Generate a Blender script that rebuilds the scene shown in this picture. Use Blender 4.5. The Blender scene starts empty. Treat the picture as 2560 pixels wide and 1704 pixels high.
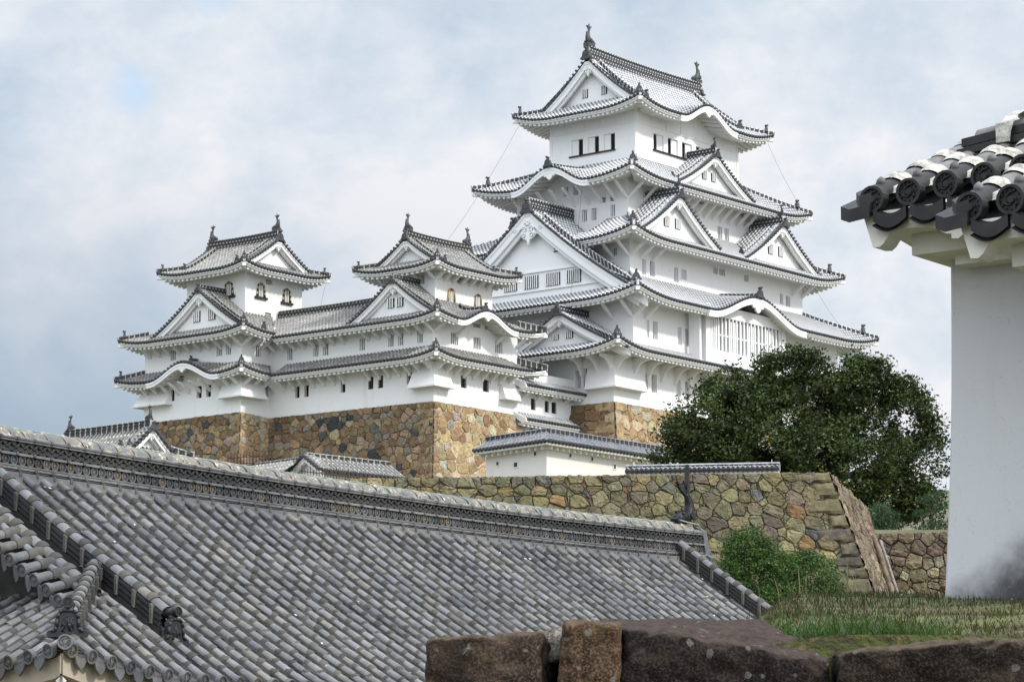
import bpy, math, random
from mathutils import Vector, Matrix
from mathutils import noise as mnoise
R = math.radians
rng = random.Random(7)
scene = bpy.context.scene
COL = scene.collection

# ---------------------------------------------------------------- camera, sky, sun, exposure
cam_d = bpy.data.cameras.new("camera")
cam = bpy.data.objects.new("camera", cam_d); COL.objects.link(cam)
cam.location = (0, 0, 0)
cam.rotation_euler = (R(90 + 9.3), 0, 0)
cam_d.sensor_width = 36.0
cam_d.lens = 36.0 * 7050 / 2560
cam_d.clip_start = 0.5
cam_d.clip_end = 6000
scene.camera = cam
scene.view_settings.view_transform = 'Standard'
scene.view_settings.look = 'None'
scene.view_settings.exposure = 0.0
scene.view_settings.gamma = 1.0

SUN_EL, SUN_AZ = 38.0, 121.0      # azimuth clockwise from +Y (the viewing direction)
sd = bpy.data.lights.new("sun", 'SUN'); sun = bpy.data.objects.new("sun", sd); COL.objects.link(sun)
sd.energy = 3.0; sd.angle = R(4); sd.color = (1.0, 0.955, 0.89)
_d = Vector((math.sin(R(SUN_AZ)) * math.cos(R(SUN_EL)), math.cos(R(SUN_AZ)) * math.cos(R(SUN_EL)), math.sin(R(SUN_EL))))
sun.rotation_euler = _d.to_track_quat('Z', 'Y').to_euler()

world = bpy.data.worlds.new("World"); scene.world = world; world.use_nodes = True
def build_world():
    nt = world.node_tree; N = nt.nodes; L = nt.links; N.clear()
    out = N.new('ShaderNodeOutputWorld'); bg = N.new('ShaderNodeBackground'); bg.inputs[1].default_value = 0.12
    L.new(bg.outputs[0], out.inputs[0])
    sky = N.new('ShaderNodeTexSky'); sky.sky_type = 'NISHITA'; sky.sun_disc = False
    sky.sun_elevation = R(SUN_EL); sky.sun_rotation = R(SUN_AZ)
    tc = N.new('ShaderNodeTexCoord')
    mp = N.new('ShaderNodeMapping'); mp.inputs['Scale'].default_value = (1.0, 1.0, 1.35); mp.inputs['Location'].default_value = (3.1, 0.4, 0.77)
    L.new(tc.outputs['Generated'], mp.inputs[0])
    def noise(sc, det, rough, dist=0.0):
        n = N.new('ShaderNodeTexNoise'); n.inputs['Scale'].default_value = sc; n.inputs['Detail'].default_value = det
        n.inputs['Roughness'].default_value = rough; n.inputs['Distortion'].default_value = dist
        L.new(mp.outputs[0], n.inputs['Vector']); return n.outputs[0]
    def ramp(src, pts):
        r = N.new('ShaderNodeValToRGB'); e = r.color_ramp.elements
        while len(e) > len(pts): e.remove(e[-1])
        while len(e) < len(pts): e.new(0.5)
        for q, (p, c) in zip(e, pts): q.position = p; q.color = tuple(c) + (1,) if len(c) == 3 else c
        L.new(src, r.inputs[0]); return r.outputs[0]
    def mix(f, a, b, mode='MIX'):
        m = N.new('ShaderNodeMix'); m.data_type = 'RGBA'; m.blend_type = mode
        for s, v in ((m.inputs[0], f), (m.inputs[6], a), (m.inputs[7], b)):
            if isinstance(v, (int, float)): s.default_value = v
            elif isinstance(v, tuple): s.default_value = v + (1,)
            else: L.new(v, s)
        return m.outputs[2]
    # cloud body: soft light and grey-blue masses (values are before the 0.12 background strength)
    big = noise(4.6, 7, 0.55, 0.25)
    fine = noise(15, 8, 0.58, 0.2)
    wisp = noise(38, 6, 0.6, 0.3)
    sh = mix(0.14, mix(0.36, big, fine), wisp)
    cloud = ramp(sh, [(0.38, (4.1, 5.05, 6.1)), (0.45, (5.2, 5.95, 6.8)), (0.51, (6.3, 6.75, 7.35)), (0.57, (7.6, 7.65, 7.9))])
    # heavier blue-grey towards the left horizon
    sp = N.new('ShaderNodeSeparateXYZ'); L.new(tc.outputs['Generated'], sp.inputs[0])
    def mth(op, a, b=None, clamp=False):
        m = N.new('ShaderNodeMath'); m.operation = op; m.use_clamp = clamp
        for i, v in enumerate((a, b)):
            if v is None: continue
            if isinstance(v, (int, float)): m.inputs[i].default_value = v
            else: L.new(v, m.inputs[i])
        return m.outputs[0]
    low = mth('SUBTRACT', 0.235, sp.outputs[2]); low = mth('MULTIPLY', low, 8.5, True)
    lf = mth('SUBTRACT', 0.0, sp.outputs[0]); lf = mth('ADD', mth('MULTIPLY', lf, 4.0), 0.45); lf = mth('MINIMUM', mth('MAXIMUM', lf, 0.0), 1.0)
    dk = mth('MULTIPLY', mth('MULTIPLY', low, lf), 0.85)
    cloud = mix(dk, cloud, (2.75, 3.6, 4.55))
    # overcast dome brightens away from the horizon and behind the viewer, where the veiled sun stands
    br = mth('MULTIPLY', mth('SUBTRACT', sp.outputs[2], 0.30), 2.0, True)
    bk = mth('MULTIPLY', mth('SUBTRACT', 0.25, sp.outputs[1]), 1.0, True)
    gain = mth('ADD', 1.0, mth('ADD', mth('MULTIPLY', br, 1.25), mth('MULTIPLY', bk, 1.35)))
    gv = N.new('ShaderNodeCombineXYZ')
    for i in range(3): L.new(gain, gv.inputs[i])
    cloud = mix(1.0, cloud, gv.outputs[0], 'MULTIPLY')
    # a few thin gaps where blue sky shows
    gap = noise(16, 5, 0.6, 0.4); best = None
    for (gx, gy, gr) in ((335, 220, 0.011), (325, 185, 0.007), (540, -8, 0.014)):
        a_ = (gx - 1280) / 7050; b_ = (852 - gy) / 7050; c_, s_ = math.cos(R(9.3)), math.sin(R(9.3))
        dv = Vector((a_, c_ - b_ * s_, s_ + b_ * c_)).normalized()
        vd = N.new('ShaderNodeVectorMath'); vd.operation = 'DISTANCE'; L.new(tc.outputs['Generated'], vd.inputs[0]); vd.inputs[1].default_value = dv
        q = mth('SUBTRACT', 1.0, mth('DIVIDE', mth('ADD', vd.outputs['Value'], mth('MULTIPLY', mth('SUBTRACT', gap, 0.5), gr * 4.5)), gr), True)
        best = q if best is None else mth('MAXIMUM', best, q)
    fac = mth('SUBTRACT', 1.0, mth('MULTIPLY', best, 0.75, True))
    skyb = mix(1.0, sky.outputs[0], (3.6, 3.6, 3.6), 'MULTIPLY')
    skyb = mix(0.85, skyb, (4.3, 5.6, 7.0))
    col = mix(fac, skyb, cloud)
    L.new(col, bg.inputs[0])
build_world()

# ---------------------------------------------------------------- node helpers and materials
def new_mat(name):
    m = bpy.data.materials.new(name); m.use_nodes = True
    nt = m.node_tree; b = nt.nodes['Principled BSDF']
    return m, nt, b
class G:
    def __init__(s, nt): s.nt = nt; s.N = nt.nodes; s.L = nt.links
    def put(s, sock, v):
        if isinstance(v, (int, float)):
            if sock.type == 'RGBA': sock.default_value = (v, v, v, 1)
            else: sock.default_value = v
        elif isinstance(v, tuple): sock.default_value = v + (1,) if (sock.type == 'RGBA' and len(v) == 3) else v
        else: s.L.new(v, sock)
    def attr(s, name, out='Vector'):
        a = s.N.new('ShaderNodeAttribute'); a.attribute_name = name; return a.outputs[out]
    def obj(s): return s.N.new('ShaderNodeTexCoord').outputs['Object']
    def pos(s): return s.N.new('ShaderNodeNewGeometry').outputs['Position']
    def noise(s, vec, sc, det=4, rough=0.55, out=0, stretch=None):
        if stretch:
            mp = s.N.new('ShaderNodeMapping'); mp.inputs['Scale'].default_value = stretch; s.L.new(vec, mp.inputs[0]); vec = mp.outputs[0]
        n = s.N.new('ShaderNodeTexNoise'); n.inputs['Scale'].default_value = sc; n.inputs['Detail'].default_value = det; n.inputs['Roughness'].default_value = rough
        s.L.new(vec, n.inputs['Vector']); return n.outputs[out]
    def math(s, op, a, b=0.0, clamp=False):
        m = s.N.new('ShaderNodeMath'); m.operation = op; m.use_clamp = clamp
        s.put(m.inputs[0], a); s.put(m.inputs[1], b); return m.outputs[0]
    def mix(s, f, a, b, mode='MIX'):
        m = s.N.new('ShaderNodeMix'); m.data_type = 'RGBA'; m.blend_type = mode
        s.put(m.inputs[0], f); s.put(m.inputs[6], a); s.put(m.inputs[7], b); return m.outputs[2]
    def step(s, x, lo, hi):
        m = s.N.new('ShaderNodeMapRange'); m.interpolation_type = 'SMOOTHSTEP'
        s.put(m.inputs[0], x); m.inputs[1].default_value = lo; m.inputs[2].default_value = hi; return m.outputs[0]
    def sep(s, v):
        n = s.N.new('ShaderNodeSeparateXYZ'); s.L.new(v, n.inputs[0]); return n.outputs
    def bump(s, h, strength, dist, b):
        n = s.N.new('ShaderNodeBump'); n.inputs['Strength'].default_value = strength; n.inputs['Distance'].default_value = dist
        s.put(n.inputs['Height'], h); s.L.new(n.outputs[0], b.inputs['Normal'])

def mat_plaster(name, col, dirt=0.12, warm=(0.62, 0.57, 0.48), scale=0.35, spec=0.2):
    m, nt, b = new_mat(name); g = G(nt); p = g.pos()
    n1 = g.noise(p, scale, 6, 0.62, stretch=(1, 1, 0.45)); n2 = g.noise(p, scale * 9, 4)
    f = g.math('MULTIPLY', g.step(n1, 0.45, 0.78), dirt)
    c = g.mix(f, col, warm)
    c = g.mix(g.math('MULTIPLY', g.step(n2, 0.5, 0.8), dirt * 0.5), c, tuple(x * 0.8 for x in col))
    st = g.noise(p, 1.6, 5, 0.65, stretch=(1, 1, 0.07)); st2 = g.noise(p, 0.5, 4, 0.6)
    c = g.mix(g.math('MULTIPLY', g.math('MULTIPLY', g.step(st, 0.54, 0.76), g.step(st2, 0.42, 0.66)), dirt * 1.9), c, tuple(x * 0.58 for x in col))
    nt.links.new(c, b.inputs['Base Color']); b.inputs['Roughness'].default_value = 0.75
    b.inputs['Specular IOR Level'].default_value = spec
    g.bump(n2, 0.25, 0.02, b)
    return m
def mat_plain(name, col, rough=0.6, spec=0.3, var=0.25, scale=6.0, metal=0.0):
    m, nt, b = new_mat(name); g = G(nt)
    n = g.noise(g.pos(), scale, 4)
    c = g.mix(g.step(n, 0.3, 0.7), tuple(x * (1 - var) for x in col), tuple(min(1, x * (1 + var)) for x in col))
    nt.links.new(c, b.inputs['Base Color']); b.inputs['Roughness'].default_value = rough
    b.inputs['Specular IOR Level'].default_value = spec; b.inputs['Metallic'].default_value = metal
    return m
def mat_tile(name, grey, plaster, roll_w, pan_w, pan_grey, mott, cell=0.36):
    """hon-kawara roofing; attribute tuv = (distance from eave, row number, kind: 0 pan, 1 round roll, 2 ridge side)"""
    m, nt, b = new_mat(name); g = G(nt)
    x, y, k = g.sep(g.attr('tuv'))
    p = g.pos()
    wob = g.noise(p, 1.3, 4); wob2 = g.noise(p, 9.0, 3)
    ph = g.math('FRACT', g.math('ADD', g.math('DIVIDE', x, cell), g.math('MULTIPLY', wob2, 0.25)))
    jit = g.math('MULTIPLY', g.math('SUBTRACT', wob, 0.5), mott)
    def band(w):
        a = g.math('LESS_THAN', ph, g.math('ADD', w, jit)); return a
    iswhite_roll = band(roll_w); iswhite_pan = band(pan_w)
    rid = g.math('LESS_THAN', g.math('FRACT', g.math('DIVIDE', x, 0.40)), g.math('ADD', 0.20, g.math('MULTIPLY', jit, 0.5)))
    dots = g.math('MULTIPLY', g.math('LESS_THAN', g.math('FRACT', g.math('ADD', g.math('DIVIDE', x, 0.34), g.math('MULTIPLY', g.math('FLOOR', g.math('DIVIDE', y, 0.26)), 0.5))), 0.36), g.math('LESS_THAN', g.math('FRACT', g.math('DIVIDE', y, 0.26)), 0.40))
    rid = g.mix(g.math('GREATER_THAN', k, 2.5), rid, g.math('MULTIPLY', dots, 0.8))
    tone = g.noise(p, 2.2, 5, 0.65)
    tg = g.mix(g.step(tone, 0.3, 0.72), tuple(c * 0.7 for c in grey), tuple(c * 1.35 for c in grey))
    pl = g.mix(g.step(wob2, 0.35, 0.75), plaster, tuple(c * 0.72 for c in plaster))
    pg = g.mix(g.step(tone, 0.3, 0.7), tuple(c * 0.7 for c in pan_grey), tuple(c * 1.3 for c in pan_grey))
    c_roll = g.mix(iswhite_roll, tg, pl)
    c_pan = g.mix(iswhite_pan, pg, pl)
    c_rid = g.mix(rid, tuple(c * 0.75 for c in pan_grey), pl)
    is_roll = g.math('GREATER_THAN', k, 0.5); is_rid = g.math('GREATER_THAN', k, 1.5)
    c = g.mix(is_rid, g.mix(is_roll, c_pan, c_roll), c_rid)
    nt.links.new(c, b.inputs['Base Color']); b.inputs['Roughness'].default_value = 0.55
    b.inputs['Specular IOR Level'].default_value = 0.35
    g.bump(wob2, 0.3, 0.02, b)
    return m
def mat_stone(name, gain=1.0, lichen=None, rough_scale=5.0, bump=0.9):
    m, nt, b = new_mat(name); g = G(nt)
    col = g.attr('col', 'Color'); p = g.pos()
    n = g.noise(p, rough_scale, 6, 0.65); n2 = g.noise(p, rough_scale * 0.3, 4, 0.6); n3 = g.noise(p, rough_scale * 6, 3, 0.6)
    c = g.mix(g.step(n, 0.25, 0.75), g.mix(1.0, col, (0.62 * gain,) * 3, 'MULTIPLY'), g.mix(1.0, col, (1.28 * gain,) * 3, 'MULTIPLY'))
    c = g.mix(g.math('MULTIPLY', g.step(n3, 0.55, 0.75), 0.35), c, (0.05, 0.045, 0.035))
    if lichen: c = g.mix(g.math('MULTIPLY', g.step(n2, 0.42, 0.68), lichen[3]), c, lichen[:3])
    nt.links.new(c, b.inputs['Base Color']); b.inputs['Roughness'].default_value = 0.9
    b.inputs['Specular IOR Level'].default_value = 0.15
    g.bump(g.math('ADD', n, g.math('MULTIPLY', n3, 0.4)), bump, 0.06, b)
    return m
M_WHITE = mat_plaster("white_plaster", (0.757, 0.752, 0.742), 0.10, (0.70, 0.66, 0.58), 0.25)
M_OLDW = mat_plaster("aged_plaster", (0.725, 0.722, 0.708), 0.22, (0.60, 0.55, 0.46), 0.3)
M_CREAM = mat_plaster("cream_plaster", (0.68, 0.65, 0.60), 0.25, (0.56, 0.50, 0.43), 0.5)
M_TILE = mat_tile("plastered_roof_tile", (0.21, 0.212, 0.22), (0.63, 0.63, 0.622), 0.45, 0.20, (0.06, 0.062, 0.066), 0.35)
M_TILEO = mat_tile("weathered_roof_tile", (0.185, 0.178, 0.166), (0.43, 0.412, 0.372), 0.16, 0.08, (0.05, 0.049, 0.047), 1.0)
M_TILEG = mat_tile("grey_roof_tile", (0.145, 0.148, 0.16), (0.27, 0.27, 0.27), 0.14, 0.06, (0.05, 0.052, 0.056), 0.4, 0.3)
M_DARK = mat_plain("dark_tile", (0.052, 0.053, 0.057), 0.55, 0.35)
M_BLACK = mat_plain("window_black", (0.012, 0.012, 0.013), 0.7, 0.1)
M_BACK = mat_plain("window_back", (0.05, 0.05, 0.05), 0.8, 0.1)  # recess shade painted into the panel behind the window bars
M_IRON = mat_plain("black_iron", (0.03, 0.028, 0.027), 0.6, 0.3)
M_BROWN = mat_plain("dark_wood", (0.05, 0.03, 0.025), 0.7, 0.2)
M_GOLD = mat_plain("gilt_trim", (0.42, 0.34, 0.10), 0.5, 0.4)
M_OCHRE = mat_plain("faded_gilt", (0.33, 0.22, 0.09), 0.7, 0.3, 0.5)
M_STONE = mat_stone("castle_stone", 1.0, None, 4.0, 0.8)
M_MORT = mat_plain("dark_joint", (0.085, 0.070, 0.052), 0.95, 0.1)
M_MORTL = mat_plain("pale_joint_mortar", (0.52, 0.43, 0.30), 0.95, 0.1)
M_STONEG = mat_stone("mossy_stone", 1.0, (0.19, 0.172, 0.085, 0.4), 4.0)
M_STONER = mat_stone("far_wall_stone", 1.0, (0.22, 0.20, 0.12, 0.25), 4.0)

# ---------------------------------------------------------------- mesh builder
class MB:
    def __init__(s): s.v = []; s.f = []; s.mi = []; s.sm = []; s.t = []; s.c = []; s.cc = (1, 1, 1)
    def vert(s, p, t=(0, 0, 0)):
        s.v.append((p[0], p[1], p[2])); s.t.append(t); s.c.append(s.cc); return len(s.v) - 1
    def face(s, idx, m=0, smooth=False): s.f.append(tuple(idx)); s.mi.append(m); s.sm.append(smooth)
    def quad(s, a, b, c, d, m=0, smooth=False, t=((0, 0, 0),) * 4):
        s.face([s.vert(p, q) for p, q in zip((a, b, c, d), t)], m, smooth)
    def poly(s, pts, m=0, t=(0, 0, 0)): s.face([s.vert(p, t) for p in pts], m)
    def grid(s, rows, m=0, smooth=False, T=None, closed=False):
        ids = [[s.vert(p, T[i][j] if T else (0, 0, 0)) for j, p in enumerate(r)] for i, r in enumerate(rows)]
        for i in range(len(ids) - 1):
            n = len(ids[i])
            for j in range(n if closed else n - 1):
                s.face((ids[i][j], ids[i][(j + 1) % n], ids[i + 1][(j + 1) % n], ids[i + 1][j]), m, smooth)
        return ids
    def hexa(s, P, m=0, t=(0, 0, 0)):
        """8 points: bottom ring 0-3, top ring 4-7"""
        i = [s.vert(p, t) for p in P]
        for q in ((0, 3, 2, 1), (4, 5, 6, 7), (0, 1, 5, 4), (1, 2, 6, 5), (2, 3, 7, 6), (3, 0, 4, 7)): s.face([i[k] for k in q], m)
    def box(s, c, x, y, z, m=0):
        """centre c, half-extent vectors x, y, z"""
        c = Vector(c); x = Vector(x); y = Vector(y); z = Vector(z)
        s.hexa([c - x - y - z, c + x - y - z, c + x + y - z, c - x + y - z, c - x - y + z, c + x - y + z, c + x + y + z, c - x + y + z], m)
    def prism(s, pts, off, m=0):
        """polygon pts extruded by vector off"""
        off = Vector(off); n = len(pts)
        a = [s.vert(p) for p in pts]; b = [s.vert(Vector(p) + off) for p in pts]
        s.face(a, m); s.face(b[::-1], m)
        for i in range(n): s.face((a[i], b[i], b[(i + 1) % n], a[(i + 1) % n]), m)
    def tube(s, pts, r, n=6, m=0, smooth=True, cap=True, t=None):
        rows = []
        pts = [Vector(p) for p in pts]
        rr = r if isinstance(r, (list, tuple)) else [r] * len(pts)
        for i, p in enumerate(pts):
            d = (pts[min(i + 1, len(pts) - 1)] - pts[max(i - 1, 0)]).normalized()
            a = d.cross(Vector((0, 0, 1)));
            if a.length < 1e-3: a = Vector((1, 0, 0))
            a.normalize(); b = a.cross(d).normalized()
            rows.append([p + (a * math.cos(2 * math.pi * k / n) + b * math.sin(2 * math.pi * k / n)) * rr[i] for k in range(n)])
        ids = s.grid(rows, m, smooth, None, True)
        if cap: s.face(ids[0][::-1], m); s.face(ids[-1], m)
    def build(s, name, mats, parent=None):
        me = bpy.data.meshes.new(name); me.from_pydata(s.v, [], s.f)
        for m in (mats if isinstance(mats, (list, tuple)) else [mats]): me.materials.append(m)
        me.polygons.foreach_set('material_index', s.mi); me.polygons.foreach_set('use_smooth', s.sm)
        a = me.attributes.new('tuv', 'FLOAT_VECTOR', 'POINT'); a.data.foreach_set('vector', [x for q in s.t for x in q])
        a = me.attributes.new('col', 'FLOAT_COLOR', 'POINT'); a.data.foreach_set('color', [x for q in s.c for x in (q[0], q[1], q[2], 1.0)])
        me.update()
        o = bpy.data.objects.new(name, me); COL.objects.link(o)
        if parent: setp(o, parent)
        return o
def setp(o, parent):
    """parent without moving: only the top Empties carry an offset"""
    o.parent = parent
    if parent.type == 'EMPTY': o.matrix_parent_inverse = Matrix.Translation(-parent.location)
def thing(name, label, cat, loc=(0, 0, 0), group=None, kind=None):
    o = bpy.data.objects.new(name, None); COL.objects.link(o); o.location = loc; o.empty_display_size = 0.2
    return tag(o, label, cat, group, kind)
def tag(o, label=None, cat=None, group=None, kind=None):
    for k, v in (('label', label), ('category', cat), ('group', group), ('kind', kind)):
        if v: o[k] = v
    return o
def V(*a): return Vector(a)

# ---------------------------------------------------------------- castle frame: u runs along the sunlit faces, v along the shaded faces
TH = R(39); KO = V(9.68494806, 215.0, 0)
KU = V(math.sin(TH), math.cos(TH), 0); KV = V(-math.cos(TH), math.sin(TH), 0)
class Frame:
    def __init__(s, o, th): s.o = V(*o); s.u = V(math.sin(th), math.cos(th), 0); s.v = V(-math.cos(th), math.sin(th), 0)
    def __call__(s, u, v, z): 
        p = s.o + s.u * u + s.v * v; p.z = z + s.o.z; return p
K = Frame((KO.x, KO.y, 0), TH)
def side_map(F, rect, side):
    """(s, d, z) -> world for one side of a rectangle u0,u1,v0,v1; s along the side, d inward; also its length"""
    u0, u1, v0, v1 = rect
    if side == 'S': return (lambda s, d, z: F(u0 + s, v0 + d, z)), u1 - u0
    if side == 'W': return (lambda s, d, z: F(u0 + d, v0 + s, z)), v1 - v0
    if side == 'N': return (lambda s, d, z: F(u0 + s, v1 - d, z)), u1 - u0
    return (lambda s, d, z: F(u1 - d, v0 + s, z)), v1 - v0

# ---------------------------------------------------------------- tiled roof pieces
def half_tube(mb, P, side, r, n, m, row, along, kind=1):
    rows = []; T = []
    for i, p in enumerate(P):
        d = P[min(i + 1, len(P) - 1)] - P[max(i - 1, 0)]
        sd_ = side[i]; nn = sd_.cross(d).normalized()
        if nn.z < 0: nn = -nn
        rows.append([p + sd_ * (r * math.cos(a)) + nn * (r * 0.92 * math.sin(a)) for a in [math.pi * k / n for k in range(n + 1)]])
        T.append([(along[i], row, kind)] * (n + 1))
    mb.grid(rows, m, True, T)
def disc(mb, c, axis, r, depth, m, n=8):
    """short dark tile end facing along axis"""
    axis = axis.normalized(); a = axis.cross(V(0, 0, 1)).normalized(); b = a.cross(axis)
    f = [mb.vert(c + axis * depth * 0.5 + (a * math.cos(2 * math.pi * k / n) + b * math.sin(2 * math.pi * k / n)) * r) for k in range(n)]
    g = [mb.vert(c - axis * depth * 0.5 + (a * math.cos(2 * math.pi * k / n) + b * math.sin(2 * math.pi * k / n)) * r) for k in range(n)]
    mb.face(f, m)
    for k in range(n): mb.face((f[k], g[k], g[(k + 1) % n], f[(k + 1) % n]), m, True)
def roof_side(mb, M, L, zf, D, D0=None, pitch=0.36, r=0.085, seg=0.7, rolls=True, ends=True, s0=0.0, n=4):
    """materials: 0 tile, 1 dark tile ends"""
    D0 = D0 or (lambda s: 0.0)
    cnt = max(1, round((L - s0) / pitch)); w = (L - s0) / cnt; e = 0.004
    for i in range(cnt):
        sa, sb, sm = s0 + i * w + e, s0 + (i + 1) * w - e, s0 + (i + 0.5) * w
        a0, a1, b0, b1, m0, m1 = D0(sa), D(sa), D0(sb), D(sb), D0(sm), D(sm)
        if max(a1 - a0, b1 - b0) <= 0.02: continue
        k = max(1, math.ceil(max(a1 - a0, b1 - b0) / seg)) + 1
        rows = []; T = []
        for j in range(k + 1):
            t = j / k; da = a0 + max(0, a1 - a0) * t; db = b0 + max(0, b1 - b0) * t
            rows.append([M(sa - e, da, zf(sa, da)), M(sb + e, db, zf(sb, db))]); T.append([(da, i, 0), (db, i, 0)])
        mb.grid(rows, 0, False, T)
        if m0 < 0.01 and ends:
            za, zb = zf(sa, 0), zf(sb, 0)
            zm = zf(sm, 0)
            q = (sb - sa) * 0.5
            mb.quad(M(sa - e, -.02, za + .01), M(sm, -.02, zm - .01), M(sm, -.02, zm - .13), M(sa - e, -.02, za - .07), 1)
            mb.quad(M(sm, -.02, zm - .01), M(sb + e, -.02, zb + .01), M(sb + e, -.02, zb - .07), M(sm, -.02, zm - .13), 1)
        if rolls and m1 - m0 > 0.12:
            kk = max(1, math.ceil((m1 - m0) / seg)) + 1
            dd = [m0 + (m1 - m0) * j / kk for j in range(kk + 1)]
            if m0 < 0.01: dd[0] = -0.04
            P = [M(sm, d, zf(sm, max(d, 0)) + 0.015) for d in dd]
            side = []
            for d in dd:
                q = M(sm + .05, d, zf(sm + .05, max(d, 0))) - M(sm - .05, d, zf(sm - .05, max(d, 0)))
                side.append(q.normalized())
            half_tube(mb, P, side, r, n, 0, i, dd)
            if m0 < 0.01 and ends:
                ax = (P[0] - P[1]); ax.z *= 0.5
                disc(mb, P[0] + V(0, 0, .01) + ax.normalized() * 0.03, ax, r * 1.22, 0.16, 1)
def eave_side(mb, M, L, zf, ov, D, raf=0.46, s0=0.0, s1=None, rw=0.11, drop=0.34, rise=0.22):
    """white plastered eave: fascia, soffit, rafters"""
    s1 = L if s1 is None else s1
    n = max(2, math.ceil((s1 - s0) / 0.5)); S = [s0 + (s1 - s0) * i / n for i in range(n + 1)]
    zs = lambda s, d: zf(s, 0) - drop + rise * d
    lim = lambda s: max(0.06, min(ov + 0.15, D(min(max(s, .01), L - .01))))
    rows = [[M(s, .03, zf(s, 0) - .09) for s in S], [M(s, .03, zf(s, 0) - .20) for s in S], [M(s, .14, zf(s, 0) - .21) for s in S], [M(s, .14, zs(s, .1)) for s in S], [M(s, lim(s), zs(s, lim(s))) for s in S]]
    for a, b in zip(rows[:-1], rows[1:]): mb.grid([a, b], 0, False)
    k = max(1, round((s1 - s0) / raf))
    for i in range(k):
        s = s0 + (i + .5) * (s1 - s0) / k; d1 = lim(s)
        if d1 < 0.5: continue
        w = rw
        pts = []
        for (d, zz) in ((.26, -.20), (d1, -.20), (d1, .02), (.26, .02)):
            pts.append((d, zs(s, d) + zz))
        a = [M(s - w, d, z) for d, z in pts]; b = [M(s + w, d, z) for d, z in pts]
        mb.hexa([a[0], a[1], b[1], b[0], a[3], a[2], b[2], b[3]], 0)
def ridge_line(mb, P, w, h, r, m=0, kind=2, end_cap=True):
    """stacked ridge along polyline P: side walls with plaster dashes, round cap roll (tile material on slot m)"""
    al = [0.0]
    if h >= .4 and kind == 2: kind = 3
    for a, b in zip(P[:-1], P[1:]): al.append(al[-1] + (b - a).length)
    S = []
    for i in range(len(P)):
        d = P[min(i + 1, len(P) - 1)] - P[max(i - 1, 0)]; q = V(d.y, -d.x, 0).normalized(); S.append(q)
    lev = [(-0.18, w), (h * 0.32, w * 0.92), (h * 0.34, w * 1.12), (h * 0.44, w * 1.12), (h * 0.46, w * 0.85), (h * 0.86, w * 0.85), (h * 0.88, w * 1.08), (h, w * 1.08)]
    for sg in (-1, 1):
        mb.grid([[p + s * (sg * ww * 0.5) + V(0, 0, z) for p, s in zip(P, S)] for z, ww in lev], m, False, [[(a, z, kind) for a in al] for z, ww in lev])
    mb.grid([[p + s * (sg * w * 0.54) + V(0, 0, h) for p, s in zip(P, S)] for sg in (-1, 1)], m, False, [[(a, 0, kind) for a in al]] * 2)
    half_tube(mb, [p + V(0, 0, h - .02) for p in P], S, r, 5, m, 0, al)
    if end_cap:
        for i in (0, -1):
            mb.poly([P[i] + S[i] * (sg * ww * 0.5) + V(0, 0, z) for z, ww, sg in [(-.18, w, -1), (h, w, -1), (h, w, 1), (-.18, w, 1)]], m, (0.4, 0, 2))

# ornaments ------------------------------------------------------------------
def oni_mesh():
    """demon-tile style ridge end: arched shield with flared feet, round knob on a neck; faces -Y, 1 m tall"""
    mb = MB()
    o = [(-.50, 0), (-.52, .10), (-.40, .16), (-.33, .30), (-.30, .50), (-.20, .64), (0, .70), (.20, .64), (.30, .50), (.33, .30), (.40, .16), (.52, .10), (.50, 0)]
    mb.prism([(x, -.14, z) for x, z in o], (0, .28, 0))
    i = [(x * .62, z * .78 + .05) for x, z in o[3:10]]
    mb.prism([(x, -.17, z) for x, z in i], (0, .05, 0))
    mb.tube([(0, 0, .66), (0, -.02, .78)], [.16, .11], 8)
    mb.tube([(0, .16, .86), (0, -.24, .90)], .115, 10)
    o = mb.build("ridge_end_tile", M_DARK); me = o.data; bpy.data.objects.remove(o); return me
def tip_mesh():
    """small upturned finial at a roof corner; points to -Y"""
    mb = MB()
    mb.prism([(x, -.07, z) for x, z in [(-.22, 0), (-.24, .1), (-.14, .28), (0, .36), (.14, .28), (.24, .1), (.22, 0)]], (0, .16, 0))
    mb.tube([(0, .05, .30), (0, -.10, .36), (0, -.16, .52)], [.07, .055, .02], 6)
    o = mb.build("corner_finial", M_DARK); me = o.data; bpy.data.objects.remove(o); return me
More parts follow.
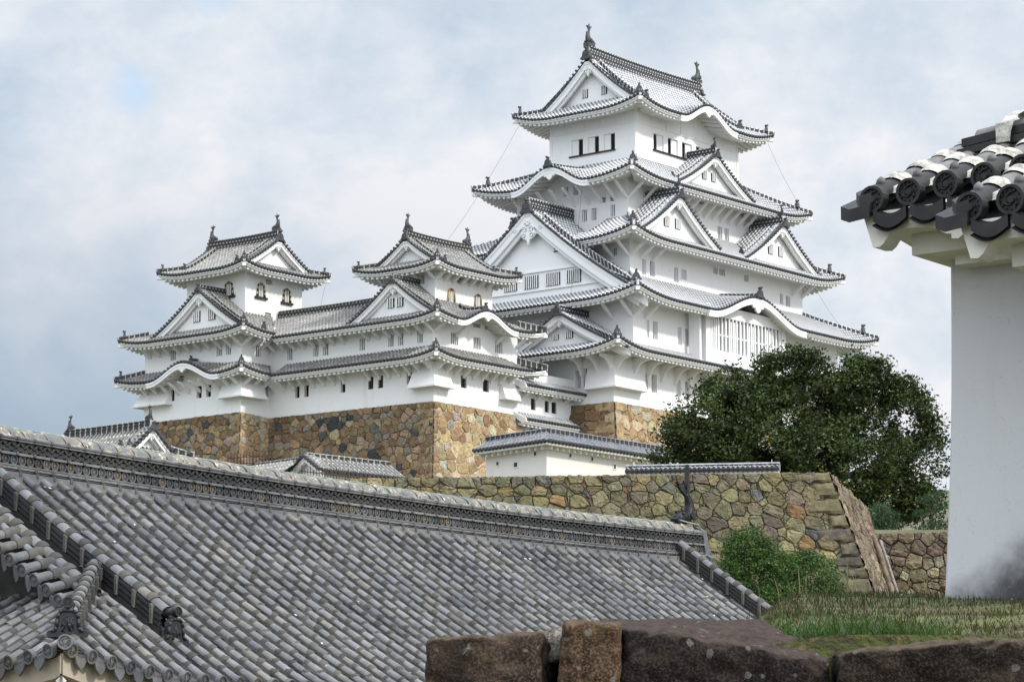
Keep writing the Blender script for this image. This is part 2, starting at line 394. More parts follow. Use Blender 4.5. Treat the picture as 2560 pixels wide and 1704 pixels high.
def shachi_mesh(mat):
    """fish finial about 1 m tall: head low at -X side biting the ridge, tail fin high"""
    mb = MB()
    spine = [(-.20, .10, .17), (-.10, .13, .20), (.02, .22, .19), (.10, .34, .165), (.12, .48, .13), (.09, .60, .10), (.04, .70, .07), (.00, .78, .05)]
    rows = []
    for k, (x, z, r) in enumerate(spine):
        x0, z0, _ = spine[max(k - 1, 0)]; x1, z1, _ = spine[min(k + 1, len(spine) - 1)]
        t = V(x1 - x0, 0, z1 - z0).normalized(); nn = V(-t.z, 0, t.x)
        rows.append([V(x, 0, z) + nn * (r * math.cos(a)) + V(0, 1, 0) * (r * .78 * math.sin(a)) for a in [2 * math.pi * q / 10 for q in range(10)]])
    ids = mb.grid(rows, 0, True, None, True); mb.face(ids[0][::-1]); mb.face(ids[-1])
    def fin(pts, th=.03): mb.prism([(x, -th, z) for x, z in pts], (0, 2 * th, 0))
    fin([(-.03, .72), (-.06, .84), (-.20, .98), (-.10, .97), (-.03, .90), (.02, 1.08), (.05, .90), (.13, .98), (.24, .96), (.12, .84), (.05, .72)])
    fin([(.10, .22), (.22, .30), (.20, .38), (.27, .48), (.22, .54), (.26, .64), (.15, .66), (.10, .50)], .022)
    for sg in (-1, 1):
        mb.prism([(x, sg * .13, z) for x, z in [(-.06, .14), (.04, .30), (.14, .22), (.10, .12)]], (0, sg * .09, 0))
    mb.prism([(x, -.10, z) for x, z in [(-.34, .04), (-.38, .14), (-.28, .24), (-.14, .30), (-.08, .10), (-.2, .0)]], (0, .20, 0))
    mb.box((0, 0, .02), (.26, 0, 0), (0, .17, 0), (0, 0, .08))
    o = mb.build("fish_ornament", mat); me = o.data; bpy.data.objects.remove(o); return me
ME_ONI = oni_mesh(); ME_TIP = tip_mesh(); ME_FISH = shachi_mesh(M_DARK)
def place(me, name, loc, face, sc, parent, flip=False):
    """link a shared ornament mesh, its -Y axis turned to 'face'"""
    o = bpy.data.objects.new(name, me); COL.objects.link(o)
    f = V(face[0], face[1], 0).normalized()
    o.rotation_euler = (0, 0, math.atan2(f.x, -f.y)); o.location = loc; o.scale = (sc, sc, sc); setp(o, parent)
    return o

# gable front ------------------------------------------------------------------
def gable_front(F, zp, W, dv, dw, parent, tile_mat, wall_mat, zbase, board=0.62, pend=0.0, r=0.085, pitch=0.36, wins=(), inner=True):
    """F(x,d,z): x across, d inward. zp(x): roof surface height. verge at d=dv, pediment wall at d=dw, wall foot zbase(x)"""
    nx = max(10, round(2 * W / 0.5)); X = [-W + 2 * W * i / nx for i in range(nx + 1)]
    mb = MB()
    def strip(d0, d1, t0, t1, xs):
        q = lambda x, d, t: F(x, d, zp(x) - t)
        mb.grid([[q(x, d0, t0) for x in xs], [q(x, d0, t1) for x in xs], [q(x, d1, t1) for x in xs], [q(x, d1, t0) for x in xs], [q(x, d0, t0) for x in xs]], 0)
    strip(dv + .02, dv + .22, .10, .10 + board, X)
    strip(dv - .03, dv + .02, .08, .10 + board * .33, X)
    if inner:
        Xi = [x * .93 for x in X]
        strip(dv + .22, dv + .42, .12, .10 + board * 1.42, Xi)
    mb.grid([[F(x, dv + .22, zp(x) - .14) for x in X], [F(x, dw + .02, zp(x) - .14) for x in X]], 0)
    mb.build("barge_board", wall_mat, parent)
    # verge tiles: dark round ends along the board, one round roll on top
    mt = MB()
    n = max(4, round(W * 1.22 / pitch))
    for sg in (-1, 1):
        for i in range(n):
            x = sg * (W * (i + .5) / n)
            dx = zp(x + .05) - zp(x - .05)
            disc(mt, F(x, dv - .10, zp(x) + .03), F(0, -1, 0) - F(0, 0, 0), r * 1.25, .20, 1)
            a = F(x, dv - .05, zp(x) + .06); b = F(x, dv + .50, zp(x) + .08)
            half_tube(mt, [a, b], [(F(.1, 0, dx) - F(0, 0, 0)).normalized()] * 2, r, 4, 0, i, [0.1 + .02 * i, .45])
        P = [F(sg * W * (1 - j / 14), dv + .58, zp(W * (1 - j / 14)) + .05) for j in range(15)]
        sdv = [(F(0, 1, 0) - F(0, 0, 0)).normalized()] * 15
        half_tube(mt, P, sdv, r * 1.1, 5, 0, 3, [.25 * q for q in range(15)])
        xs = [sg * W * j / 12 for j in range(13)]
        mt.grid([[F(x, dv - .06, zp(x) + .02) for x in xs], [F(x, dv - .06, zp(x) - .10) for x in xs]], 1)
        mt.grid([[F(x, dv - .06, zp(x) + .02) for x in xs], [F(x, dw, zp(x) + .02) for x in xs]], 0, False, [[(.2 * q, q, 0) for q in range(13)]] * 2)
    mt.build("verge_tiles", [tile_mat, M_DARK], parent)
    # pediment
    mw = MB(); n = 16
    Xs = [-W * .97 + 1.94 * W * i / n for i in range(n + 1)]
    for a, b in zip(Xs[:-1], Xs[1:]):
        za, zb = zp(a) - .2, zp(b) - .2; ba, bb = min(za, zbase(a)), min(zb, zbase(b))
        if za - ba < .02 and zb - bb < .02: continue
        mw.quad(F(a, dw, ba), F(b, dw, bb), F(b, dw, zb), F(a, dw, za), 0)
    mw.build("pediment_wall", wall_mat, parent)
    out = V(*(F(0, -1, 0) - F(0, 0, 0))).normalized(); ax = V(*(F(1, 0, 0) - F(0, 0, 0))).normalized()
    for (kind, x0, x1, z0, z1) in wins:
        put_window(kind, F(x0, dw, z0), ax, out, x1 - x0, z1 - z0, parent, proud=True)
    if pend:
        mp = MB(); top = zp(0) - .10 - board * 1.02
        def P(x, z, d): return F(x * pend, dv + d, top + z * pend)
        core = [(0, .25), (.20, .02), (.34, -.10), (.30, -.36), (.38, -.50), (.22, -.66), (.08, -.70), (0, -.92), (-.08, -.70), (-.22, -.66), (-.38, -.50), (-.30, -.36), (-.34, -.10), (-.20, .02)]
        yv = (F(0, 1, 0) - F(0, 0, 0)).normalized() * .16
        mp.prism([P(x, z, .06) for x, z in core], yv)
        for sg in (-1, 1):
            wing = [(.22, .06), (.40, .04), (.55, -.14), (.72, -.22), (.80, -.38), (.98, -.46), (1.06, -.66), (.94, -.72), (.84, -.58), (.68, -.56), (.60, -.40), (.46, -.36), (.34, -.22)]
            mp.prism([P(sg * x, z, .09) for x, z in wing], yv)
            for cx, cz, rr in ((.17, -.30, .12), (.20, -.52, .10), (.62, -.30, .09)):
                pts = [P(sg * (cx + rr * math.cos(a) * (1 - a / 14)), cz + rr * math.sin(a) * (1 - a / 14), .03) for a in [q * .7 for q in range(11)]]
                mp.tube(pts, .035 * pend, 5)
        c = P(0, -.06, .02)
        for q in range(6):
            a = q * math.pi / 3; mp.tube([P(.0, -.06, .04), P(.13 * math.cos(a), -.06 + .13 * math.sin(a), .02)], [.03 * pend, .05 * pend], 5)
        mp.build("gable_pendant", wall_mat, parent)

# windows ------------------------------------------------------------------
_wc = {}
def window_mesh(kind, w, h, wmat):
    key = (kind, round(w, 2), round(h, 2), wmat.name)
    if key in _wc: return _wc[key]
    mb = MB(); X, Y, Z = V(1, 0, 0), V(0, 1, 0), V(0, 0, 1)
    def bar(x0, x1, y0, y1, z0, z1, m):
        mb.box(((x0 + x1) / 2, (y0 + y1) / 2, (z0 + z1) / 2), X * (x1 - x0) / 2, Y * (y1 - y0) / 2, Z * (z1 - z0) / 2, m)
    # local x along the wall, y outward, z up; slots: 0 plaster 1 shade 2 black 3 iron 4 gilt
    if kind == 'bars':
        bar(0.004, w - .004, -.24, -.20, .004, h - .004, 1)
        n = max(2, round(w / .19))
        for i in range(n):
            x = w * (i + .5) / n; bar(x - .034, x + .034, -.17, -.10, .004, h - .004, 0)
    elif kind == 'open':
        bar(0.004, w - .004, -.30, -.26, .004, h - .004, 2)
        for i in range(2): bar(w * (.35 + .3 * i) - .015, w * (.35 + .3 * i) + .015, -.24, -.21, .004, h - .004, 3)
    elif kind == 'iron':
        bar(0.004, w - .004, -.26, -.22, .004, h - .004, 1)
        for i in range(3): x = w * (i + .7) / 3.4; bar(x - .035, x + .035, -.14, -.08, .004, h - .004, 3)
        for i in range(4): z = h * (i + .4) / 4; bar(.004, w - .004, -.12, -.06, z - .025, z + .025, 3)
    elif kind == 'half':
        bar(0.004, w - .004, -.30, -.26, .004, h - .004, 2)
        bar(w * .46, w - .004, -.22, -.14, .004, h - .004, 0)
        for i in range(2): x = w * .16 * (i + .9); bar(x - .02, x + .02, -.25, -.22, .004, h - .004, 3)
    elif kind == 'slot':
        bar(0.004, w - .004, -.24, -.20, .004, h - .004, 1)
        for i in (0, 1): bar(.004, w * .8, -.18, -.06, h * (.22 + .36 * i), h * (.36 + .36 * i), 0)
    elif kind in ('kato', 'kato_faded'):
        gm = 4 if kind == 'kato' else 5
        prof = lambda z: w * .5 * (1.0 - .26 * (z / (h * .72))) if z < h * .72 else w * .5 * .74 * math.sqrt(max(0, 1 - ((z - h * .72) / (h * .28)) ** 2)) ** 1.2
        zs = [h * q / 11 for q in range(12)] + [h * .965, h]
        out = [V(w / 2 - prof(z), 0, z) for z in zs] + [V(w / 2 + prof(z), 0, z) for z in zs[::-1][1:]]
        cen = V(w / 2, 0, h * .45)
        inn = [V(w / 2 + (p.x - w / 2) * .76, 0, .02 + (p.z) * .88) for p in out]
        mb.poly([p + V(0, .012, 0) for p in inn], 1)
        for i in range(len(out) - 1):
            a, b, c, d = out[i], out[i + 1], inn[i + 1], inn[i]
            mid = (i % 4 < 2)
            o_ = V(0, .10, 0)
            mb.hexa([a, b, c, d, a + o_, b + o_, c + o_, d + o_], gm if (kind != 'kato' or not mid) else 3)
        for i in range(3):
            x = w * (.34 + .16 * i); bar(x - .04, x + .04, .015, .06, .03, h * .82, 0)
        bar(-.14, w + .14, .0, .16, -.14, .02, 3 if kind == 'kato' else 5)
    o = mb.build("window", [wmat, M_BACK, M_BLACK, M_IRON, M_GOLD, M_OCHRE]); me = o.data; bpy.data.objects.remove(o)
    _wc[key] = me; return me
def put_window(kind, p, ax, out, w, h, parent, proud=False, wmat=None):
    o = bpy.data.objects.new("window", window_mesh(kind, w, h, wmat or M_WHITE)); COL.objects.link(o)
    m = Matrix((ax, out, V(0, 0, 1))).transposed().to_4x4(); m.translation = p + (out * .25 if proud else V(0, 0, 0))
    if ax.cross(out).z < 0: pass
    o.matrix_world = m; setp(o, parent)
    return o
def wall_face(mb, M, L, z0, z1, holes, depth=.30, m=0, s_from=0.0):
    """flat wall with real rectangular openings; M(s,d,z), holes (s0,s1,z0,z1)"""
    xs = sorted({s_from, L} | {h[0] for h in holes} | {h[1] for h in holes}); zs = sorted({z0, z1} | {h[2] for h in holes} | {h[3] for h in holes})
    for a, b in zip(xs[:-1], xs[1:]):
        for c, d in zip(zs[:-1], zs[1:]):
            mx, mz = (a + b) / 2, (c + d) / 2
            if any(h[0] < mx < h[1] and h[2] < mz < h[3] for h in holes): continue
            if b - a > 1e-4 and d - c > 1e-4: mb.quad(M(a, 0, c), M(b, 0, c), M(b, 0, d), M(a, 0, d), m)
    for (a, b, c, d) in holes:
        for p, q in (((a, c), (b, c)), ((b, c), (b, d)), ((b, d), (a, d)), ((a, d), (a, c))):
            mb.quad(M(p[0], 0, p[1]), M(q[0], 0, q[1]), M(q[0], depth, q[1]), M(p[0], depth, p[1]), m)
def storey(F, rect, z0, z1, parent, wmat, winS=(), winW=(), loops=0, sides='SWNE'):
    """one storey's walls; windows are given in frame coordinates (kind, a, b, z0, z1)"""
    mb = MB(); todo = []
    for sd_ in sides:
        M, L = side_map(F, rect, sd_); holes = []
        lst = winS if sd_ == 'S' else winW if sd_ == 'W' else ()
        off = rect[0] if sd_ in 'SN' else rect[2]
        for (kind, a, b, c, d) in lst:
            if kind == 'sill' : todo.append((kind, M, a - off, b - off, c, d)); continue
            if not kind.startswith('kato'): holes.append((a - off, b - off, c, d))
            todo.append((kind, M, a - off, b - off, c, d))
        rl = random.Random(int(L * 100) + len(lst))
        if loops and sd_ in 'SW':
            for q in range(int(loops * L)):
                s = rl.uniform(.5, L - .7); z = z0 + (z1 - z0) * rl.uniform(.12, .6); w_, h_ = .22, rl.choice((.22, .34))
                if any(s < h[1] + .25 and s + w_ > h[0] - .25 and z < h[3] + .25 and z + h_ > h[2] - .25 for h in holes): continue
                ins = [(s, s + w_, z, z + h_)]
                for a in ins:
                    fr = [(a[0] - .03, a[1] + .03, a[3], a[3] + .035)]
                    mb.box(M((a[0] + a[1]) / 2, -.012, a[3] + .01), (M(.5, 0, 0) - M(0, 0, 0)) * (w_ * .5 * 2 * .55), (M(0, .012, 0) - M(0, 0, 0)), V(0, 0, .022))
                    mb.box(M(a[0] - .012, -.01, (a[2] + a[3]) / 2), (M(.012, 0, 0) - M(0, 0, 0)), (M(0, .01, 0) - M(0, 0, 0)), V(0, 0, h_ * .5))
        wall_face(mb, M, L, z0, z1, holes)
    w = mb.build("storey_wall", wmat, parent)
    for (kind, M, a, b, c, d) in todo:
        ax = (M(1, 0, 0) - M(0, 0, 0)).normalized(); out = (M(0, -1, 0) - M(0, 0, 0)).normalized()
        if kind == 'sill':
            q = MB(); q.box(M((a + b) / 2, -.06, (c + d) / 2), ax * (b - a) / 2, out * .08, V(0, 0, (d - c) / 2)); q.build("window_sill", M_BROWN, w)
        else: put_window(kind, M(a, 0, c), ax, out, b - a, d - c, w, False, wmat)
    return w
_bc = {}
def brace_mesh(kind, reach, h, wmat):
    key = (kind, round(reach, 2), round(h, 2), wmat.name)
    if key not in _bc:
        mb = MB()
        if kind == 'strut': pts = [(0, -h), (0, -h + .24), (reach - .18, 0), (reach + .1, 0), (reach + .1, -.06)]
        else: pts = [(0, -h), (0, 0), (reach, 0), (reach, -.20), (reach * .62, -.30), (reach * .40, -.52), (reach * .22, -h * .72), (.14, -h)]
        mb.prism([(-.085, y, z) for y, z in pts], (.17, 0, 0))
        o = mb.build("eave_brace", wmat); _bc[key] = o.data; bpy.data.objects.remove(o)
    return _bc[key]
def braces(M, ss, z, kind, reach, h, parent, wmat):
    me = brace_mesh(kind, reach, h, wmat)
    ax = (M(1, 0, 0) - M(0, 0, 0)).normalized(); out = (M(0, -1, 0) - M(0, 0, 0)).normalized()
    for s in ss:
        o = bpy.data.objects.new("eave_brace", me); COL.objects.link(o)
        m = Matrix((ax, out, V(0, 0, 1))).transposed().to_4x4(); m.translation = M(s, 0, z); o.matrix_world = m; setp(o, parent)

# a whole hipped / hip-and-gable tier ------------------------------------------------------------------
def bumpf(x): return .5 * (1 + math.cos(math.pi * x)) if abs(x) < 1 else 0.0
class Tier:
    """one roof tier. O: eave rectangle; dep: horizontal depth to the inner rectangle on S, W, N, E; fz(d): roof height for depth d on the S side"""
    def __init__(s, F, O, dep, ze, fz, lift, Lc=5.0, parent=None, tile=None, white=None, pitch=0.36, r=0.085):
        s.F, s.O, s.dep, s.ze, s.fz, s.lift, s.Lc = F, O, dep, ze, fz, lift, Lc
        s.tile, s.white, s.pitch, s.r = tile, white, pitch, r
        s.hump = {}; s.full = {}; s.parent = parent; s.cut = {}; s.start = {}
    def other(s, side): 
        d = s.dep; return (d['W'], d['E']) if side in 'SN' else (d['S'], d['N'])
    def zf(s, side):
        F = s.F; M, L = side_map(F, s.O, side); d0 = s.dep[side]; da, db = s.other(side); dS = s.dep['S']
        def f(x, d):
            t = d / d0
            z = s.fz(t * dS)
            tl = max(0.0, 1 - t)
            za = max(0.0, 1 - max(0.0, x - t * da) / s.Lc) if da < 90 else 0; zb = max(0.0, 1 - max(0.0, (L - x) - t * db) / s.Lc) if db < 90 else 0
            if side in s.cut: 
                if s.cut[side][0]: za = 0
                if s.cut[side][1]: zb = 0
            z += s.lift * (za ** 2.2 + zb ** 2.2) * tl
            if side in s.hump:
                c, w, H, tilt = s.hump[side]
                z += bumpf((x - c) / w) * max(0.0, H + tilt * d - (s.fz(t * dS) - s.ze))
            return z
        return f
    def D(s, side):
        M, L = side_map(s.F, s.O, side); d0 = s.dep[side]; da, db = s.other(side)
        def f(x):
            for a, b, full in s.full.get(side, ()):
                if a <= x <= b: return full
            return max(0.0, d0 * min(1.0, x / da if da else 1, (L - x) / db if db else 1))
        return f
    def build(s, ov, sides='SWNE', name="tiled_roof", rolls='SW', s_lim=None, hips=('SW', 'SE', 'NW'), oni=.75, tips=.6):
        mb = MB()
        for sd_ in sides:
            M, L = side_map(s.F, s.O, sd_)
            roof_side(mb, M, L, s.zf(sd_), s.D(sd_), s.start.get(sd_), s.pitch, s.r, .6, sd_ in rolls, sd_ in rolls)
            if sd_ == 'W' and 'E' in sides and 'N' not in sides: roof = mb.build(name, [s.tile, M_DARK], s.parent); s.roof = roof; mb = MB()
        if 'E' in sides and 'N' not in sides: mb.build("end_slope", [s.tile, M_DARK], roof)
        else: roof = mb.build(name, [s.tile, M_DARK], s.parent); s.roof = roof
        me = MB()
        for sd_ in sides:
            M, L = side_map(s.F, s.O, sd_)
            lo, hi = (s_lim or {}).get(sd_, (0, L))
            eave_side(me, M, L, s.zf(sd_), ov[sd_] if isinstance(ov, dict) else ov, s.D(sd_) if sd_ not in s.full else (lambda x, L=L, q=sd_: s.dep[q] * max(0, min(1, x / s.other(q)[0], (L - x) / s.other(q)[1]))), s0=lo, s1=hi)
        me.build("white_eaves", s.white, roof)
        for h in hips:
            q = s.hip(h, oni, tips)
        return roof
    def hip(s, h, oni=.75, tips=.6, t1=1.0):
        u0, u1, v0, v1 = s.O; d = s.dep
        def pt(t):
            z = s.fz(t * d['S']) + s.lift * max(0, 1 - t)
            u = u0 + t * d['W'] if 'W' in h else u1 - t * d['E']; v = v0 + t * d['S'] if 'S' in h else v1 - t * d['N']
            return s.F(u, v, z)
        P = [pt(t1 * q / 8) for q in range(9)]
        mb = MB(); ridge_line(mb, [pt(-.01)] + P[1:], .20, .26, .10); mb.build("hip_ridge", s.tile, s.roof)
        face = P[0] - P[4]
        place(ME_TIP, "corner_finial", P[0] + V(0, 0, .02) - face.normalized() * -.02, face, tips, s.roof)
        if oni: place(ME_ONI, "ridge_end_tile", pt(.20) + V(0, 0, .12), face, oni, s.roof)
        # corner beam end under the tip
        me = MB(); f = V(face.x, face.y, 0).normalized(); q = V(-f.y, f.x, 0)
        me.box(P[0] - f * .75 + V(0, 0, -.40), q * .13, f * .75, V(0, 0, .12)); me.build("corner_beam", s.white, s.roof)
    def hump_board(s, side, w_extra=1.12, th=.42, pend=.8):
        """thick white curved board under an undulating gable, with a pendant"""
        M, L = side_map(s.F, s.O, side); c, w, H, tilt = s.hump[side]; f = s.zf(side)
        S = [c - w * w_extra + 2 * w * w_extra * i / 40 for i in range(41)]
        me = MB()
        for d0, d1, a, b in ((-.06, .16, .13, .13 + th), (-.10, -.06, .11, .13 + th * .38)):
            me.grid([[M(x, d0, f(x, 0) - a) for x in S], [M(x, d0, f(x, 0) - b) for x in S], [M(x, d1, f(x, 0) - b) for x in S], [M(x, d1, f(x, 0) - a) for x in S]], 0)
            for x in (S[0], S[-1]): me.quad(M(x, d0, f(x, 0) - a), M(x, d0, f(x, 0) - b), M(x, d1, f(x, 0) - b), M(x, d1, f(x, 0) - a), 0)
        me.build("curved_barge_board", s.white, s.roof)
        mp = MB(); z = f(c, 0) - .10 - th
        core = [(-1, .06), (-.8, -.12), (-.62, -.10), (-.5, -.26), (-.3, -.24), (-.22, -.42), (0, -.56), (.22, -.42), (.3, -.24), (.5, -.26), (.62, -.10), (.8, -.12), (1, .06)]
        mp.prism([M(c + x * pend, -.04, z + q * pend) for x, q in core], M(0, .16, 0) - M(0, 0, 0))
        mp.build("gable_pendant", s.white, s.roof)
    def hump_ridge(s, side, d0, d1, oni=.8):
        M, L = side_map(s.F, s.O, side); c = s.hump[side][0]; f = s.zf(side)
        P = [M(c, d0 + (d1 - d0) * q / 6, f(c, d0 + (d1 - d0) * q / 6)) for q in range(7)]
        mb = MB(); ridge_line(mb, P, .24, .30, .11); mb.build("hump_ridge", s.tile, s.roof)
        place(ME_ONI, "ridge_end_tile", P[0] + (P[0] - P[3]).normalized() * .1, P[0] - P[3], oni, s.roof)
def prof(ze, rise, Dep, k=.3, end=None):
    def f(d):
        t = max(0.0, d / Dep); return ze + rise * ((1 - k) * t + k * t * t)
    return f
def main_ridge(F0, P0, P1, parent, tile, w=.42, h=.75, r=.14, sag=.12, fish=0.0, oni=1.0, ends=(True, True), mesh=None):
    n = 10; P = []
    for i in range(n + 1):
        t = i / n; p = P0.lerp(P1, t); p = p.copy(); p.z += sag * ((2 * t - 1) ** 2); P.append(p)
    mb = MB(); ridge_line(mb, P, w, h, r); mb.build("main_ridge", tile, parent)
    for e, a, b in ((0, P[0], P[1]), (1, P[-1], P[-2])):
        if not ends[e]: continue
        f = (a - b); f.z = 0; f.normalize()
        if oni: place(ME_ONI, "ridge_end_tile", a + f * .12 + V(0, 0, -.25), f, oni, parent)
        if fish:
            # fish head looks inward along the ridge: its local -X must point inward
            o = bpy.data.objects.new("fish_ornament", mesh or ME_FISH); COL.objects.link(o); ang = math.atan2(f.y, f.x)
            o.rotation_euler = (0, 0, ang); o.location = a + V(0, 0, h + r * .6) - f * .25; o.scale = (fish,) * 3; setp(o, parent)
    return P
def chidori(F, c, W, zf_, zr, dv, dw, db, parent, tile, white, zbase, k=.28, pend=.8, wins=(), board=.5, rid=.5, fish=.9, oni=.8, pitch=.36, r=.085, drop_ridge=False):
    """triangular dormer gable; F(x,d,z) with x measured from its centre line c"""
    zp = lambda x: zf_ + (zr - zf_) * ((1 - k) * max(0, 1 - abs(x) / W) + k * max(0, 1 - abs(x) / W) ** 2)
    mb = MB()
    for sg in (-1, 1):
        M = lambda s, d, z, sg=sg: F(sg * (W - d), dv + .3 + s, z)
        roof_side(mb, M, db - dv - .3, lambda s, d: zp(W - d), lambda s: W - .02, None, pitch, r, .5, True, False)
    g = mb.build("gable_roof", [tile, M_DARK], parent)
    gable_front(F, zp, W, dv, dw, parent, tile, white, zbase, board, pend, r, pitch, wins)
    main_ridge(F, F(0, dv - .05, zr), F(0, db, zr), parent, tile, .34, rid, .12, .0, fish, oni, (True, False))
    # descending verge ridges with their own end tiles
    for sg in (-1, 1):
        P = [F(sg * W * t, dv + 1.0, zp(W * t) + .02) for t in (.12, .3, .5, .7, .86)]
        mb = MB(); ridge_line(mb, P, .18, .22, .10); mb.build("descending_ridge", tile, parent)
        if drop_ridge: place(ME_ONI, "ridge_end_tile", P[-1] + V(0, 0, .05), P[-1] - P[-2], .6, parent)
    return zp
# ================================================================ main keep
U, VV = 14.05, 8.55
UC, VC = U / 2, VV / 2
keep = thing("castle_keep", "tallest white five storey keep with stacked grey tiled roofs, behind the big tree", "castle keep", K(-2, 4, 28.9))
def rect(a, b, a1=None, b1=None): return (-a, U + (a if a1 is None else a1), -b, VV + (b if b1 is None else b1))
def gF(uplane_dir, c):
    """gable frame: 'W' x along v about c, d along +u from eave coordinate 0; 'S' x along u, d along +v"""
    if uplane_dir == 'W': return lambda x, d, z: K(d, c + x, z)
    return lambda x, d, z: K(c + x, d, z)

# storey 1 (ground) and its roof
R1 = (-9.2, U + 7.5, -4.6, VV + 3)
storey(K, R1, 28.5, 33.6, keep, M_WHITE,
       [('bars', -5.24, -4.92, 30.3, 31.67), ('bars', -4.45, -3.8, 30.3, 31.65), ('bars', -1.25, -0.75, 30.3, 31.62), ('bars', -0.15, 0.42, 30.3, 31.62), ('bars', 3.2, 3.75, 30.3, 31.62), ('bars', 4.2, 4.8, 30.3, 31.62), ('bars', 8, 8.6, 30.3, 31.62)],
       [('bars', -1.55, -1.04, 30.33, 31.72), ('bars', -2.22, -1.80, 30.34, 31.77)], .5)
O1 = (-11.8, U + 9.6, -7.0, 6.0)
f1 = prof(32.7, 3.3, 6.5, .22)
t1 = Tier(K, O1, {'S': 2.2, 'W': 2.2, 'N': 2.2, 'E': 2.2}, 32.7, f1, .7, 4.5, keep, M_TILE, M_WHITE)
t1.full['S'] = [(1.3, 4.8, 6.5)]; t1.full['N'] = [(1.3, 4.8, 6.5)]
t1.build(2.3, hips=('SW',), oni=.7, s_lim={'N': (0, 6), 'E': (0, 3)})
gable_front(gF('W', -.5), lambda x: f1(6.5 - abs(x)), 6.5, -10.55, -9.9, t1.roof, M_TILE, M_WHITE, lambda x: 33.2, .5, .62,
            wins=[('bars', -.9, -.2, 34.05, 34.6), ('bars', .45, .95, 34.05, 34.45)])
main_ridge(K, K(-10.6, -.5, 35.95), K(-7.0, -.5, 35.95), t1.roof, M_TILE, .36, .55, .12, 0, 0, .95, (True, False))
M, L = side_map(K, R1, 'S')
braces(M, [.15] + [2.4 + 1.75 * i for i in range(11)], 32.5, 'bracket', 1.55, 1.35, t1.roof, M_WHITE)
M, L = side_map(K, R1, 'W')
braces(M, [.1, 1.35, 2.9], 32.5, 'bracket', 1.55, 1.35, t1.roof, M_WHITE)
def chute(F, a, b, z0, z1, out, parent, wm, name="stone_drop_chute"):
    """flared plastered box over a wall corner or stretch: a,b are (u,v) corner polylines at the wall; out pushes the foot outward"""
    mb = MB()
    top = [F(p[0], p[1], z1) for p in a]; bot = [F(p[0], p[1], z0) for p in b]; bot2 = [F(p[0], p[1], z0 - .13) for p in b]
    mb.grid([top, bot], 0); 
    lip = [F(p[0] + (p[0] - q[0]) * .12, p[1] + (p[1] - q[1]) * .12, z0) for p, q in zip(b, a)]; lip2 = [p - V(0, 0, .13) for p in lip]
    mb.grid([bot, lip, lip2, [F(q[0], q[1], z0 - .13) for q in a]], 0)
    return mb.build(name, wm, parent)
chute(K, [(-9.2, -2.2), (-9.2, -2.3), (-9.2, -4.6), (-5.8, -4.6), (-5.7, -4.6)], [(-9.21, -2.3), (-9.85, -2.4), (-9.85, -5.25), (-5.9, -5.25), (-5.8, -4.61)], 30.2, 31.9, 1, keep, M_WHITE)
# storey 2, bay lattice and the roof with the great west gable and the long undulating south gable
R2 = (-7.0, U + 7.0, -4.8, VV + 4.8)
storey(K, R2, 33.0, 38.0, keep, M_WHITE,
       [('bars', -5.3, -5.0, 34.3, 35.65), ('bars', -4.51, -3.92, 34.3, 35.65), ('bars', -1.33, -0.83, 34.27, 35.62), ('bars', -0.33, 0.26, 34.25, 35.62), ('bars', 13.2, 13.7, 34.3, 35.6), ('bars', 15.2, 15.7, 34.3, 35.6), ('bars', 16.1, 16.7, 34.3, 35.6)], (), .4)
bay = MB()
Mb = lambda s, d, z: K(.4 + s, -6.2 + d, z)
wall_face(bay, Mb, 10.95, 33.0, 37.6, [(.55, 10.4, 34.1, 36.75)], .35)
bay.grid([[K(.4, -6.2, 33.0), K(.4, -6.2, 37.6)], [K(.4, -4.8, 33.0), K(.4, -4.8, 37.6)]]); bay.grid([[K(11.35, -6.2, 33.0), K(11.35, -6.2, 37.6)], [K(11.35, -4.8, 33.0), K(11.35, -4.8, 37.6)]])
bay.box(K(-.2, -5.6, 35.0), KU * .12, KV * .5, V(0, 0, 2.2))
bay_o = bay.build("projecting_bay", M_WHITE, keep)
lat = MB(); lat.box(K(5.9, -5.95, 35.42), KU * 4.92, KV * .03, V(0, 0, 1.32), 1)
for i in range(40):
    s = 1.1 + i * .248
    if i % 2 == 0 or i % 10 in (1, 3): lat.box(K(s, -6.12 + (.02 if i % 2 else 0), 35.42 - (0.1 if i % 2 else 0)), KU * .07, KV * .06, V(0, 0, 1.32 - (.1 if i % 2 else 0)))
    else: lat.box(K(s, -6.02, 35.32), KU * .045, KV * .05, V(0, 0, 1.22))
lat.box(K(5.9, -6.05, 35.35), KU * 4.92, KV * .05, V(0, 0, .06))
lat.build("lattice_window", [M_WHITE, mat_plain("lattice_shade", (.36, .36, .35), .8, .1)], bay_o)

O2 = (-9.58, U + 9.58, -7.15, VV + 7.15)
f2 = prof(36.9, 7.95, 11.43, .25)
t2 = Tier(K, O2, {'S': 4.24, 'W': 4.75, 'N': 4.24, 'E': 4.75}, 36.9, f2, .7, 5.5, keep, M_TILE, M_WHITE)
g2 = 1.45
t2.full['S'] = [(g2, 6.85, 11.43)]; t2.full['N'] = [(g2, 6.85, 11.43)]
t2.hump['S'] = (O2[0] * -1 + 6.1, 6.3, 1.75, .10)
_D2 = t2.D
def D2(side):
    f = _D2(side)
    if side == 'W': return lambda x: min(f(x), 2.15)
    return f
t2.D = D2
t2.build({'S': 2.4, 'W': 2.6, 'N': 2.4, 'E': 2.6}, hips=('SW', 'SE'), oni=.8, s_lim={'N': (0, 8)})
t2.hump_board('S', 1.06, .45, 1.25)
t2.hump_ridge('S', -.1, 3.6, .85)
zp2 = lambda x: f2(11.43 - abs(x))
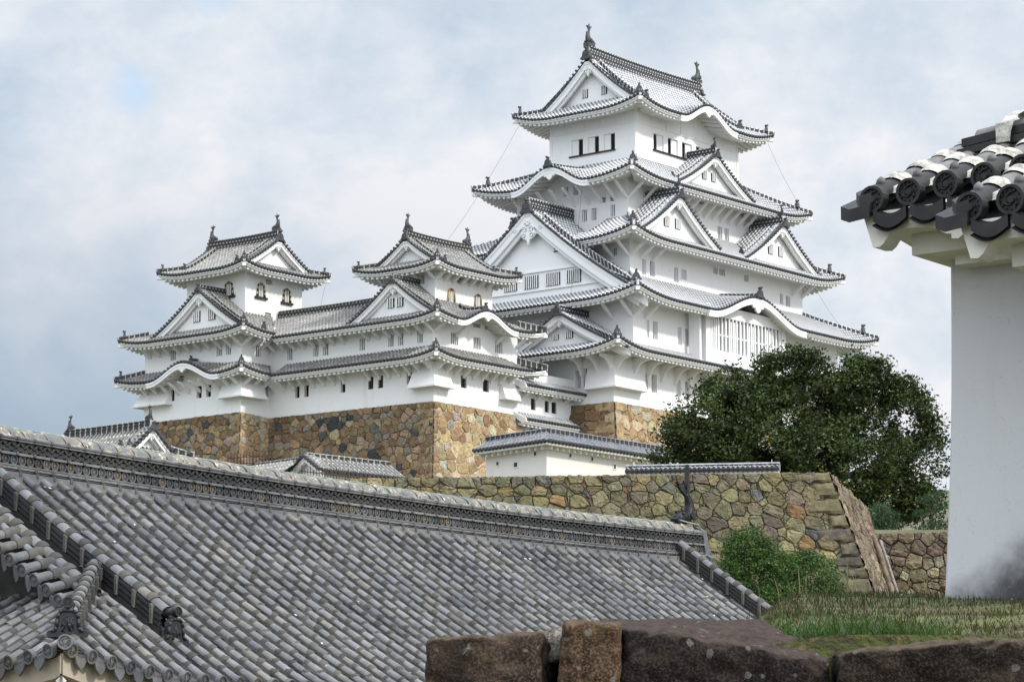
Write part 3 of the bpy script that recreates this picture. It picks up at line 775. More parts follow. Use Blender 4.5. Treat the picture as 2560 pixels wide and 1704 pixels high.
gable_front(gF('W', VC), zp2, 11.2, -8.25, -7.5, t2.roof, M_TILE, M_WHITE, lambda x: 37.5, .85, 2.05,
            wins=[('bars', -4.6, -3.2, 38.75, 39.75), ('bars', -2.6, -1.2, 38.75, 39.75), ('bars', -.5, .9, 38.75, 39.75), ('bars', 1.6, 2.9, 38.75, 39.75), ('slot', -2.6, -2.0, 41.3, 41.75)])
main_ridge(K, K(-8.2, VC, 44.75), K(-2.7, VC, 44.75), t2.roof, M_TILE, .5, .9, .16, 0, .0, 1.15, (True, False))
P = [K(-7.1, VC - x, zp2(x) + .03) for x in (.8, 2.5, 4.5, 6.5, 8.5, 9.4)]
mb = MB(); ridge_line(mb, P, .26, .34, .12); mb.build("descending_ridge", M_TILE, t2.roof)
place(ME_ONI, "ridge_end_tile", P[-1] + V(0, 0, .05), P[-1] - P[-2], .85, t2.roof)
mb = MB(); mb.box(K(-7.55, VC, 38.55), KU * .06, KV * 7.4, V(0, 0, .06)); mb.box(K(-7.55, VC, 40.0), KU * .06, KV * 6.6, V(0, 0, .06)); mb.build("pediment_rail", M_WHITE, t2.roof)
M, L = side_map(K, R2, 'S'); braces(M, [.1, 1.5], 36.75, 'strut', 1.4, 1.2, t2.roof, M_WHITE)
M, L = side_map(K, R2, 'W'); braces(M, [.1, 1.9], 36.75, 'strut', 1.4, 1.2, t2.roof, M_WHITE)

# storey 3 and its roof with twin dormer gables
R3 = (-4.83, U + 4.83, -2.91, VV + 2.91)
storey(K, R3, 38.0, 43.2, keep, M_WHITE,
       [('bars', -3.27, -2.75, 39.63, 40.81), ('bars', -2.25, -1.62, 39.65, 40.83), ('bars', .91, 1.46, 39.66, 40.8), ('bars', 1.88, 2.55, 40.0, 40.78), ('bars', 6.21, 6.81, 41.07, 41.62), ('bars', 7.03, 7.81, 41.07, 41.62), ('bars', 10.5, 11.1, 41.07, 41.62), ('bars', 15.59, 16.03, 39.94, 40.78), ('bars', 16.46, 17.1, 39.88, 40.76)],
       [('bars', -1.7, -1.19, 41.0, 41.6)], .45)
O3 = (-7.52, U + 7.52, -5.31, VV + 5.31)
f3 = prof(41.95, 2.55, 4.11, .22)
t3 = Tier(K, O3, {'S': 4.11, 'W': 4.82, 'N': 4.11, 'E': 4.82}, 41.95, f3, .7, 5.0, keep, M_TILE, M_WHITE)
_D3 = t3.D
t3.D = lambda side: (lambda x, f=_D3(side): 0.0 if abs(x - 5.31 - VC) < 3.6 else f(x)) if side == 'W' else _D3(side)
t3.build({'S': 2.4, 'W': 2.7, 'N': 2.4, 'E': 2.7}, hips=('SW', 'SE'), oni=.75, s_lim={'N': (0, 8), 'W': (0, 5.31 + VC - 3.6)})
me = MB(); M, L = side_map(K, O3, 'W'); eave_side(me, M, L, t3.zf('W'), 2.7, t3.D('W'), s0=5.31 + VC + 3.6); me.build("white_eaves", M_WHITE, t3.roof)
for c in (-.35, 13.9):
    chidori(gF('S', c), c, 5.3, 42.55, 46.1, -4.45, -3.75, -1.2, t3.roof, M_TILE, M_WHITE, lambda x: 42.55, .22, .75, [('bars', -1.25, -.55, 43.55, 44.35), ('bars', .2, .9, 43.55, 44.35)], .42, .62, .88, .72, drop_ridge=True)
# north gable that shows past the west wall
chidori(lambda x, d, z: K(1.2 + x, VV - d, z), 0, 5.6, 42.4, 46.2, -4.6, -3.9, -.9, t3.roof, M_TILE, M_WHITE, lambda x: 42.5, .3, .8, (), .42, .62, 0, .95)
M, L = side_map(K, R3, 'S'); braces(M, [.1, 1.4, 2.9], 41.85, 'strut', 1.4, 1.1, t3.roof, M_WHITE)
braces(M, [L - .1, L - 1.5], 41.85, 'strut', 1.4, 1.1, t3.roof, M_WHITE)
M, L = side_map(K, R3, 'W'); braces(M, [.1, 1.6], 41.85, 'strut', 1.5, 1.1, t3.roof, M_WHITE)

# storey 4 and its roof
R4 = (-2.7, U + 2.7, -1.2, VV + 1.2)
storey(K, R4, 42.5, 48.4, keep, M_WHITE,
       [('slot', 5.13, 5.64, 46.0, 46.37), ('slot', 6.26, 6.76, 46.0, 46.36), ('bars', 6.7, 7.9, 47.0, 47.6), ('bars', 9.33, 9.95, 44.55, 45.59), ('bars', 10.3, 10.9, 44.52, 45.58), ('slot', 12.6, 13.1, 46.9, 47.3)],
       [('bars', 2.76, 3.3, 44.56, 45.5), ('bars', 1.83, 2.36, 44.56, 45.5), ('bars', .03, .52, 44.62, 45.52), ('slot', .95, 1.47, 45.83, 46.22), ('slot', .0, .5, 45.83, 46.22), ('bars', 4.6, 5.1, 46.8, 47.55), ('bars', 3.6, 4.1, 46.8, 47.6)], .35)
O4 = (-5.39, U + 5.39, -3.6, VV + 3.6)
f4 = prof(47.2, 2.55, 3.6, .22)
t4 = Tier(K, O4, {'S': 3.6, 'W': 5.39, 'N': 3.6, 'E': 5.39}, 47.2, f4, .68, 5.0, keep, M_TILE, M_WHITE)
t4.hump['W'] = (VC + .1 + 3.6, 3.6, 1.45, .07)
t4.build({'S': 2.4, 'W': 2.7, 'N': 2.4, 'E': 2.7}, oni=.75, s_lim={})
t4.hump_board('W', 1.05, .42, .95)
t4.hump_ridge('W', -.1, 4.2, .8)
chidori(gF('S', 7.0), 0, 5.3, 47.75, 50.85, -2.75, -2.1, 0, t4.roof, M_TILE, M_WHITE, lambda x: 47.7, .25, .65, [('bars', -1.1, -.5, 48.75, 49.45), ('bars', .15, .75, 48.75, 49.45)], .40, .5, .8, .65, drop_ridge=True)
M, L = side_map(K, R4, 'S'); braces(M, [.1] + [2.0 + 1.15 * i for i in range(15)], 47.1, 'strut', 1.5, 1.3, t4.roof, M_WHITE)
M, L = side_map(K, R4, 'W'); braces(M, [.1] + [1.2 + 1.3 * i for i in range(8)], 47.1, 'strut', 1.6, 1.3, t4.roof, M_WHITE)

# storey 5 and the top roof
R5 = (0, U, 0, VV)
w5 = storey(K, R5, 48.6, 54.6, keep, M_WHITE,
       [('half', 2.34 + 1.93 * i, 3.7 + 1.93 * i, 50.8, 52.1) for i in range(5)] + [('sill', 2.2, 11.6, 50.68, 50.79)],
       [('half', 5.22, 6.39, 50.7, 52.0), ('half', 3.63, 4.76, 50.7, 52.0), ('half', 2.05, 3.17, 50.7, 52.0), ('sill', 2.0, 6.55, 50.58, 50.69)], .25)
trim = MB()
for z in (52.62,):
    trim.box(K(UC, -.03, z), KU * UC, KV * .03, V(0, 0, .05)); trim.box(K(-.03, VC, z), KU * .03, KV * VC, V(0, 0, .05))
for i in range(8): trim.box(K(.12 + 1.97 * i, -.025, 53.4), KU * .05, KV * .025, V(0, 0, .75))
for i in range(6): trim.box(K(-.025, .12 + 1.66 * i, 53.4), KU * .025, KV * .05, V(0, 0, .75))
for q in (.12, 13.93): trim.box(K(q, -.03, 51.0), KU * .12, KV * .03, V(0, 0, 1.6))
for q in (.12, 8.43): trim.box(K(-.03, q, 51.0), KU * .03, KV * .12, V(0, 0, 1.6))
trim.build("timber_trim", M_WHITE, w5)
O5 = (-2.19, U + 2.19, -2.07, VV + 2.07)
f5 = prof(53.5, 4.85, 6.345, .34)
t5 = Tier(K, O5, {'S': 2.1, 'W': 2.1, 'N': 2.1, 'E': 2.1}, 53.5, f5, .68, 4.2, keep, M_TILE, M_WHITE)
LW = O5[1] - O5[0]
t5.full['S'] = [(1.6, LW - 1.6, 6.34)]; t5.full['N'] = [(1.6, LW - 1.6, 6.34)]
t5.hump['S'] = (UC + 2.19, 3.7, 1.4, .06)
_D5 = t5.D
t5.D = lambda side: (lambda x, f=_D5(side): min(f(x), 2.3)) if side in 'WE' else _D5(side)
t5.build(2.15, oni=.7)
t5.hump_board('S', 1.05, .42, .8)
zp5 = lambda x: f5(6.345 - abs(x))
for sg, F in ((0, gF('W', VC)), (1, lambda x, d, z: K(U - d, VC + x, z))):
    gable_front(F, zp5, 5.2, -.62, .12, t5.roof, M_TILE, M_WHITE, lambda x: 54.2, .62, .9 if sg == 0 else 0, wins=[('bars', -1.4, -.8, 55.3, 56.0), ('bars', .5, 1.1, 55.3, 56.0)] if sg == 0 else ())
PR = main_ridge(K, K(-.6, VC, 58.3), K(U + .6, VC, 58.3), t5.roof, M_TILE, .5, .85, .16, .15, 1.62, 1.05)
for uu in (.55, 13.5):
    P = [K(uu, VC - x, zp5(x) + .03) for x in (.4, 1.5, 2.7, 3.9, 4.9)]
    mb = MB(); ridge_line(mb, P, .24, .30, .11); mb.build("descending_ridge", M_TILE, t5.roof)
    place(ME_ONI, "ridge_end_tile", P[-1] + V(0, 0, .05), P[-1] - P[-2], .8, t5.roof)
# lightning conductors
def cable(pts, r, parent, name="lightning_cable"):
    mb = MB(); mb.tube(pts, r, 5); return mb.build(name, M_IRON, parent)
def sagline(a, b, sag, n=10): return [a.lerp(b, i / n) - V(0, 0, sag * 4 * (i / n) * (1 - i / n)) for i in range(n + 1)]
cable(sagline(K(O5[0] + .3, O5[3] - .5, 53.6), K(O3[0] - 3, O4[3] + 1.5, 40.0), .8), .010, keep)
cable(sagline(K(O5[1] - .4, O5[2] + .3, 53.5), K(O4[1] - 1, O4[2] + .4, 48.4), .3), .010, keep)
cable(sagline(K(O3[1] - .5, O3[2] + 2.4, 41.8), K(O2[1] - 2, O2[2] + 2.0, 38.3), .2), .010, keep)
cable(sagline(K(O4[0] + .3, O4[2] + 5, 46.9), K(O2[0] + 1, O2[2] + 7, 37.6), .4), .010, keep)

# ================================================================ west small keep (right one of the two small towers)
SK = M_OLDW
CU, CV0 = -25.31, -1.0
wk = thing("small_keep", "three tier white turret nearest the main keep, faded ochre bell windows on its tower", "castle turret", K(-20, 3, 27.6))
ZE1, ZE2 = 30.62, 33.4
RW = (CU, -16.0, CV0, 7.0)
storey(K, RW, 27.3, 31.3, wk, SK, [('iron', -22.35, -21.73, 28.94, 29.82), ('iron', -19.91, -19.24, 28.94, 29.82)],
       [('iron', 4.65, 5.16, 29.02, 29.92), ('iron', 3.72, 4.21, 29.02, 29.92), ('open', .95, 1.5, 29.05, 29.95)], .55)
storey(K, RW, 31.3, 34.2, wk, SK, [('bars', -23.46, -22.67, 31.9, 32.73), ('bars', -20.98, -20.17, 31.9, 32.73), ('bars', -18.54, -17.72, 31.9, 32.73), ('slot', -21.04, -20.2, 33.45, 33.72), ('slot', -19.72, -18.85, 33.45, 33.72)],
       [('bars', 5.47, 6.01, 31.89, 32.75), ('bars', 2.73, 3.29, 31.88, 32.75), ('bars', 1.83, 2.36, 31.88, 32.75), ('bars', 0.0, 0.57, 31.88, 32.76)], .45)
chute(K, [(CU, .8), (CU, .7), (CU, CV0), (-23.9, CV0), (-23.8, CV0)], [(CU - .01, .9), (CU - .6, .9), (CU - .6, CV0 - .6), (-23.8, CV0 - .6), (-23.7, CV0 - .01)], 28.75, 30.2, 1, wk, SK)
chute(K, [(-18.0, CV0), (-17.9, CV0), (-16.0, CV0), (-16.0, CV0 + .2)], [(-18.1, CV0 - .01), (-18.1, CV0 - .6), (-16.35, CV0 - .6), (-16.0, CV0 - .3)], 28.68, 30.2, 1, wk, SK)
OW1 = (CU - 1.6, -14.5, CV0 - 1.6, 7.0)
fw1 = prof(ZE1, .95, 1.6, .1)
tw1 = Tier(K, OW1, {'S': 1.6, 'W': 1.6, 'N': 1.6, 'E': 1.5}, ZE1, fw1, .42, 3.5, wk, M_TILEO, SK, .33, .08)
tw1.cut['W'] = (0, 1)
tw1.D = lambda side: (lambda x: min(1.6, x)) if side == 'W' else (lambda x: max(0, min(1.6, x, 10.81 - x))) if side == 'S' else (lambda x: 1.5 * max(0, min(1, x / 1.6)))
tw1.build(1.6, sides='SWE', hips=('SW', 'SE'), oni=.55, tips=.45)
M, L = side_map(K, RW, 'S'); braces(M, [.1] + [1.2 + 1.0 * i for i in range(8)], 30.45, 'bracket', 1.15, .85, tw1.roof, SK)
M, L = side_map(K, RW, 'W'); braces(M, [.1] + [1.2 + .95 * i for i in range(6)], 30.45, 'bracket', 1.15, .85, tw1.roof, SK)
OW2 = (CU - 1.5, -14.5, CV0 - 1.6, 6.0 + 1.0)
WC = 2.2
fw2 = prof(ZE2, 3.15, 4.8, .28)
tw2 = Tier(K, OW2, {'S': 1.6, 'W': 1.6, 'N': 1.6, 'E': 1.5}, ZE2, fw2, .42, 3.5, wk, M_TILEO, SK, .33, .08)
tw2.cut['W'] = (0, 1)
def DW2(side):
    if side == 'W': return lambda x: min(1.7, x) if x < 6.6 else 1.7
    if side == 'S': return lambda x: x if x < .75 else 4.8 if x < 3.5 else max(0, min(3.2, (12.3 - x - 1.49) / 1.5 * 1.6))
    return lambda x: 1.5 * max(0, min(1, x / 1.6))
tw2.D = DW2
tw2.hump['S'] = (-21.6 + 26.81 + .3, 3.1, 1.0, .05)
tw2.build(1.6, sides='SWE', hips=('SW', 'SE'), oni=.6, tips=.45)
tw2.hump_board('S', 1.08, .34, .62); tw2.hump_ridge('S', .3, 2.6, .6)
zpw = lambda x: fw2(4.8 - abs(x))
gable_front(gF('W', WC), zpw, 4.5, -26.15, -25.75, tw2.roof, M_TILEO, SK, lambda x: 33.9, .42, .72, .08, .33, wins=[('bars', -.75, -.1, 34.55, 35.25), ('bars', .1, .75, 34.55, 35.25)])
main_ridge(K, K(-26.1, WC, 36.45), K(-23.3, WC, 36.45), tw2.roof, M_TILEO, .34, .42, .11, 0, 0, .6, (True, False))
M, L = side_map(K, RW, 'S'); braces(M, [.1, 2.4, 6.9, 9.2], 33.25, 'strut', 1.1, .8, tw2.roof, SK)
M, L = side_map(K, RW, 'W'); braces(M, [.1] + [1.1 + 1.0 * i for i in range(6)], 33.25, 'strut', 1.1, .8, tw2.roof, SK)
RT = (-23.31, -16.9, .63, 5.63)
storey(K, RT, 33.5, 38.2, wk, SK, [('slot', -20.89, -20.22, 36.83, 37.24), ('kato_faded', -22.08, -21.05, 35.2, 36.35), ('kato_faded', -19.05, -18.08, 35.2, 36.35)], [('bars', 1.62, 2.14, 36.55, 37.2)], .25)
OT = (-24.9, -15.4, -.95, 7.1)
fT = prof(37.52, 2.5, 4.02, .32)
tT = Tier(K, OT, {'S': 1.5, 'W': 1.5, 'N': 1.5, 'E': 1.5}, 37.52, fT, .42, 3.0, wk, M_TILEO, SK, .33, .08)
LT = OT[1] - OT[0]
tT.full['S'] = [(1.1, LT - 1.1, 4.02)]; tT.full['N'] = [(1.1, LT - 1.1, 4.02)]
tT.build(1.6, oni=.5, tips=.45)
VT = (OT[2] + OT[3]) / 2
zpT = lambda x: fT(4.02 - abs(x))
for sg, F in ((0, gF('W', VT)), (1, lambda x, d, z: K(-40.3 - d, VT + x, z))):
    gable_front(F, zpT, 3.2, -23.75, -23.2, tT.roof, M_TILEO, SK, lambda x: 38.0, .38, .55 if sg == 0 else 0, .08, .33)
main_ridge(K, K(-23.7, VT, 40.0), K(-16.6, VT, 40.0), tT.roof, M_TILEO, .36, .48, .11, .08, 1.15, .7)
for uu in (-22.9, -17.4):
    P = [K(uu, VT - x, zpT(x) + .03) for x in (.3, 1.2, 2.2, 3.0)]
    mb = MB(); ridge_line(mb, P, .2, .22, .09); mb.build("descending_ridge", M_TILEO, tT.roof); place(ME_ONI, "ridge_end_tile", P[-1], P[-1] - P[-2], .5, tT.roof)
M, L = side_map(K, RT, 'S'); braces(M, [.1] + [.95 * i for i in range(1, 7)], 37.4, 'strut', 1.0, .7, tT.roof, SK)
M, L = side_map(K, RT, 'W'); braces(M, [.1, 1.6, 4.8], 37.4, 'strut', 1.0, .7, tT.roof, SK)

# ================================================================ connecting corridor between the two small keeps
co = thing("corridor_turret", "long two storey white corridor linking the two small towers", "castle corridor", K(-22.5, 11, 27.8))
RC = (CU, -19.5, 7.0, 14.84)
storey(K, RC, 27.3, 31.3, co, SK, (), [('open', 11.83, 12.29, 29.04, 29.9), ('open', 10.92, 11.37, 29.04, 29.9), ('open', 7.34, 7.8, 29.03, 29.88)], .55, 'W')
storey(K, RC, 31.3, 34.2, co, SK, (), [('bars', 12.57, 13.14, 31.88, 32.77), ('bars', 9.98, 10.53, 31.89, 32.77), ('bars', 9.01, 9.58, 31.89, 32.77)], .45, 'W')
OC = (CU - 1.6, -18.0, 7.0, 13.24)
def long_side(F, O, ze, fz, Dep, ov, parent, tile, white, start=None, name="tiled_roof"):
    M, L = side_map(F, O, 'W'); mb = MB()
    roof_side(mb, M, L, lambda s, d: fz(d), (lambda s: Dep), start, .33, .08, .6)
    r = mb.build(name, [tile, M_DARK], parent); me = MB(); eave_side(me, M, L, lambda s, d: fz(d), ov, lambda s: Dep); me.build("white_eaves", white, r); return r
rc1 = long_side(K, OC, ZE1, fw1, 1.6, 1.6, co, M_TILEO, SK)
OC2 = (CU - 1.5, -18.0, 7.0, 13.2)
fc2 = prof(ZE2, 2.35, 4.1, .12)
rc2 = long_side(K, OC2, ZE2, fc2, 4.1, 1.6, co, M_TILEO, SK)
# the slope runs on behind both towers' gables
mb = MB(); M, L = side_map(K, (OC2[0], -18, 4.4, 7.0), 'W'); roof_side(mb, M, L, lambda s, d: fc2(d), lambda s: 4.1, lambda s: 1.72, .33, .08, .6); mb.build("tiled_roof", [M_TILEO, M_DARK], co); mb = MB(); M, L = side_map(K, (OC2[0], -18, 13.2, 16.5), 'W')
roof_side(mb, M, L, lambda s, d: fc2(d), lambda s: 4.1, lambda s: min(4.09, s + .02), .33, .08, .6); mb.build("tiled_roof", [M_TILEO, M_DARK], co)
main_ridge(K, K(OC2[0] + 4.1, 4.6, 35.72), K(OC2[0] + 4.1, 16.4, 35.72), rc2, M_TILEO, .36, .42, .11, .05, 0, 0, (False, False))
M, L = side_map(K, RC, 'W'); braces(M, [.4 + .98 * i for i in range(8)], 30.45, 'bracket', 1.15, .85, rc1, SK); braces(M, [.4 + .98 * i for i in range(8)], 33.25, 'strut', 1.1, .8, rc2, SK)

# ================================================================ north-west small keep (far left tower)
ik = thing("small_keep", "three tier white turret at the far left, black and gold bell windows on its tower", "castle turret", K(-24, 19.5, 27.9))
IU, IV = -28.31, 14.84
RI = (IU, -19.0, IV, 24.9)
storey(K, RI, 27.5, 31.3, ik, SK, [('open', -25.72, -25.4, 29.3, 30.13)], [('open', 21.7, 22.14, 29.35, 30.22), ('open', 18.85, 19.36, 29.33, 30.22), ('open', 17.89, 18.39, 29.33, 30.22), ('slot', 20.73, 21.3, 30.75, 31.15)], .5, 'SWN')
storey(K, RI, 31.3, 34.6, ik, SK, [('bars', -26.82, -26.24, 32.18, 33.03)], [('bars', 21.62, 22.17, 32.4, 33.15), ('bars', 16.81, 17.4, 32.25, 33.04), ('bars', 15.89, 16.44, 32.25, 33.04)], .45, 'SWN')
chute(K, [(IU, 16.5), (IU, 16.4), (IU, IV), (-26.3, IV), (-26.2, IV)], [(IU - .01, 16.6), (IU - .6, 16.55), (IU - .6, IV - .65), (-26.2, IV - .65), (-26.1, IV - .01)], 29.12, 30.5, 1, ik, SK)
chute(K, [(-27.5, 24.9), (IU, 24.9), (IU, 22.2), (IU, 22.1)], [(-27.5, 25.5), (IU - .6, 25.5), (IU - .6, 22.0), (IU - .01, 21.9)], 29.2, 30.5, 1, ik, SK)
ZI1, ZI2 = 30.68, 33.68
OI1 = (IU - 1.6, -19.0, IV - 1.6, 26.45)
fi1 = prof(ZI1, .95, 1.6, .1)
ti1 = Tier(K, OI1, {'S': 1.6, 'W': 1.6, 'N': 1.55, 'E': 99}, ZI1, fi1, .42, 3.5, ik, M_TILEO, SK, .33, .08)
ti1.cut['S'] = (0, 1); ti1.cut['N'] = (0, 1)
ti1.D = lambda side: (lambda x: max(0, min(1.6, x, (13.21 - x)))) if side == 'W' else (lambda x: 1.6 * max(0, min(1, x / 1.6))) 
ti1.start['S'] = lambda x: max(0.0, x - 3.0); 
ti1.hump['W'] = (19.3 - 13.24, 3.5, 1.15, .05)
ti1.build(1.6, sides='SWN', hips=('SW', 'NW'), oni=.55, tips=.45, s_lim={'S': (0, 3.0), 'N': (0, 6)})
ti1.hump_board('W', 1.06, .34, .6); ti1.hump_ridge('W', 1.0, 1.55, .55)
OI2 = (IU - 1.6, -18.5, IV - 1.75, 26.15)
IC = 18.6
fi2 = prof(ZI2, 3.6, 5.5, .28)
ti2 = Tier(K, OI2, {'S': 1.6, 'W': 1.6, 'N': 1.6, 'E': 99}, ZI2, fi2, .42, 3.5, ik, M_TILEO, SK, .33, .08)
ti2.cut['S'] = (0, 1); ti2.cut['N'] = (0, 1)
LI = OI2[3] - OI2[2]
ti2.D = lambda side: (lambda x: max(0, min(1.8, x, LI - x))) if side == 'W' else (lambda x: x if x < .9 else 5.5 if x < 3.7 else 3.5) if side == 'S' else (lambda x: min(x, 2.2))
ti2.start['S'] = lambda x: max(0.0, x - 3.1) if x < 8 else 3.4
ti2.build(1.6, sides='SWN', hips=('SW', 'NW'), oni=.6, tips=.45, s_lim={'S': (0, 3.1), 'N': (0, 6)})
zpi = lambda x: fi2(5.5 - abs(x))
mb = MB(); roof_side(mb, lambda s, d, z: K(-29.05 + s, IC + 5.5 - d, z), 3.0, lambda s, d: fi2(d), lambda s: 5.48, None, .33, .08, .6, True, False); mb.build('gable_roof', [M_TILEO, M_DARK], ti2.roof)
gable_front(gF('W', IC), zpi, 5.1, -29.1, -28.6, ti2.roof, M_TILEO, SK, lambda x: 34.2, .46, .8, .08, .33, wins=[('bars', -1.35, -.6, 34.95, 35.75), ('bars', .2, .95, 34.95, 35.75)])
main_ridge(K, K(-29.0, IC, 37.2), K(-26.3, IC, 37.2), ti2.roof, M_TILEO, .36, .42, .11, 0, 0, .75, (True, False))
P = [K(-28.3, IC - x, zpi(x) + .03) for x in (.6, 1.8, 3.2, 4.6, 5.0)]; mb = MB(); ridge_line(mb, P, .2, .24, .09); mb.build("descending_ridge", M_TILEO, ti2.roof); place(ME_ONI, "ridge_end_tile", K(-27.3, OI2[2] + .5, fi2(.5) + .1), P[-1] - P[-2], .55, ti2.roof)
M, L = side_map(K, RI, 'W'); braces(M, [.1] + [1.05 * i for i in range(1, 10)], 30.5, 'strut', 1.1, .8, ti1.roof, SK); braces(M, [.1] + [1.05 * i for i in range(1, 10)], 33.5, 'strut', 1.1, .8, ti2.roof, SK)
M, L = side_map(K, RI, 'S'); braces(M, [.1, 1.1, 2.1], 30.5, 'strut', 1.1, .8, ti1.roof, SK); braces(M, [.1, 1.1, 2.1], 33.5, 'strut', 1.1, .8, ti2.roof, SK)
RTI = (-26.31, -20.2, 16.51, 22.62)
storey(K, RTI, 34.2, 39.4, ik, SK, [('kato', -25.19, -24.19, 37.05, 38.15), ('kato', -22.4, -21.43, 37.02, 38.12), ('slot', -24.15, -23.46, 38.15, 38.5), ('slot', -24.19, -23.52, 35.62, 36.0)], [('kato', 17.64, 18.7, 37.1, 38.2)], .2)
# top roof: ridge along v, gable to the south
OIT = (-27.95, -18.7, 15.05, 24.2)
UT = (OIT[0] + OIT[1]) / 2
fIT = prof(38.9, 2.75, 4.62, .3)
tIT = Tier(K, OIT, {'S': 1.5, 'W': 1.5, 'N': 1.5, 'E': 1.5}, 38.9, fIT, .42, 3.0, ik, M_TILEO, SK, .33, .08)
LV = OIT[3] - OIT[2]
tIT.full['W'] = [(1.1, LV - 1.1, 4.62)]; tIT.full['E'] = [(1.1, LV - 1.1, 4.62)]
tIT.build(1.6, oni=.5, tips=.5)
zpIT = lambda x: fIT(4.62 - abs(x))
gable_front(gF('S', UT), zpIT, 3.8, 15.95, 16.5, tIT.roof, M_TILEO, SK, lambda x: 39.3, .36, .6, .08, .33)
gable_front(lambda x, d, z: K(UT + x, 39.25 - d, z), zpIT, 3.8, 15.95, 16.5, tIT.roof, M_TILEO, SK, lambda x: 39.3, .36, 0, .08, .33)
main_ridge(K, K(UT, 16.0, 41.65), K(UT, 23.2, 41.65), tIT.roof, M_TILEO, .38, .55, .12, .06, 1.15, .8)
for vv, e in ((16.9, 1), (22.4, 1)):
    P = [K(UT - x, vv, zpIT(x) + .03) for x in (.3, 1.4, 2.5, 3.5)]
    mb = MB(); ridge_line(mb, P, .2, .22, .09); mb.build("descending_ridge", M_TILEO, tIT.roof); place(ME_ONI, "ridge_end_tile", P[-1], P[-1] - P[-2], .55, tIT.roof)
cable(sagline(K(OIT[1] - .3, OIT[2] + .2, 38.7), K(-20.5, 14.6, 36.0), .15), .010, ik)

# ================================================================ low link building between the right small keep and the main keep
wa = thing("link_turret", "low white link building with iron barred windows tucked between small keep and main keep", "castle corridor", K(-12.6, 1, 25))
storey(K, (-16.0, -9.2, -.8, 4.0), 20.5, 31.0, wa, SK, [('iron', -14.2, -13.64, 28.26, 29.1), ('iron', -12.56, -12.06, 28.26, 29.1), ('iron', -11.76, -11.16, 28.26, 29.1), ('iron', -14.3, -13.79, 26.13, 26.88), ('iron', -13.48, -12.87, 26.13, 26.88), ('iron', -11.77, -11.24, 26.13, 26.88)], (), .6, 'S')
for (ze, dep, rise, u1, nm) in ((29.75, 4.0, 2.0, -8.9, 'a'), (27.25, 1.25, .65, -9.1, 'b')):
    O = (-16.4, u1, -2.05, 4.0); M, L = side_map(K, O, 'S'); f = lambda s, d, ze=ze, rise=rise, dep=dep: ze + rise * d / dep
    mb = MB(); roof_side(mb, M, L, f, lambda s, dep=dep: dep, None, .33, .08, .6); r_ = mb.build("tiled_roof", [M_TILE, M_DARK], wa)
    me = MB(); eave_side(me, M, L, f, 1.25, lambda s: 1.3); 
    me.prism([M(-.05, d, z) for d, z in ((-.1, ze + .02), (dep, f(0, dep) + .1), (dep, f(0, dep) - .2), (.2, ze - .34), (-.06, ze - .22))], M(.12, 0, 0) - M(-.05, 0, 0)); me.build("white_eaves", SK, r_)
    Mw, _ = side_map(K, (-16.0, -9.2, -.8, 4), 'S'); braces(Mw, [.9 + 1.6 * i for i in range(4)], ze - .25, 'strut', .8, .5, r_, SK)
    if nm == 'a': main_ridge(K, K(-12.5, 1.9, 31.75), K(-9.0, 1.9, 31.75), r_, M_TILE, .34, .45, .12, 0, 0, 0, (False, False))
# ================================================================ ground
def ray_pt(px, py, y):
    """point of the place seen at photo pixel (px,py) when it stands y metres ahead"""
    a = (px - 1280) / 7050; b = (852 - py) / 7050; c, s = math.cos(R(9.3)), math.sin(R(9.3))
    d = V(a, c - b * s, s + b * c); return d * (y / d.y)
def lerp_tab(tab, x):
    if x <= tab[0][0]: return tab[0][1]
    for (a, p), (b, q) in zip(tab[:-1], tab[1:]):
        if x <= b: t = (x - a) / (b - a); t = t * t * (3 - 2 * t); return p + (q - p) * t
    return tab[-1][1]
GT = [(0, -1.6), (9, -1.8), (20, -3.4), (48, -3.4), (62, 3.2), (80, 4.6), (92, 5.6), (93, 8.0), (96, 9.2), (125, 11.0), (160, 15.5), (185, 20.2), (200, 22), (260, 22), (420, 2), (700, -6), (6000, -6)]
def ground_z(x, y):
    z = lerp_tab(GT, y)
    if abs(x) > 60: z += (-6 - z) * min(1, (abs(x) - 60) / 200)
    return z
mb = MB()
ys = [-400, -60, -10, 0, 5, 9, 14, 20, 30, 40, 48, 52, 57, 62, 70, 80, 92, 93, 96, 105, 115, 125, 140, 150, 160, 172, 185, 200, 230, 260, 300, 360, 420, 520, 700, 1200, 2500, 5500]
xs = [-4000, -1500, -600, -260, -150, -90, -60, -40, -25, -15, -8, -3, 0, 4, 8, 12, 20, 30, 45, 60, 90, 150, 260, 600, 1500, 4000]
mb.grid([[V(x, y, ground_z(x, y)) for x in xs] for y in ys], 0, True)
m, nt, b = new_mat("hill_ground"); g = G(nt); p = g.pos(); n = g.noise(p, .25, 6, .6); n2 = g.noise(p, 2.5, 5)
c = g.mix(g.step(n, .4, .6), (.07, .085, .03), (.16, .14, .085)); c = g.mix(g.step(n2, .35, .7), c, (.09, .08, .045)); nt.links.new(c, b.inputs['Base Color']); b.inputs['Roughness'].default_value = .95
tag(mb.build("ground", m), kind='structure')

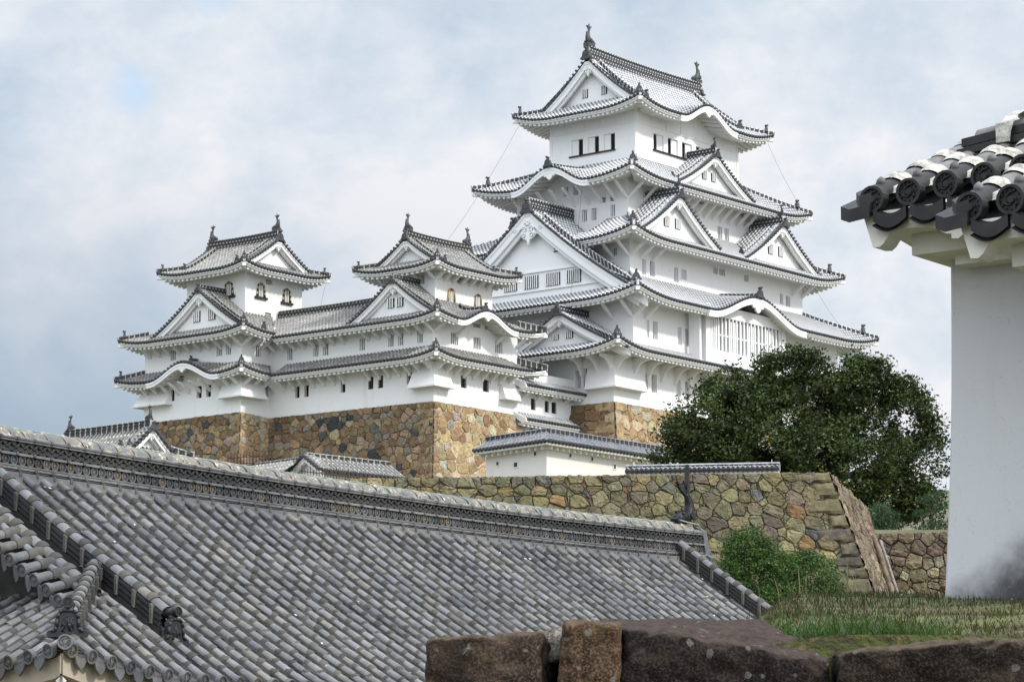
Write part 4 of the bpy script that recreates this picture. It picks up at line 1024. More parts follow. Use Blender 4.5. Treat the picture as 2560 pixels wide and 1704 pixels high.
# ================================================================ stone walls
def poly_clip(P, nx, ny, c):
    out = []
    for i in range(len(P)):
        a, b_ = P[i], P[(i + 1) % len(P)]; da = a[0] * nx + a[1] * ny - c; db = b_[0] * nx + b_[1] * ny - c
        if da <= 0: out.append(a)
        if (da < 0 < db) or (db < 0 < da): t = da / (da - db); out.append((a[0] + (b_[0] - a[0]) * t, a[1] + (b_[1] - a[1]) * t))
    return out
def stone_cells(Wd, H, size, seed, small=.5, gap=.014, aspect=1.25):
    """irregular stones: a power diagram of big seeds in loose courses and small chinking stones"""
    r_ = random.Random(seed); S = []
    y = 0.0
    while y < H:
        hh = size * r_.uniform(.75, 1.2); x = -size * r_.random()
        while x < Wd + size:
            ww = size * aspect * r_.uniform(.65, 1.6)
            S.append((x + ww / 2 + r_.uniform(-.15, .15) * size, y + hh / 2 + r_.uniform(-.28, .28) * size, (min(ww, hh * 1.5) * .42) ** 2)); x += ww
        y += hh
    big = len(S)
    for q in range(int(big * small)):
        S.append((r_.uniform(0, Wd), r_.uniform(0, H), -(size * r_.uniform(.16, .3)) ** 2 * r_.uniform(0, 1)))
    cs = size * 1.6; grid_ = {}
    for i, (x, y, w) in enumerate(S): grid_.setdefault((int(x // cs), int(y // cs)), []).append(i)
    cells = []
    for i, (x, y, w) in enumerate(S):
        P = [(max(0, x - 2 * size), max(0, y - 2 * size)), (min(Wd, x + 2 * size), max(0, y - 2 * size)), (min(Wd, x + 2 * size), min(H, y + 2 * size)), (max(0, x - 2 * size), min(H, y + 2 * size))]
        if P[1][0] <= P[0][0] or P[2][1] <= P[1][1]: continue
        gx, gy = int(x // cs), int(y // cs)
        for a in (-1, 0, 1):
            for b_ in (-1, 0, 1):
                for j in grid_.get((gx + a, gy + b_), ()):
                    if j == i or len(P) < 3: continue
                    X, Y, w2 = S[j]; dx, dy = X - x, Y - y; l = math.hypot(dx, dy)
                    if l < 1e-6: continue
                    c = (X * X + Y * Y - w2 - x * x - y * y + w) / 2 / l
                    P = poly_clip(P, dx / l, dy / l, c - gap * r_.uniform(.5, 1.1))
        if len(P) >= 3:
            ar = abs(sum(P[k][0] * P[(k + 1) % len(P)][1] - P[(k + 1) % len(P)][0] * P[k][1] for k in range(len(P)))) / 2
            if ar > (size * .12) ** 2: cells.append((P, ar, i < big))
    return cells
def stone_face(mb, TL, TR, BR, BL, size, seed, palette, small=.5, gap=.014, bulge=.09, aspect=1.25, curve=0.0, skip=None):
    Wd = ((TR - TL).length + (BR - BL).length) / 2; H = ((TL - BL).length + (TR - BR).length) / 2
    nrm = (TR - TL).cross(BL - TL).normalized()
    if nrm.y > 0 and abs(nrm.y) > .2: nrm = -nrm
    elif abs(nrm.y) <= .2 and nrm.z < 0: nrm = -nrm
    def pos(x, y, o):
        s, t = x / Wd, y / H
        p = TL.lerp(TR, s).lerp(BL.lerp(BR, s), t); return p + nrm * (o - curve * 4 * t * (1 - t))
    r_ = random.Random(seed + 5)
    n = 12; mb.cc = (1, 1, 1)
    mb.grid([[pos(Wd * i / n, H * j / n, -.026) for i in range(n + 1)] for j in range(n + 1)], 1)
    for P, ar, big in stone_cells(Wd, H, size, seed, small, gap, aspect):
        cx = sum(p[0] for p in P) / len(P); cy = sum(p[1] for p in P) / len(P)
        if skip and skip(cx, cy): continue
        Q = []
        for k in range(len(P)):
            a, b_ = P[k], P[(k + 1) % len(P)]
            el = math.hypot(b_[0] - a[0], b_[1] - a[1])
            for t in ((.12, .36, .64, .88) if el > size * .45 else (.16, .84)):
                w_ = .055 * el * (1 if .2 < t < .8 else .45); Q.append((a[0] + (b_[0] - a[0]) * t + r_.uniform(-1, .55) * w_ * (b_[1] - a[1]) / max(el, 1e-6), a[1] + (b_[1] - a[1]) * t - r_.uniform(-1, .55) * w_ * (b_[0] - a[0]) / max(el, 1e-6)))
        base = r_.choices([q[0] for q in palette], [q[1] for q in palette])[0]; v = r_.uniform(.75, 1.25)
        mb.cc = tuple(max(0.01, c * v * r_.uniform(.94, 1.06)) for c in base)
        bl = bulge * r_.uniform(.5, 1.2) * (1 if big else .5); tx, ty = r_.uniform(-.3, .3), r_.uniform(-.38, .15)
        rings = []
        for sc, o in ((1.0, -.032), (.985, bl * .45), (.90, bl * .9), (.5, bl * 1.0)):
            rings.append([mb.vert(pos(cx + (q[0] - cx) * sc, cy + (q[1] - cy) * sc, o + ((q[0] - cx) * tx + (q[1] - cy) * ty) * sc * .35 + (r_.uniform(-.022, .022) if o > 0 else 0))) for q in Q])
        nq = len(Q)
        for ra, rb in zip(rings[:-1], rings[1:]):
            for k in range(nq): mb.face((ra[k], ra[(k + 1) % nq], rb[(k + 1) % nq], rb[k]), 0, False)
        mb.face(rings[-1], 0, False)
    mb.cc = (1, 1, 1)
def corner_blocks(mb, T, B, da, db, na, nb, palette, seed, hmin=.5, hmax=.85, la=1.5, lb=.8, proud=.10):
    """alternating long corner stones between top corner T and bottom corner B; da, db: unit vectors along the two faces away from the corner; na, nb outward normals"""
    r_ = random.Random(seed); L = (B - T).length; dn = (B - T).normalized(); y = 0; k = 0
    while y < L - .05:
        h = min(r_.uniform(hmin, hmax), L - y); a, b_ = (la, lb) if k % 2 == 0 else (lb, la); a *= r_.uniform(.8, 1.15); b_ *= r_.uniform(.8, 1.15)
        base = r_.choices([q[0] for q in palette], [q[1] for q in palette])[0]; v = r_.uniform(.9, 1.15); mb.cc = tuple(c * v for c in base)
        e = .018
        for (d, l) in ((da, a), (db, b_)):
            nn = na if d is da else nb; od = db if d is da else da
            c0 = T + dn * (y + e); c1 = T + dn * (y + h - e); o = (nn * 1.0) * proud * r_.uniform(.8, 1.1)
            cr = (na + nb) * proud * .9
            k0, k1 = r_.uniform(.84, 1.08), r_.uniform(.84, 1.08); na_, nb_ = 7, 5; rows = []; so = V(seed * 3.1 + k, y * 2.3, 0)
            for j in range(nb_ + 1):
                row = []
                for i in range(na_ + 1):
                    fa, fb = i / na_, j / nb_
                    q_ = (c0 + d * (l * k0 * fa)).lerp(c1 + d * (l * k1 * fa), fb)
                    edge = min(1, min(1 - fa, .5) * 5) * min(1, min(fb, 1 - fb) * 4.5)
                    q_ = q_ + (cr * (1 - fa) ** 3 * .9 if fa < .35 else V(0, 0, 0))
                    ed2 = max(edge, .35 if fa < .3 else 0)
                    q_ = q_ + nn * (-.06 + (proud + .06) * ed2 ** .5 + (.05 * mnoise.noise(q_ * 3.1 + so) + .02 * mnoise.noise(q_ * 9 + so)) * edge)
                    q_ = q_ + dn * (.04 * mnoise.noise(q_ * 2.3 + so) * (1 if j in (0, nb_) else .3)) + d * (.07 * mnoise.noise(q_ * 3 + so) if i == na_ else 0)
                    row.append(q_)
                rows.append(row)
            mb.grid(rows, 0)
        y += h; k += 1
    mb.cc = (1, 1, 1)
PAL_T = [((.235, .150, .065), 5), ((.195, .122, .055), 5), ((.27, .195, .105), 3), ((.165, .098, .047), 4), ((.20, .17, .115), 2), ((.050, .053, .058), 1.8), ((.15, .128, .095), 1.5)]  # palette of the shaded faces, their shade painted into the stone tones
PAL_S = [((.37, .245, .105), 5), ((.33, .215, .09), 4), ((.40, .30, .165), 3), ((.29, .17, .07), 2), ((.30, .27, .205), 2), ((.39, .33, .22), 1)]
PAL_G = [((.155, .128, .066), 4), ((.135, .118, .07), 4), ((.185, .148, .075), 2), ((.115, .095, .066), 3), ((.19, .115, .048), 1.2), ((.085, .08, .072), 1.2)]
PAL_R = [((.225, .165, .095), 4), ((.19, .145, .088), 3), ((.155, .11, .07), 3), ((.27, .22, .145), 2), ((.125, .098, .078), 1.5)]
def _grey(P, f): return [(tuple(c[i] + (sum(c) / 3 - c[i]) * f for i in range(3)), w) for c, w in P]
PAL_T = _grey(PAL_T, .22); PAL_S = _grey(PAL_S, .24); PAL_G = [(tuple(x * 1.18 for x in c), w) for c, w in _grey(PAL_G, .12)]; PAL_R = _grey(PAL_R, .15)
# small keeps' base
zt, zb = 27.62, 20.2
def BP(u, v, z, bu=.24, bv=.19, top=zt):
    """point of the battered base under wall corner (u,v)"""
    h = top - z; return K(u - bu * h, v - bv * h, z)
base1 = thing("stone_base", "tall ochre stone base of mixed brown and dark stones under the small towers", "stone wall", K(-25, 8, 20.2))
mb = MB()
stone_face(mb, BP(IU - .1, 26.5, zt + .3), BP(IU - .1, IV - .1, zt + .3), BP(IU - .1, IV - .1, zb), BP(IU - .1, 26.5, zb), .56, 11, PAL_T, 1.0)
mb.build("stone_facing", [M_STONE, M_MORT], base1)
mb = MB()
stone_face(mb, BP(IU - .1, IV - .1, zt + .3), BP(CU - .1, IV - .1, zt + .15), BP(CU - .1, IV - .1, zb), BP(IU - .1, IV - .1, zb), .52, 12, PAL_S, .9)
mb.build("stone_facing", [M_STONE, M_MORT], base1)
mb = MB()
stone_face(mb, BP(CU - .1, IV - .1, zt + .15), BP(CU - .1, CV0 - .1, zt), BP(CU - .1, CV0 - .1, zb), BP(CU - .1, IV - .1, zb), .56, 13, PAL_T, 1.0)
mb.build("stone_facing", [M_STONE, M_MORT], base1)
mb = MB()
stone_face(mb, BP(CU - .1, CV0 - .1, zt), BP(-15.9, CV0 - .1, zt, .0), BP(-15.9, CV0 - .1, zb, -.03), BP(CU - .1, CV0 - .1, zb), .72, 14, PAL_S, .6, .026, .07)
mb.build("stone_facing", [M_STONE, M_MORTL], base1)
mb = MB()
for (u, v, sd_) in ((CU - .1, CV0 - .1, 21), (IU - .1, IV - .1, 22)):
    mb = MB(); corner_blocks(mb, BP(u, v, zt + (.0 if u > -26 else .25)), BP(u, v, zb), KV, KU, -KU, -KV, PAL_T[:3], sd_, .5, .95, 1.5, .85, .07)
    mb.build("corner_stone", [M_STONE], base1)
# main keep's base
base2 = thing("stone_base", "golden stone base with big corner blocks under the main keep, half behind the tree", "stone wall", K(5, -4.6, 21))
zt2 = 29.05
def BQ(u, v, z): return BP(u, v, z, .25, .235, zt2)
mb = MB()
stone_face(mb, BQ(-9.3, 4, zt2), BQ(-9.3, -4.7, zt2), BQ(-9.3, -4.7, 20.5), BQ(-9.3, 4, 20.5), .8, 31, PAL_T[:4], .7, .014, .07)
stone_face(mb, BQ(-9.3, -4.7, zt2), BQ(22, -4.7, zt2), BQ(22, -4.7, 20.5), BQ(-9.3, -4.7, 20.5), .75, 32, PAL_S, .7, .014, .07)
mb.build("stone_facing", [M_STONE, M_MORT], base2)
mb = MB(); corner_blocks(mb, BQ(-9.3, -4.7, zt2), BQ(-9.3, -4.7, 20.5), KV, KU, -KU, -KV, PAL_S[:3], 33, .6, 1.0, 1.9, 1.1); mb.build("corner_stone", [M_STONE], base2)

# terrace wall in the middle distance
TRc = ray_pt(2066, 1180, 86.0); fr = V(-.989, .148, 0); bk = V(math.sin(R(16)), math.cos(R(16)), 0)
nF, nR = V(-.148, -.989, 0), V(math.cos(R(16)), -math.sin(R(16)), 0)
h_ = 5.2; BRc = TRc + nF * (.27 * h_) + nR * (.35 * h_) - V(0, 0, h_)
TLc = TRc + fr * 15.9; TLc.z = TRc.z + .05; BLc = TLc + nF * (.27 * h_) - V(0, 0, h_)
tw = thing("terrace_wall", "mossy olive grey rubble retaining wall with a battered corner, in front of the big tree", "stone wall", (BRc.x, BRc.y, BRc.z))
mb = MB(); stone_face(mb, TLc, TRc, BRc, BLc, .36, 41, PAL_G, 1.9, .008, .085, 1.35, .05, lambda x, y: x > 16.75 - .36)
mb.build("stone_facing", [M_STONEG, M_MORT], tw)
TBk = TRc + bk * 7.5 - V(0, 0, .35); BBk = TBk + nR * (.31 * h_) - V(0, 0, h_ - .3)
mb = MB(); stone_face(mb, TRc, TBk, BBk, BRc, .36, 42, _grey(PAL_R, .1), .9, .015, .10, 1.5); mb.build("stone_facing", [M_STONER, M_MORT], tw)
mb = MB(); corner_blocks(mb, TRc, BRc, fr, bk, nF, nR, [((.125, .110, .072), 3), ((.15, .125, .075), 2), ((.085, .070, .060), 2)], 43, .34, .62, 1.05, .58, .08)
mb.build("corner_stone", [M_STONEG], tw)
mb = MB(); mb.grid([[TLc, TRc + nF * -.1, TBk], [TLc + bk * 9, TRc + bk * 8 + fr * 1, TBk + bk * .5]]); mb.build("terrace_top", m, tw)
# far wall right of the corner
a = ray_pt(2138, 1334, 93.0); b_ = ray_pt(2640, 1334, 91.5); b_.z = a.z
fw = MB(); dn = V(0, -.35, -3.4); stone_face(fw, a, b_, b_ + dn, a + dn, .38, 51, PAL_R, 1.3, .012, .10, 1.2)
fo = fw.build("rubble_wall", [M_STONER, M_MORT]); tag(fo, "low brown rubble wall of rounded stones between the terrace corner and the near plaster wall", "stone wall")
# two weathered poles leaning in the corner
for (x0, y0, x1, y1, yy, r_, lab) in ((2184, 1338, 2246, 1530, 90.5, .085, "thicker brown timber pole leaning against the rubble wall beside the terrace corner"), (2201, 1350, 2258, 1524, 90.8, .05, "thin grey timber pole leaning beside the thicker one in the terrace corner")):
    mb = MB(); p0 = ray_pt(x0, y0, yy); p1 = ray_pt(x1, y1, yy - 1.0); mb.tube([p0.lerp(p1, q / 6) for q in range(7)], r_, 8)
    tag(mb.build("leaning_pole", mat_plain("pole_wood" if r_ > .07 else "grey_pole_wood", (.16, .12, .09) if r_ > .07 else (.22, .2, .18), .85, .1, .35, 4)), lab, "pole")

# ================================================================ roofed plaster walls and small buildings on the slope
def roofed_wall(name, label, cat, pts, zb_, ze, over, rise, th_, wm, tm, pitch=.3, r=.07, ridge_h=.14, both=True, loops=(), hipc=False):
    """white wall along a polyline with a little tiled roof; pts ground plan (Vectors), first to last"""
    root = thing(name, label, cat, (pts[0].x, pts[0].y, zb_))
    n = len(pts); dirs = [(pts[i + 1] - pts[i]).normalized() for i in range(n - 1)]
    nor = [V(d.y, -d.x, 0) for d in dirs]
    def miter(i, off):
        if i == 0: return pts[0] + nor[0] * off
        if i == n - 1: return pts[-1] + nor[-1] * off
        b2 = (nor[i - 1] + nor[i]).normalized(); return pts[i] + b2 * (off / max(.3, b2.dot(nor[i])))
    mb = MB()
    for sg in (1, -1):
        mb.grid([[miter(i, sg * th_ / 2) + V(0, 0, z - 0) for i in range(n)] for z in (0, ze - zb_ + .1)], 0)
    mb.grid([[miter(0, -th_ / 2), miter(0, th_ / 2)], [miter(0, -th_ / 2) + V(0, 0, ze - zb_ + .3), miter(0, th_ / 2) + V(0, 0, ze - zb_ + .3)]])
    mb.grid([[miter(n - 1, -th_ / 2), miter(n - 1, th_ / 2)], [miter(n - 1, -th_ / 2) + V(0, 0, ze - zb_ + .3), miter(n - 1, th_ / 2) + V(0, 0, ze - zb_ + .3)]])
    for i in range(len(mb.v)): mb.v[i] = (mb.v[i][0], mb.v[i][1], mb.v[i][2] + zb_ - pts[0].z)
    for (seg, s, z, w_, hh) in loops:
        c = pts[seg] + dirs[seg] * s + nor[seg] * (th_ / 2 + .01); c.z = z
        for (dx, dz, a, b2) in ((0, hh / 2, w_ / 2, .03), (0, -hh / 2, w_ / 2, .03), (-w_ / 2, 0, .03, hh / 2), (w_ / 2, 0, .03, hh / 2)):
            mb.box(c + dirs[seg] * dx + V(0, 0, dz), dirs[seg] * a, nor[seg] * .025, V(0, 0, b2))
        mb.box(c + V(0, 0, .02) - nor[seg] * .01, dirs[seg] * (w_ / 2 - .03), nor[seg] * .012, V(0, 0, hh / 2 - .03), 1)
    mb.build("plaster_wall", [wm, M_BACK], root)
    mt, me = MB(), MB()
    for i in range(n - 1):
        for sg in ((1, -1) if both else (1,)):
            A, B_ = miter(i, sg * over), miter(i + 1, sg * over); A0, B0 = pts[i], pts[i + 1]
            L = (B0 - A0).length; d = dirs[i]; nn = nor[i] * sg
            sA = (A - A0).dot(d); sB = (B_ - A0).dot(d); S0, S1 = min(sA, 0), max(sB, L)
            if i == 0: S0 -= .25
            if i == n - 2: S1 += .25
            M = lambda s, dd, z, A0=A0, d=d, nn=nn, S0=S0: V(*((A0 + d * (s + S0) + nn * (over - dd)).xy), z)
            f = lambda s, dd: ze + rise * (dd / over)
            def lim0(s, sA=sA, sB=sB, S0=S0, L=L, i=i): return 0.0
            def D_(s, S0=S0, sA=sA, sB=sB, L=L, i=i):
                x = s + S0; q = over
                if i > 0 and x < 0 and sA < 0: q = min(q, over * max(0, (x - sA) / -sA))
                if i < n - 2 and x > L and sB > L: q = min(q, over * max(0, (sB - x) / (sB - L)))
                return q
            def S_(s, S0=S0, sA=sA, sB=sB, L=L, i=i):
                x = s + S0
                if i > 0 and sA > 0 and x < sA: return over * (1 - x / sA) if x > 0 else over
                if i < n - 2 and sB < L and x > sB: return over * (1 - (L - x) / (L - sB)) if x < L else over
                return 0.0
            roof_side(mt, M, S1 - S0, f, D_, S_, pitch, r, .4)
            if sg == 1 or i == 0: eave_side(me, M, S1 - S0, f, over - th_ / 2, D_, .5, 0, None, .06, .22, .12)
    rf = mt.build("tiled_roof", [tm, M_DARK], root); me.build("eave_plaster", wm, rf)
    mr = MB(); ridge_line(mr, [V(p.x, p.y, ze + rise) for p in ([pts[0] - dirs[0] * .25] + pts[1:-1] + [pts[-1] + dirs[-1] * .25])], .26, ridge_h, .085); mr.build("roof_ridge", tm, rf)
    return root
Y0 = 150.0
cA = ray_pt(1366, 1109, Y0); zE = cA.z
dW_, dS_ = R(-41), R(40)
pC = V(cA.x, cA.y, 0); pL = pC + V(math.sin(dW_), math.cos(dW_), 0) * 4.7; pRr = pC + V(math.sin(dS_), math.cos(dS_), 0) * 15
roofed_wall("roofed_wall", "cream plaster wall with a grey tiled roof bending round a corner, below the main keep's base", "plaster wall", [pL, pC, pRr], zE - 2.6, zE, .95, .62, .5, M_CREAM, M_TILEG, .3, .075, .2,
            loops=[(0, 1.0, zE - .75, .26, .26), (0, 2.5, zE - .95, .34, .3), (0, 4.1, zE - .5, .26, .26), (1, 1.7, zE - .5, .24, .26), (1, 3.6, zE - .5, .24, .26), (1, 5.6, zE - .75, .24, .3), (1, 8.4, zE - .75, .24, .3)])
# tiled coping on the terrace edge
p0 = ray_pt(1585, 1176, 88.0); p1 = ray_pt(1930, 1171, 87.3)
roofed_wall("coping_wall", "low wall whose straight grey tiled coping just shows above the terrace wall", "plaster wall", [V(p0.x, p0.y, 0), V(p1.x, p1.y, 0)], p0.z - .9, p0.z - .03, .30, .13, .26, M_CREAM, mat_tile('pale_coping_tile', (.26, .265, .28), (.42, .42, .42), .12, .05, (.13, .133, .14), .4, .3), .15, .04, .03)
# gatehouse roof
Yg = 140.0
ga = ray_pt(765, 1133, Yg); gz = ga.z
gate = thing("gatehouse", "small white gatehouse with a gabled tile roof, behind the big roof ridge at left", "gatehouse", (ga.x, ga.y, gz - 3.5))
FG = Frame((ga.x, ga.y, 0), R(46))
def gab(x, d, z): return FG(d, x, z)
zg = lambda x: gz - .12 - .62 * abs(x)
mb = MB()
for sg in (-1, 1):
    M = lambda s, d, z, sg=sg: FG(s, sg * (1.35 - d), z)
    roof_side(mb, M, 5.6, lambda s, d: zg(1.35 - d), lambda s: 1.33, None, .28, .07, .4)
r_ = mb.build("tiled_roof", [M_TILEO, M_DARK], gate)
main_ridge(FG, FG(-.02, 0, gz - .15), FG(5.6, 0, gz - .15), r_, M_TILEO, .26, .16, .09, 0, 0, 0)
gable_front(gab, zg, 1.3, -.12, .25, r_, M_TILEO, M_OLDW, lambda x: gz - 3, .22, 0, .07, .28, inner=False)
mb = MB(); mb.box(FG(2.9, 0, gz - 2.3), FG.u * 2.62, FG.v * .95, V(0, 0, 1.4)); mb.build("plaster_wall", M_CREAM, gate)
mb = MB(); mb.box(FG(3.6, -.97, gz - 1.55), FG.u * .35, FG.v * .02, V(0, 0, .3)); mb.build("dark_window", M_BLACK, gate)
mb = MB(); M = lambda s, d, z: FG(-2.6 + s, 1.4 + 1.2 - d, z)
roof_side(mb, lambda s, d, z: FG(-.4 + d * 0 - .2, 0, 0) if 0 else K(0, 0, 0) + (FG(-1.2 + d, .35 + s, z) - K(0, 0, 0)), 5.2, lambda s, d: gz - 1.0 + .6 * d, lambda s: 1.3, None, .28, .07, .4)
M2 = MB()
sr = mb.build("side_roof", [M_TILEO, M_DARK], gate)
main_ridge(FG, FG(.1, .35, gz - .3), FG(.1, 5.5, gz - .3), sr, M_TILEO, .24, .14, .08, 0, 0, 0)
mb = MB(); mb.box(FG(.3, 3.2, gz - 2.3), FG.u * .6, FG.v * 2.5, V(0, 0, 1.3)); mb.build("plaster_wall", M_CREAM, gate)
# thin bamboo fences in front of the stone base
def fence(label, x0, y0, x1, y1, yy, n, hgt):
    mb = MB(); a = ray_pt(x0, y0, yy); b2 = ray_pt(x1, y1, yy)
    root = thing("bamboo_fence", label, "fence", (a.x, a.y, a.z - hgt))
    for q in (.25, .7): 
        mr = MB(); mr.tube([a - V(0, 0, hgt * q), b2 - V(0, 0, hgt * q)], .022, 5); mr.build("rail", M_BROWN, root)
    rr = random.Random(n)
    for i in range(n):
        mp = MB(); p = a.lerp(b2, i / (n - 1)); mp.tube([p + V(0, 0, rr.uniform(-.05, .18)), p - V(0, 0, hgt)], .02 if i % 4 else .035, 5); mp.build("post", M_BROWN, root)
fence("thin dark bamboo fence on the slope between the left yagura and the gatehouse", 570, 1136, 672, 1128, 143, 14, .75)
fence("thin dark bamboo fence in front of the gatehouse's white wall", 755, 1168, 935, 1190, 136, 26, .7)
# far-left turret roof
Yl = 140.0
lt = ray_pt(378, 1052, Yl)
yg = thing("corner_turret", "small turret roof with two fish finials peeking over the big ridge at far left", "castle turret", (lt.x, lt.y, lt.z - 6))
FL = Frame((lt.x, lt.y, 0), R(40)); zl = lt.z
OL = (-2.2, 2.2, -.85, 6.6)
fl_ = prof(zl - 2.05, 1.75, 2.2, .25)
tl_ = Tier(FL, OL, {'S': 1.0, 'W': 1.0, 'N': 1.0, 'E': 1.0}, zl - 2.05, fl_, .3, 2.2, yg, M_TILEO, M_OLDW, .28, .07)
tl_.full['W'] = [(.8, 6.6, 2.2)]; tl_.full['E'] = [(.8, 6.6, 2.2)]
tl_.build(.8, oni=.45, tips=.4, hips=('SW', 'SE'))
zpl = lambda x: fl_(2.2 - abs(x))
gable_front(lambda x, d, z: FL(x, d, z), zpl, 1.75, -.12, .3, tl_.roof, M_TILEO, M_OLDW, lambda x: zl - 1.8, .3, .35, .07, .28)
main_ridge(FL, FL(0, -.1, zl - .28), FL(0, 6.3, zl - .28), tl_.roof, M_TILEO, .3, .3, .09, .02, .7, .5)
place(ME_ONI, "ridge_end_tile", FL(-1.5, .55, fl_(.7) + .05), -FL.u, .5, tl_.roof); place(ME_ONI, "ridge_end_tile", FL(-1.0, 5.9, fl_(1.2) + .05), -FL.u, .5, tl_.roof)
mb = MB(); mb.box(FL(0, 2.9, zl - 4.0), FL.u * 1.4, FL.v * 3.0, V(0, 0, 1.9)); mb.build("plaster_wall", M_OLDW, yg)
# ================================================================ big foreground roof
TB = R(36.1); PB = .28
A0 = V(-5.796, 33.173, 0); ZB = 3.836
FB = Frame((A0.x, A0.y, 0), TB)            # u along the ridge, +v away from the viewer's slope
DEP, TPB = 3.95, .65
UL, URt = -3.2, PB * 54.6
def mat_ftile(name, rough=.5, bump=.25):
    m, nt, b = new_mat(name); g = G(nt); p = g.pos(); col = g.attr('col', 'Color')
    n = g.noise(p, 9, 5, .62); n2 = g.noise(p, 38, 4, .6)
    c = g.mix(g.step(n, .3, .72), g.mix(1.0, col, (.78, .78, .78), 'MULTIPLY'), g.mix(1.0, col, (1.18, 1.17, 1.15), 'MULTIPLY'))
    n0 = g.noise(p, .8, 5, .6); c = g.mix(g.step(n0, .35, .68), g.mix(1.0, c, (.74, .75, .78), 'MULTIPLY'), g.mix(1.0, c, (1.16, 1.14, 1.10), 'MULTIPLY'))
    c = g.mix(g.math('MULTIPLY', g.step(n2, .60, .74), .6), c, g.mix(1.0, col, (1.45, 1.3, 1.05), 'MULTIPLY'))
    nt.links.new(c, b.inputs['Base Color']); b.inputs['Roughness'].default_value = rough; b.inputs['Specular IOR Level'].default_value = .4
    g.bump(n2, bump, .01, b); return m
M_FT = mat_ftile("smoked_tile", .48); M_FM = mat_ftile("tile_mortar", .9, .8)
m, nt, b = new_mat("ridge_cap_lichen"); g = G(nt); p = g.pos(); n = g.noise(p, 5.5, 6, .7); n2 = g.noise(p, 22, 4)
c = g.mix(g.step(n, .42, .56), (.13, .131, .134), (.20, .182, .145)); c = g.mix(g.math('MULTIPLY', g.step(n2, .56, .66), g.step(n, .5, .6)), c, (.46, .445, .41))
nt.links.new(c, b.inputs['Base Color']); b.inputs['Roughness'].default_value = .75; g.bump(n2, .5, .02, b); M_CAP = m
M_BUFF = mat_plaster("buff_plaster", (.40, .345, .27), .3, (.30, .25, .18), 1.5)
M_CORD = mat_plain("green_cord", (.22, .27, .22), .7, .2)
def fcol(r_):
    v = r_.uniform(.85, 1.15); q = r_.random()
    base = (.142, .142, .150) if q < .76 else (.142, .136, .128) if q < .95 else (.092, .095, .102)
    return tuple(c * v for c in base)
def mcol(r_): v = r_.uniform(.75, 1.2); return (.078 * v, .075 * v, .068 * v)
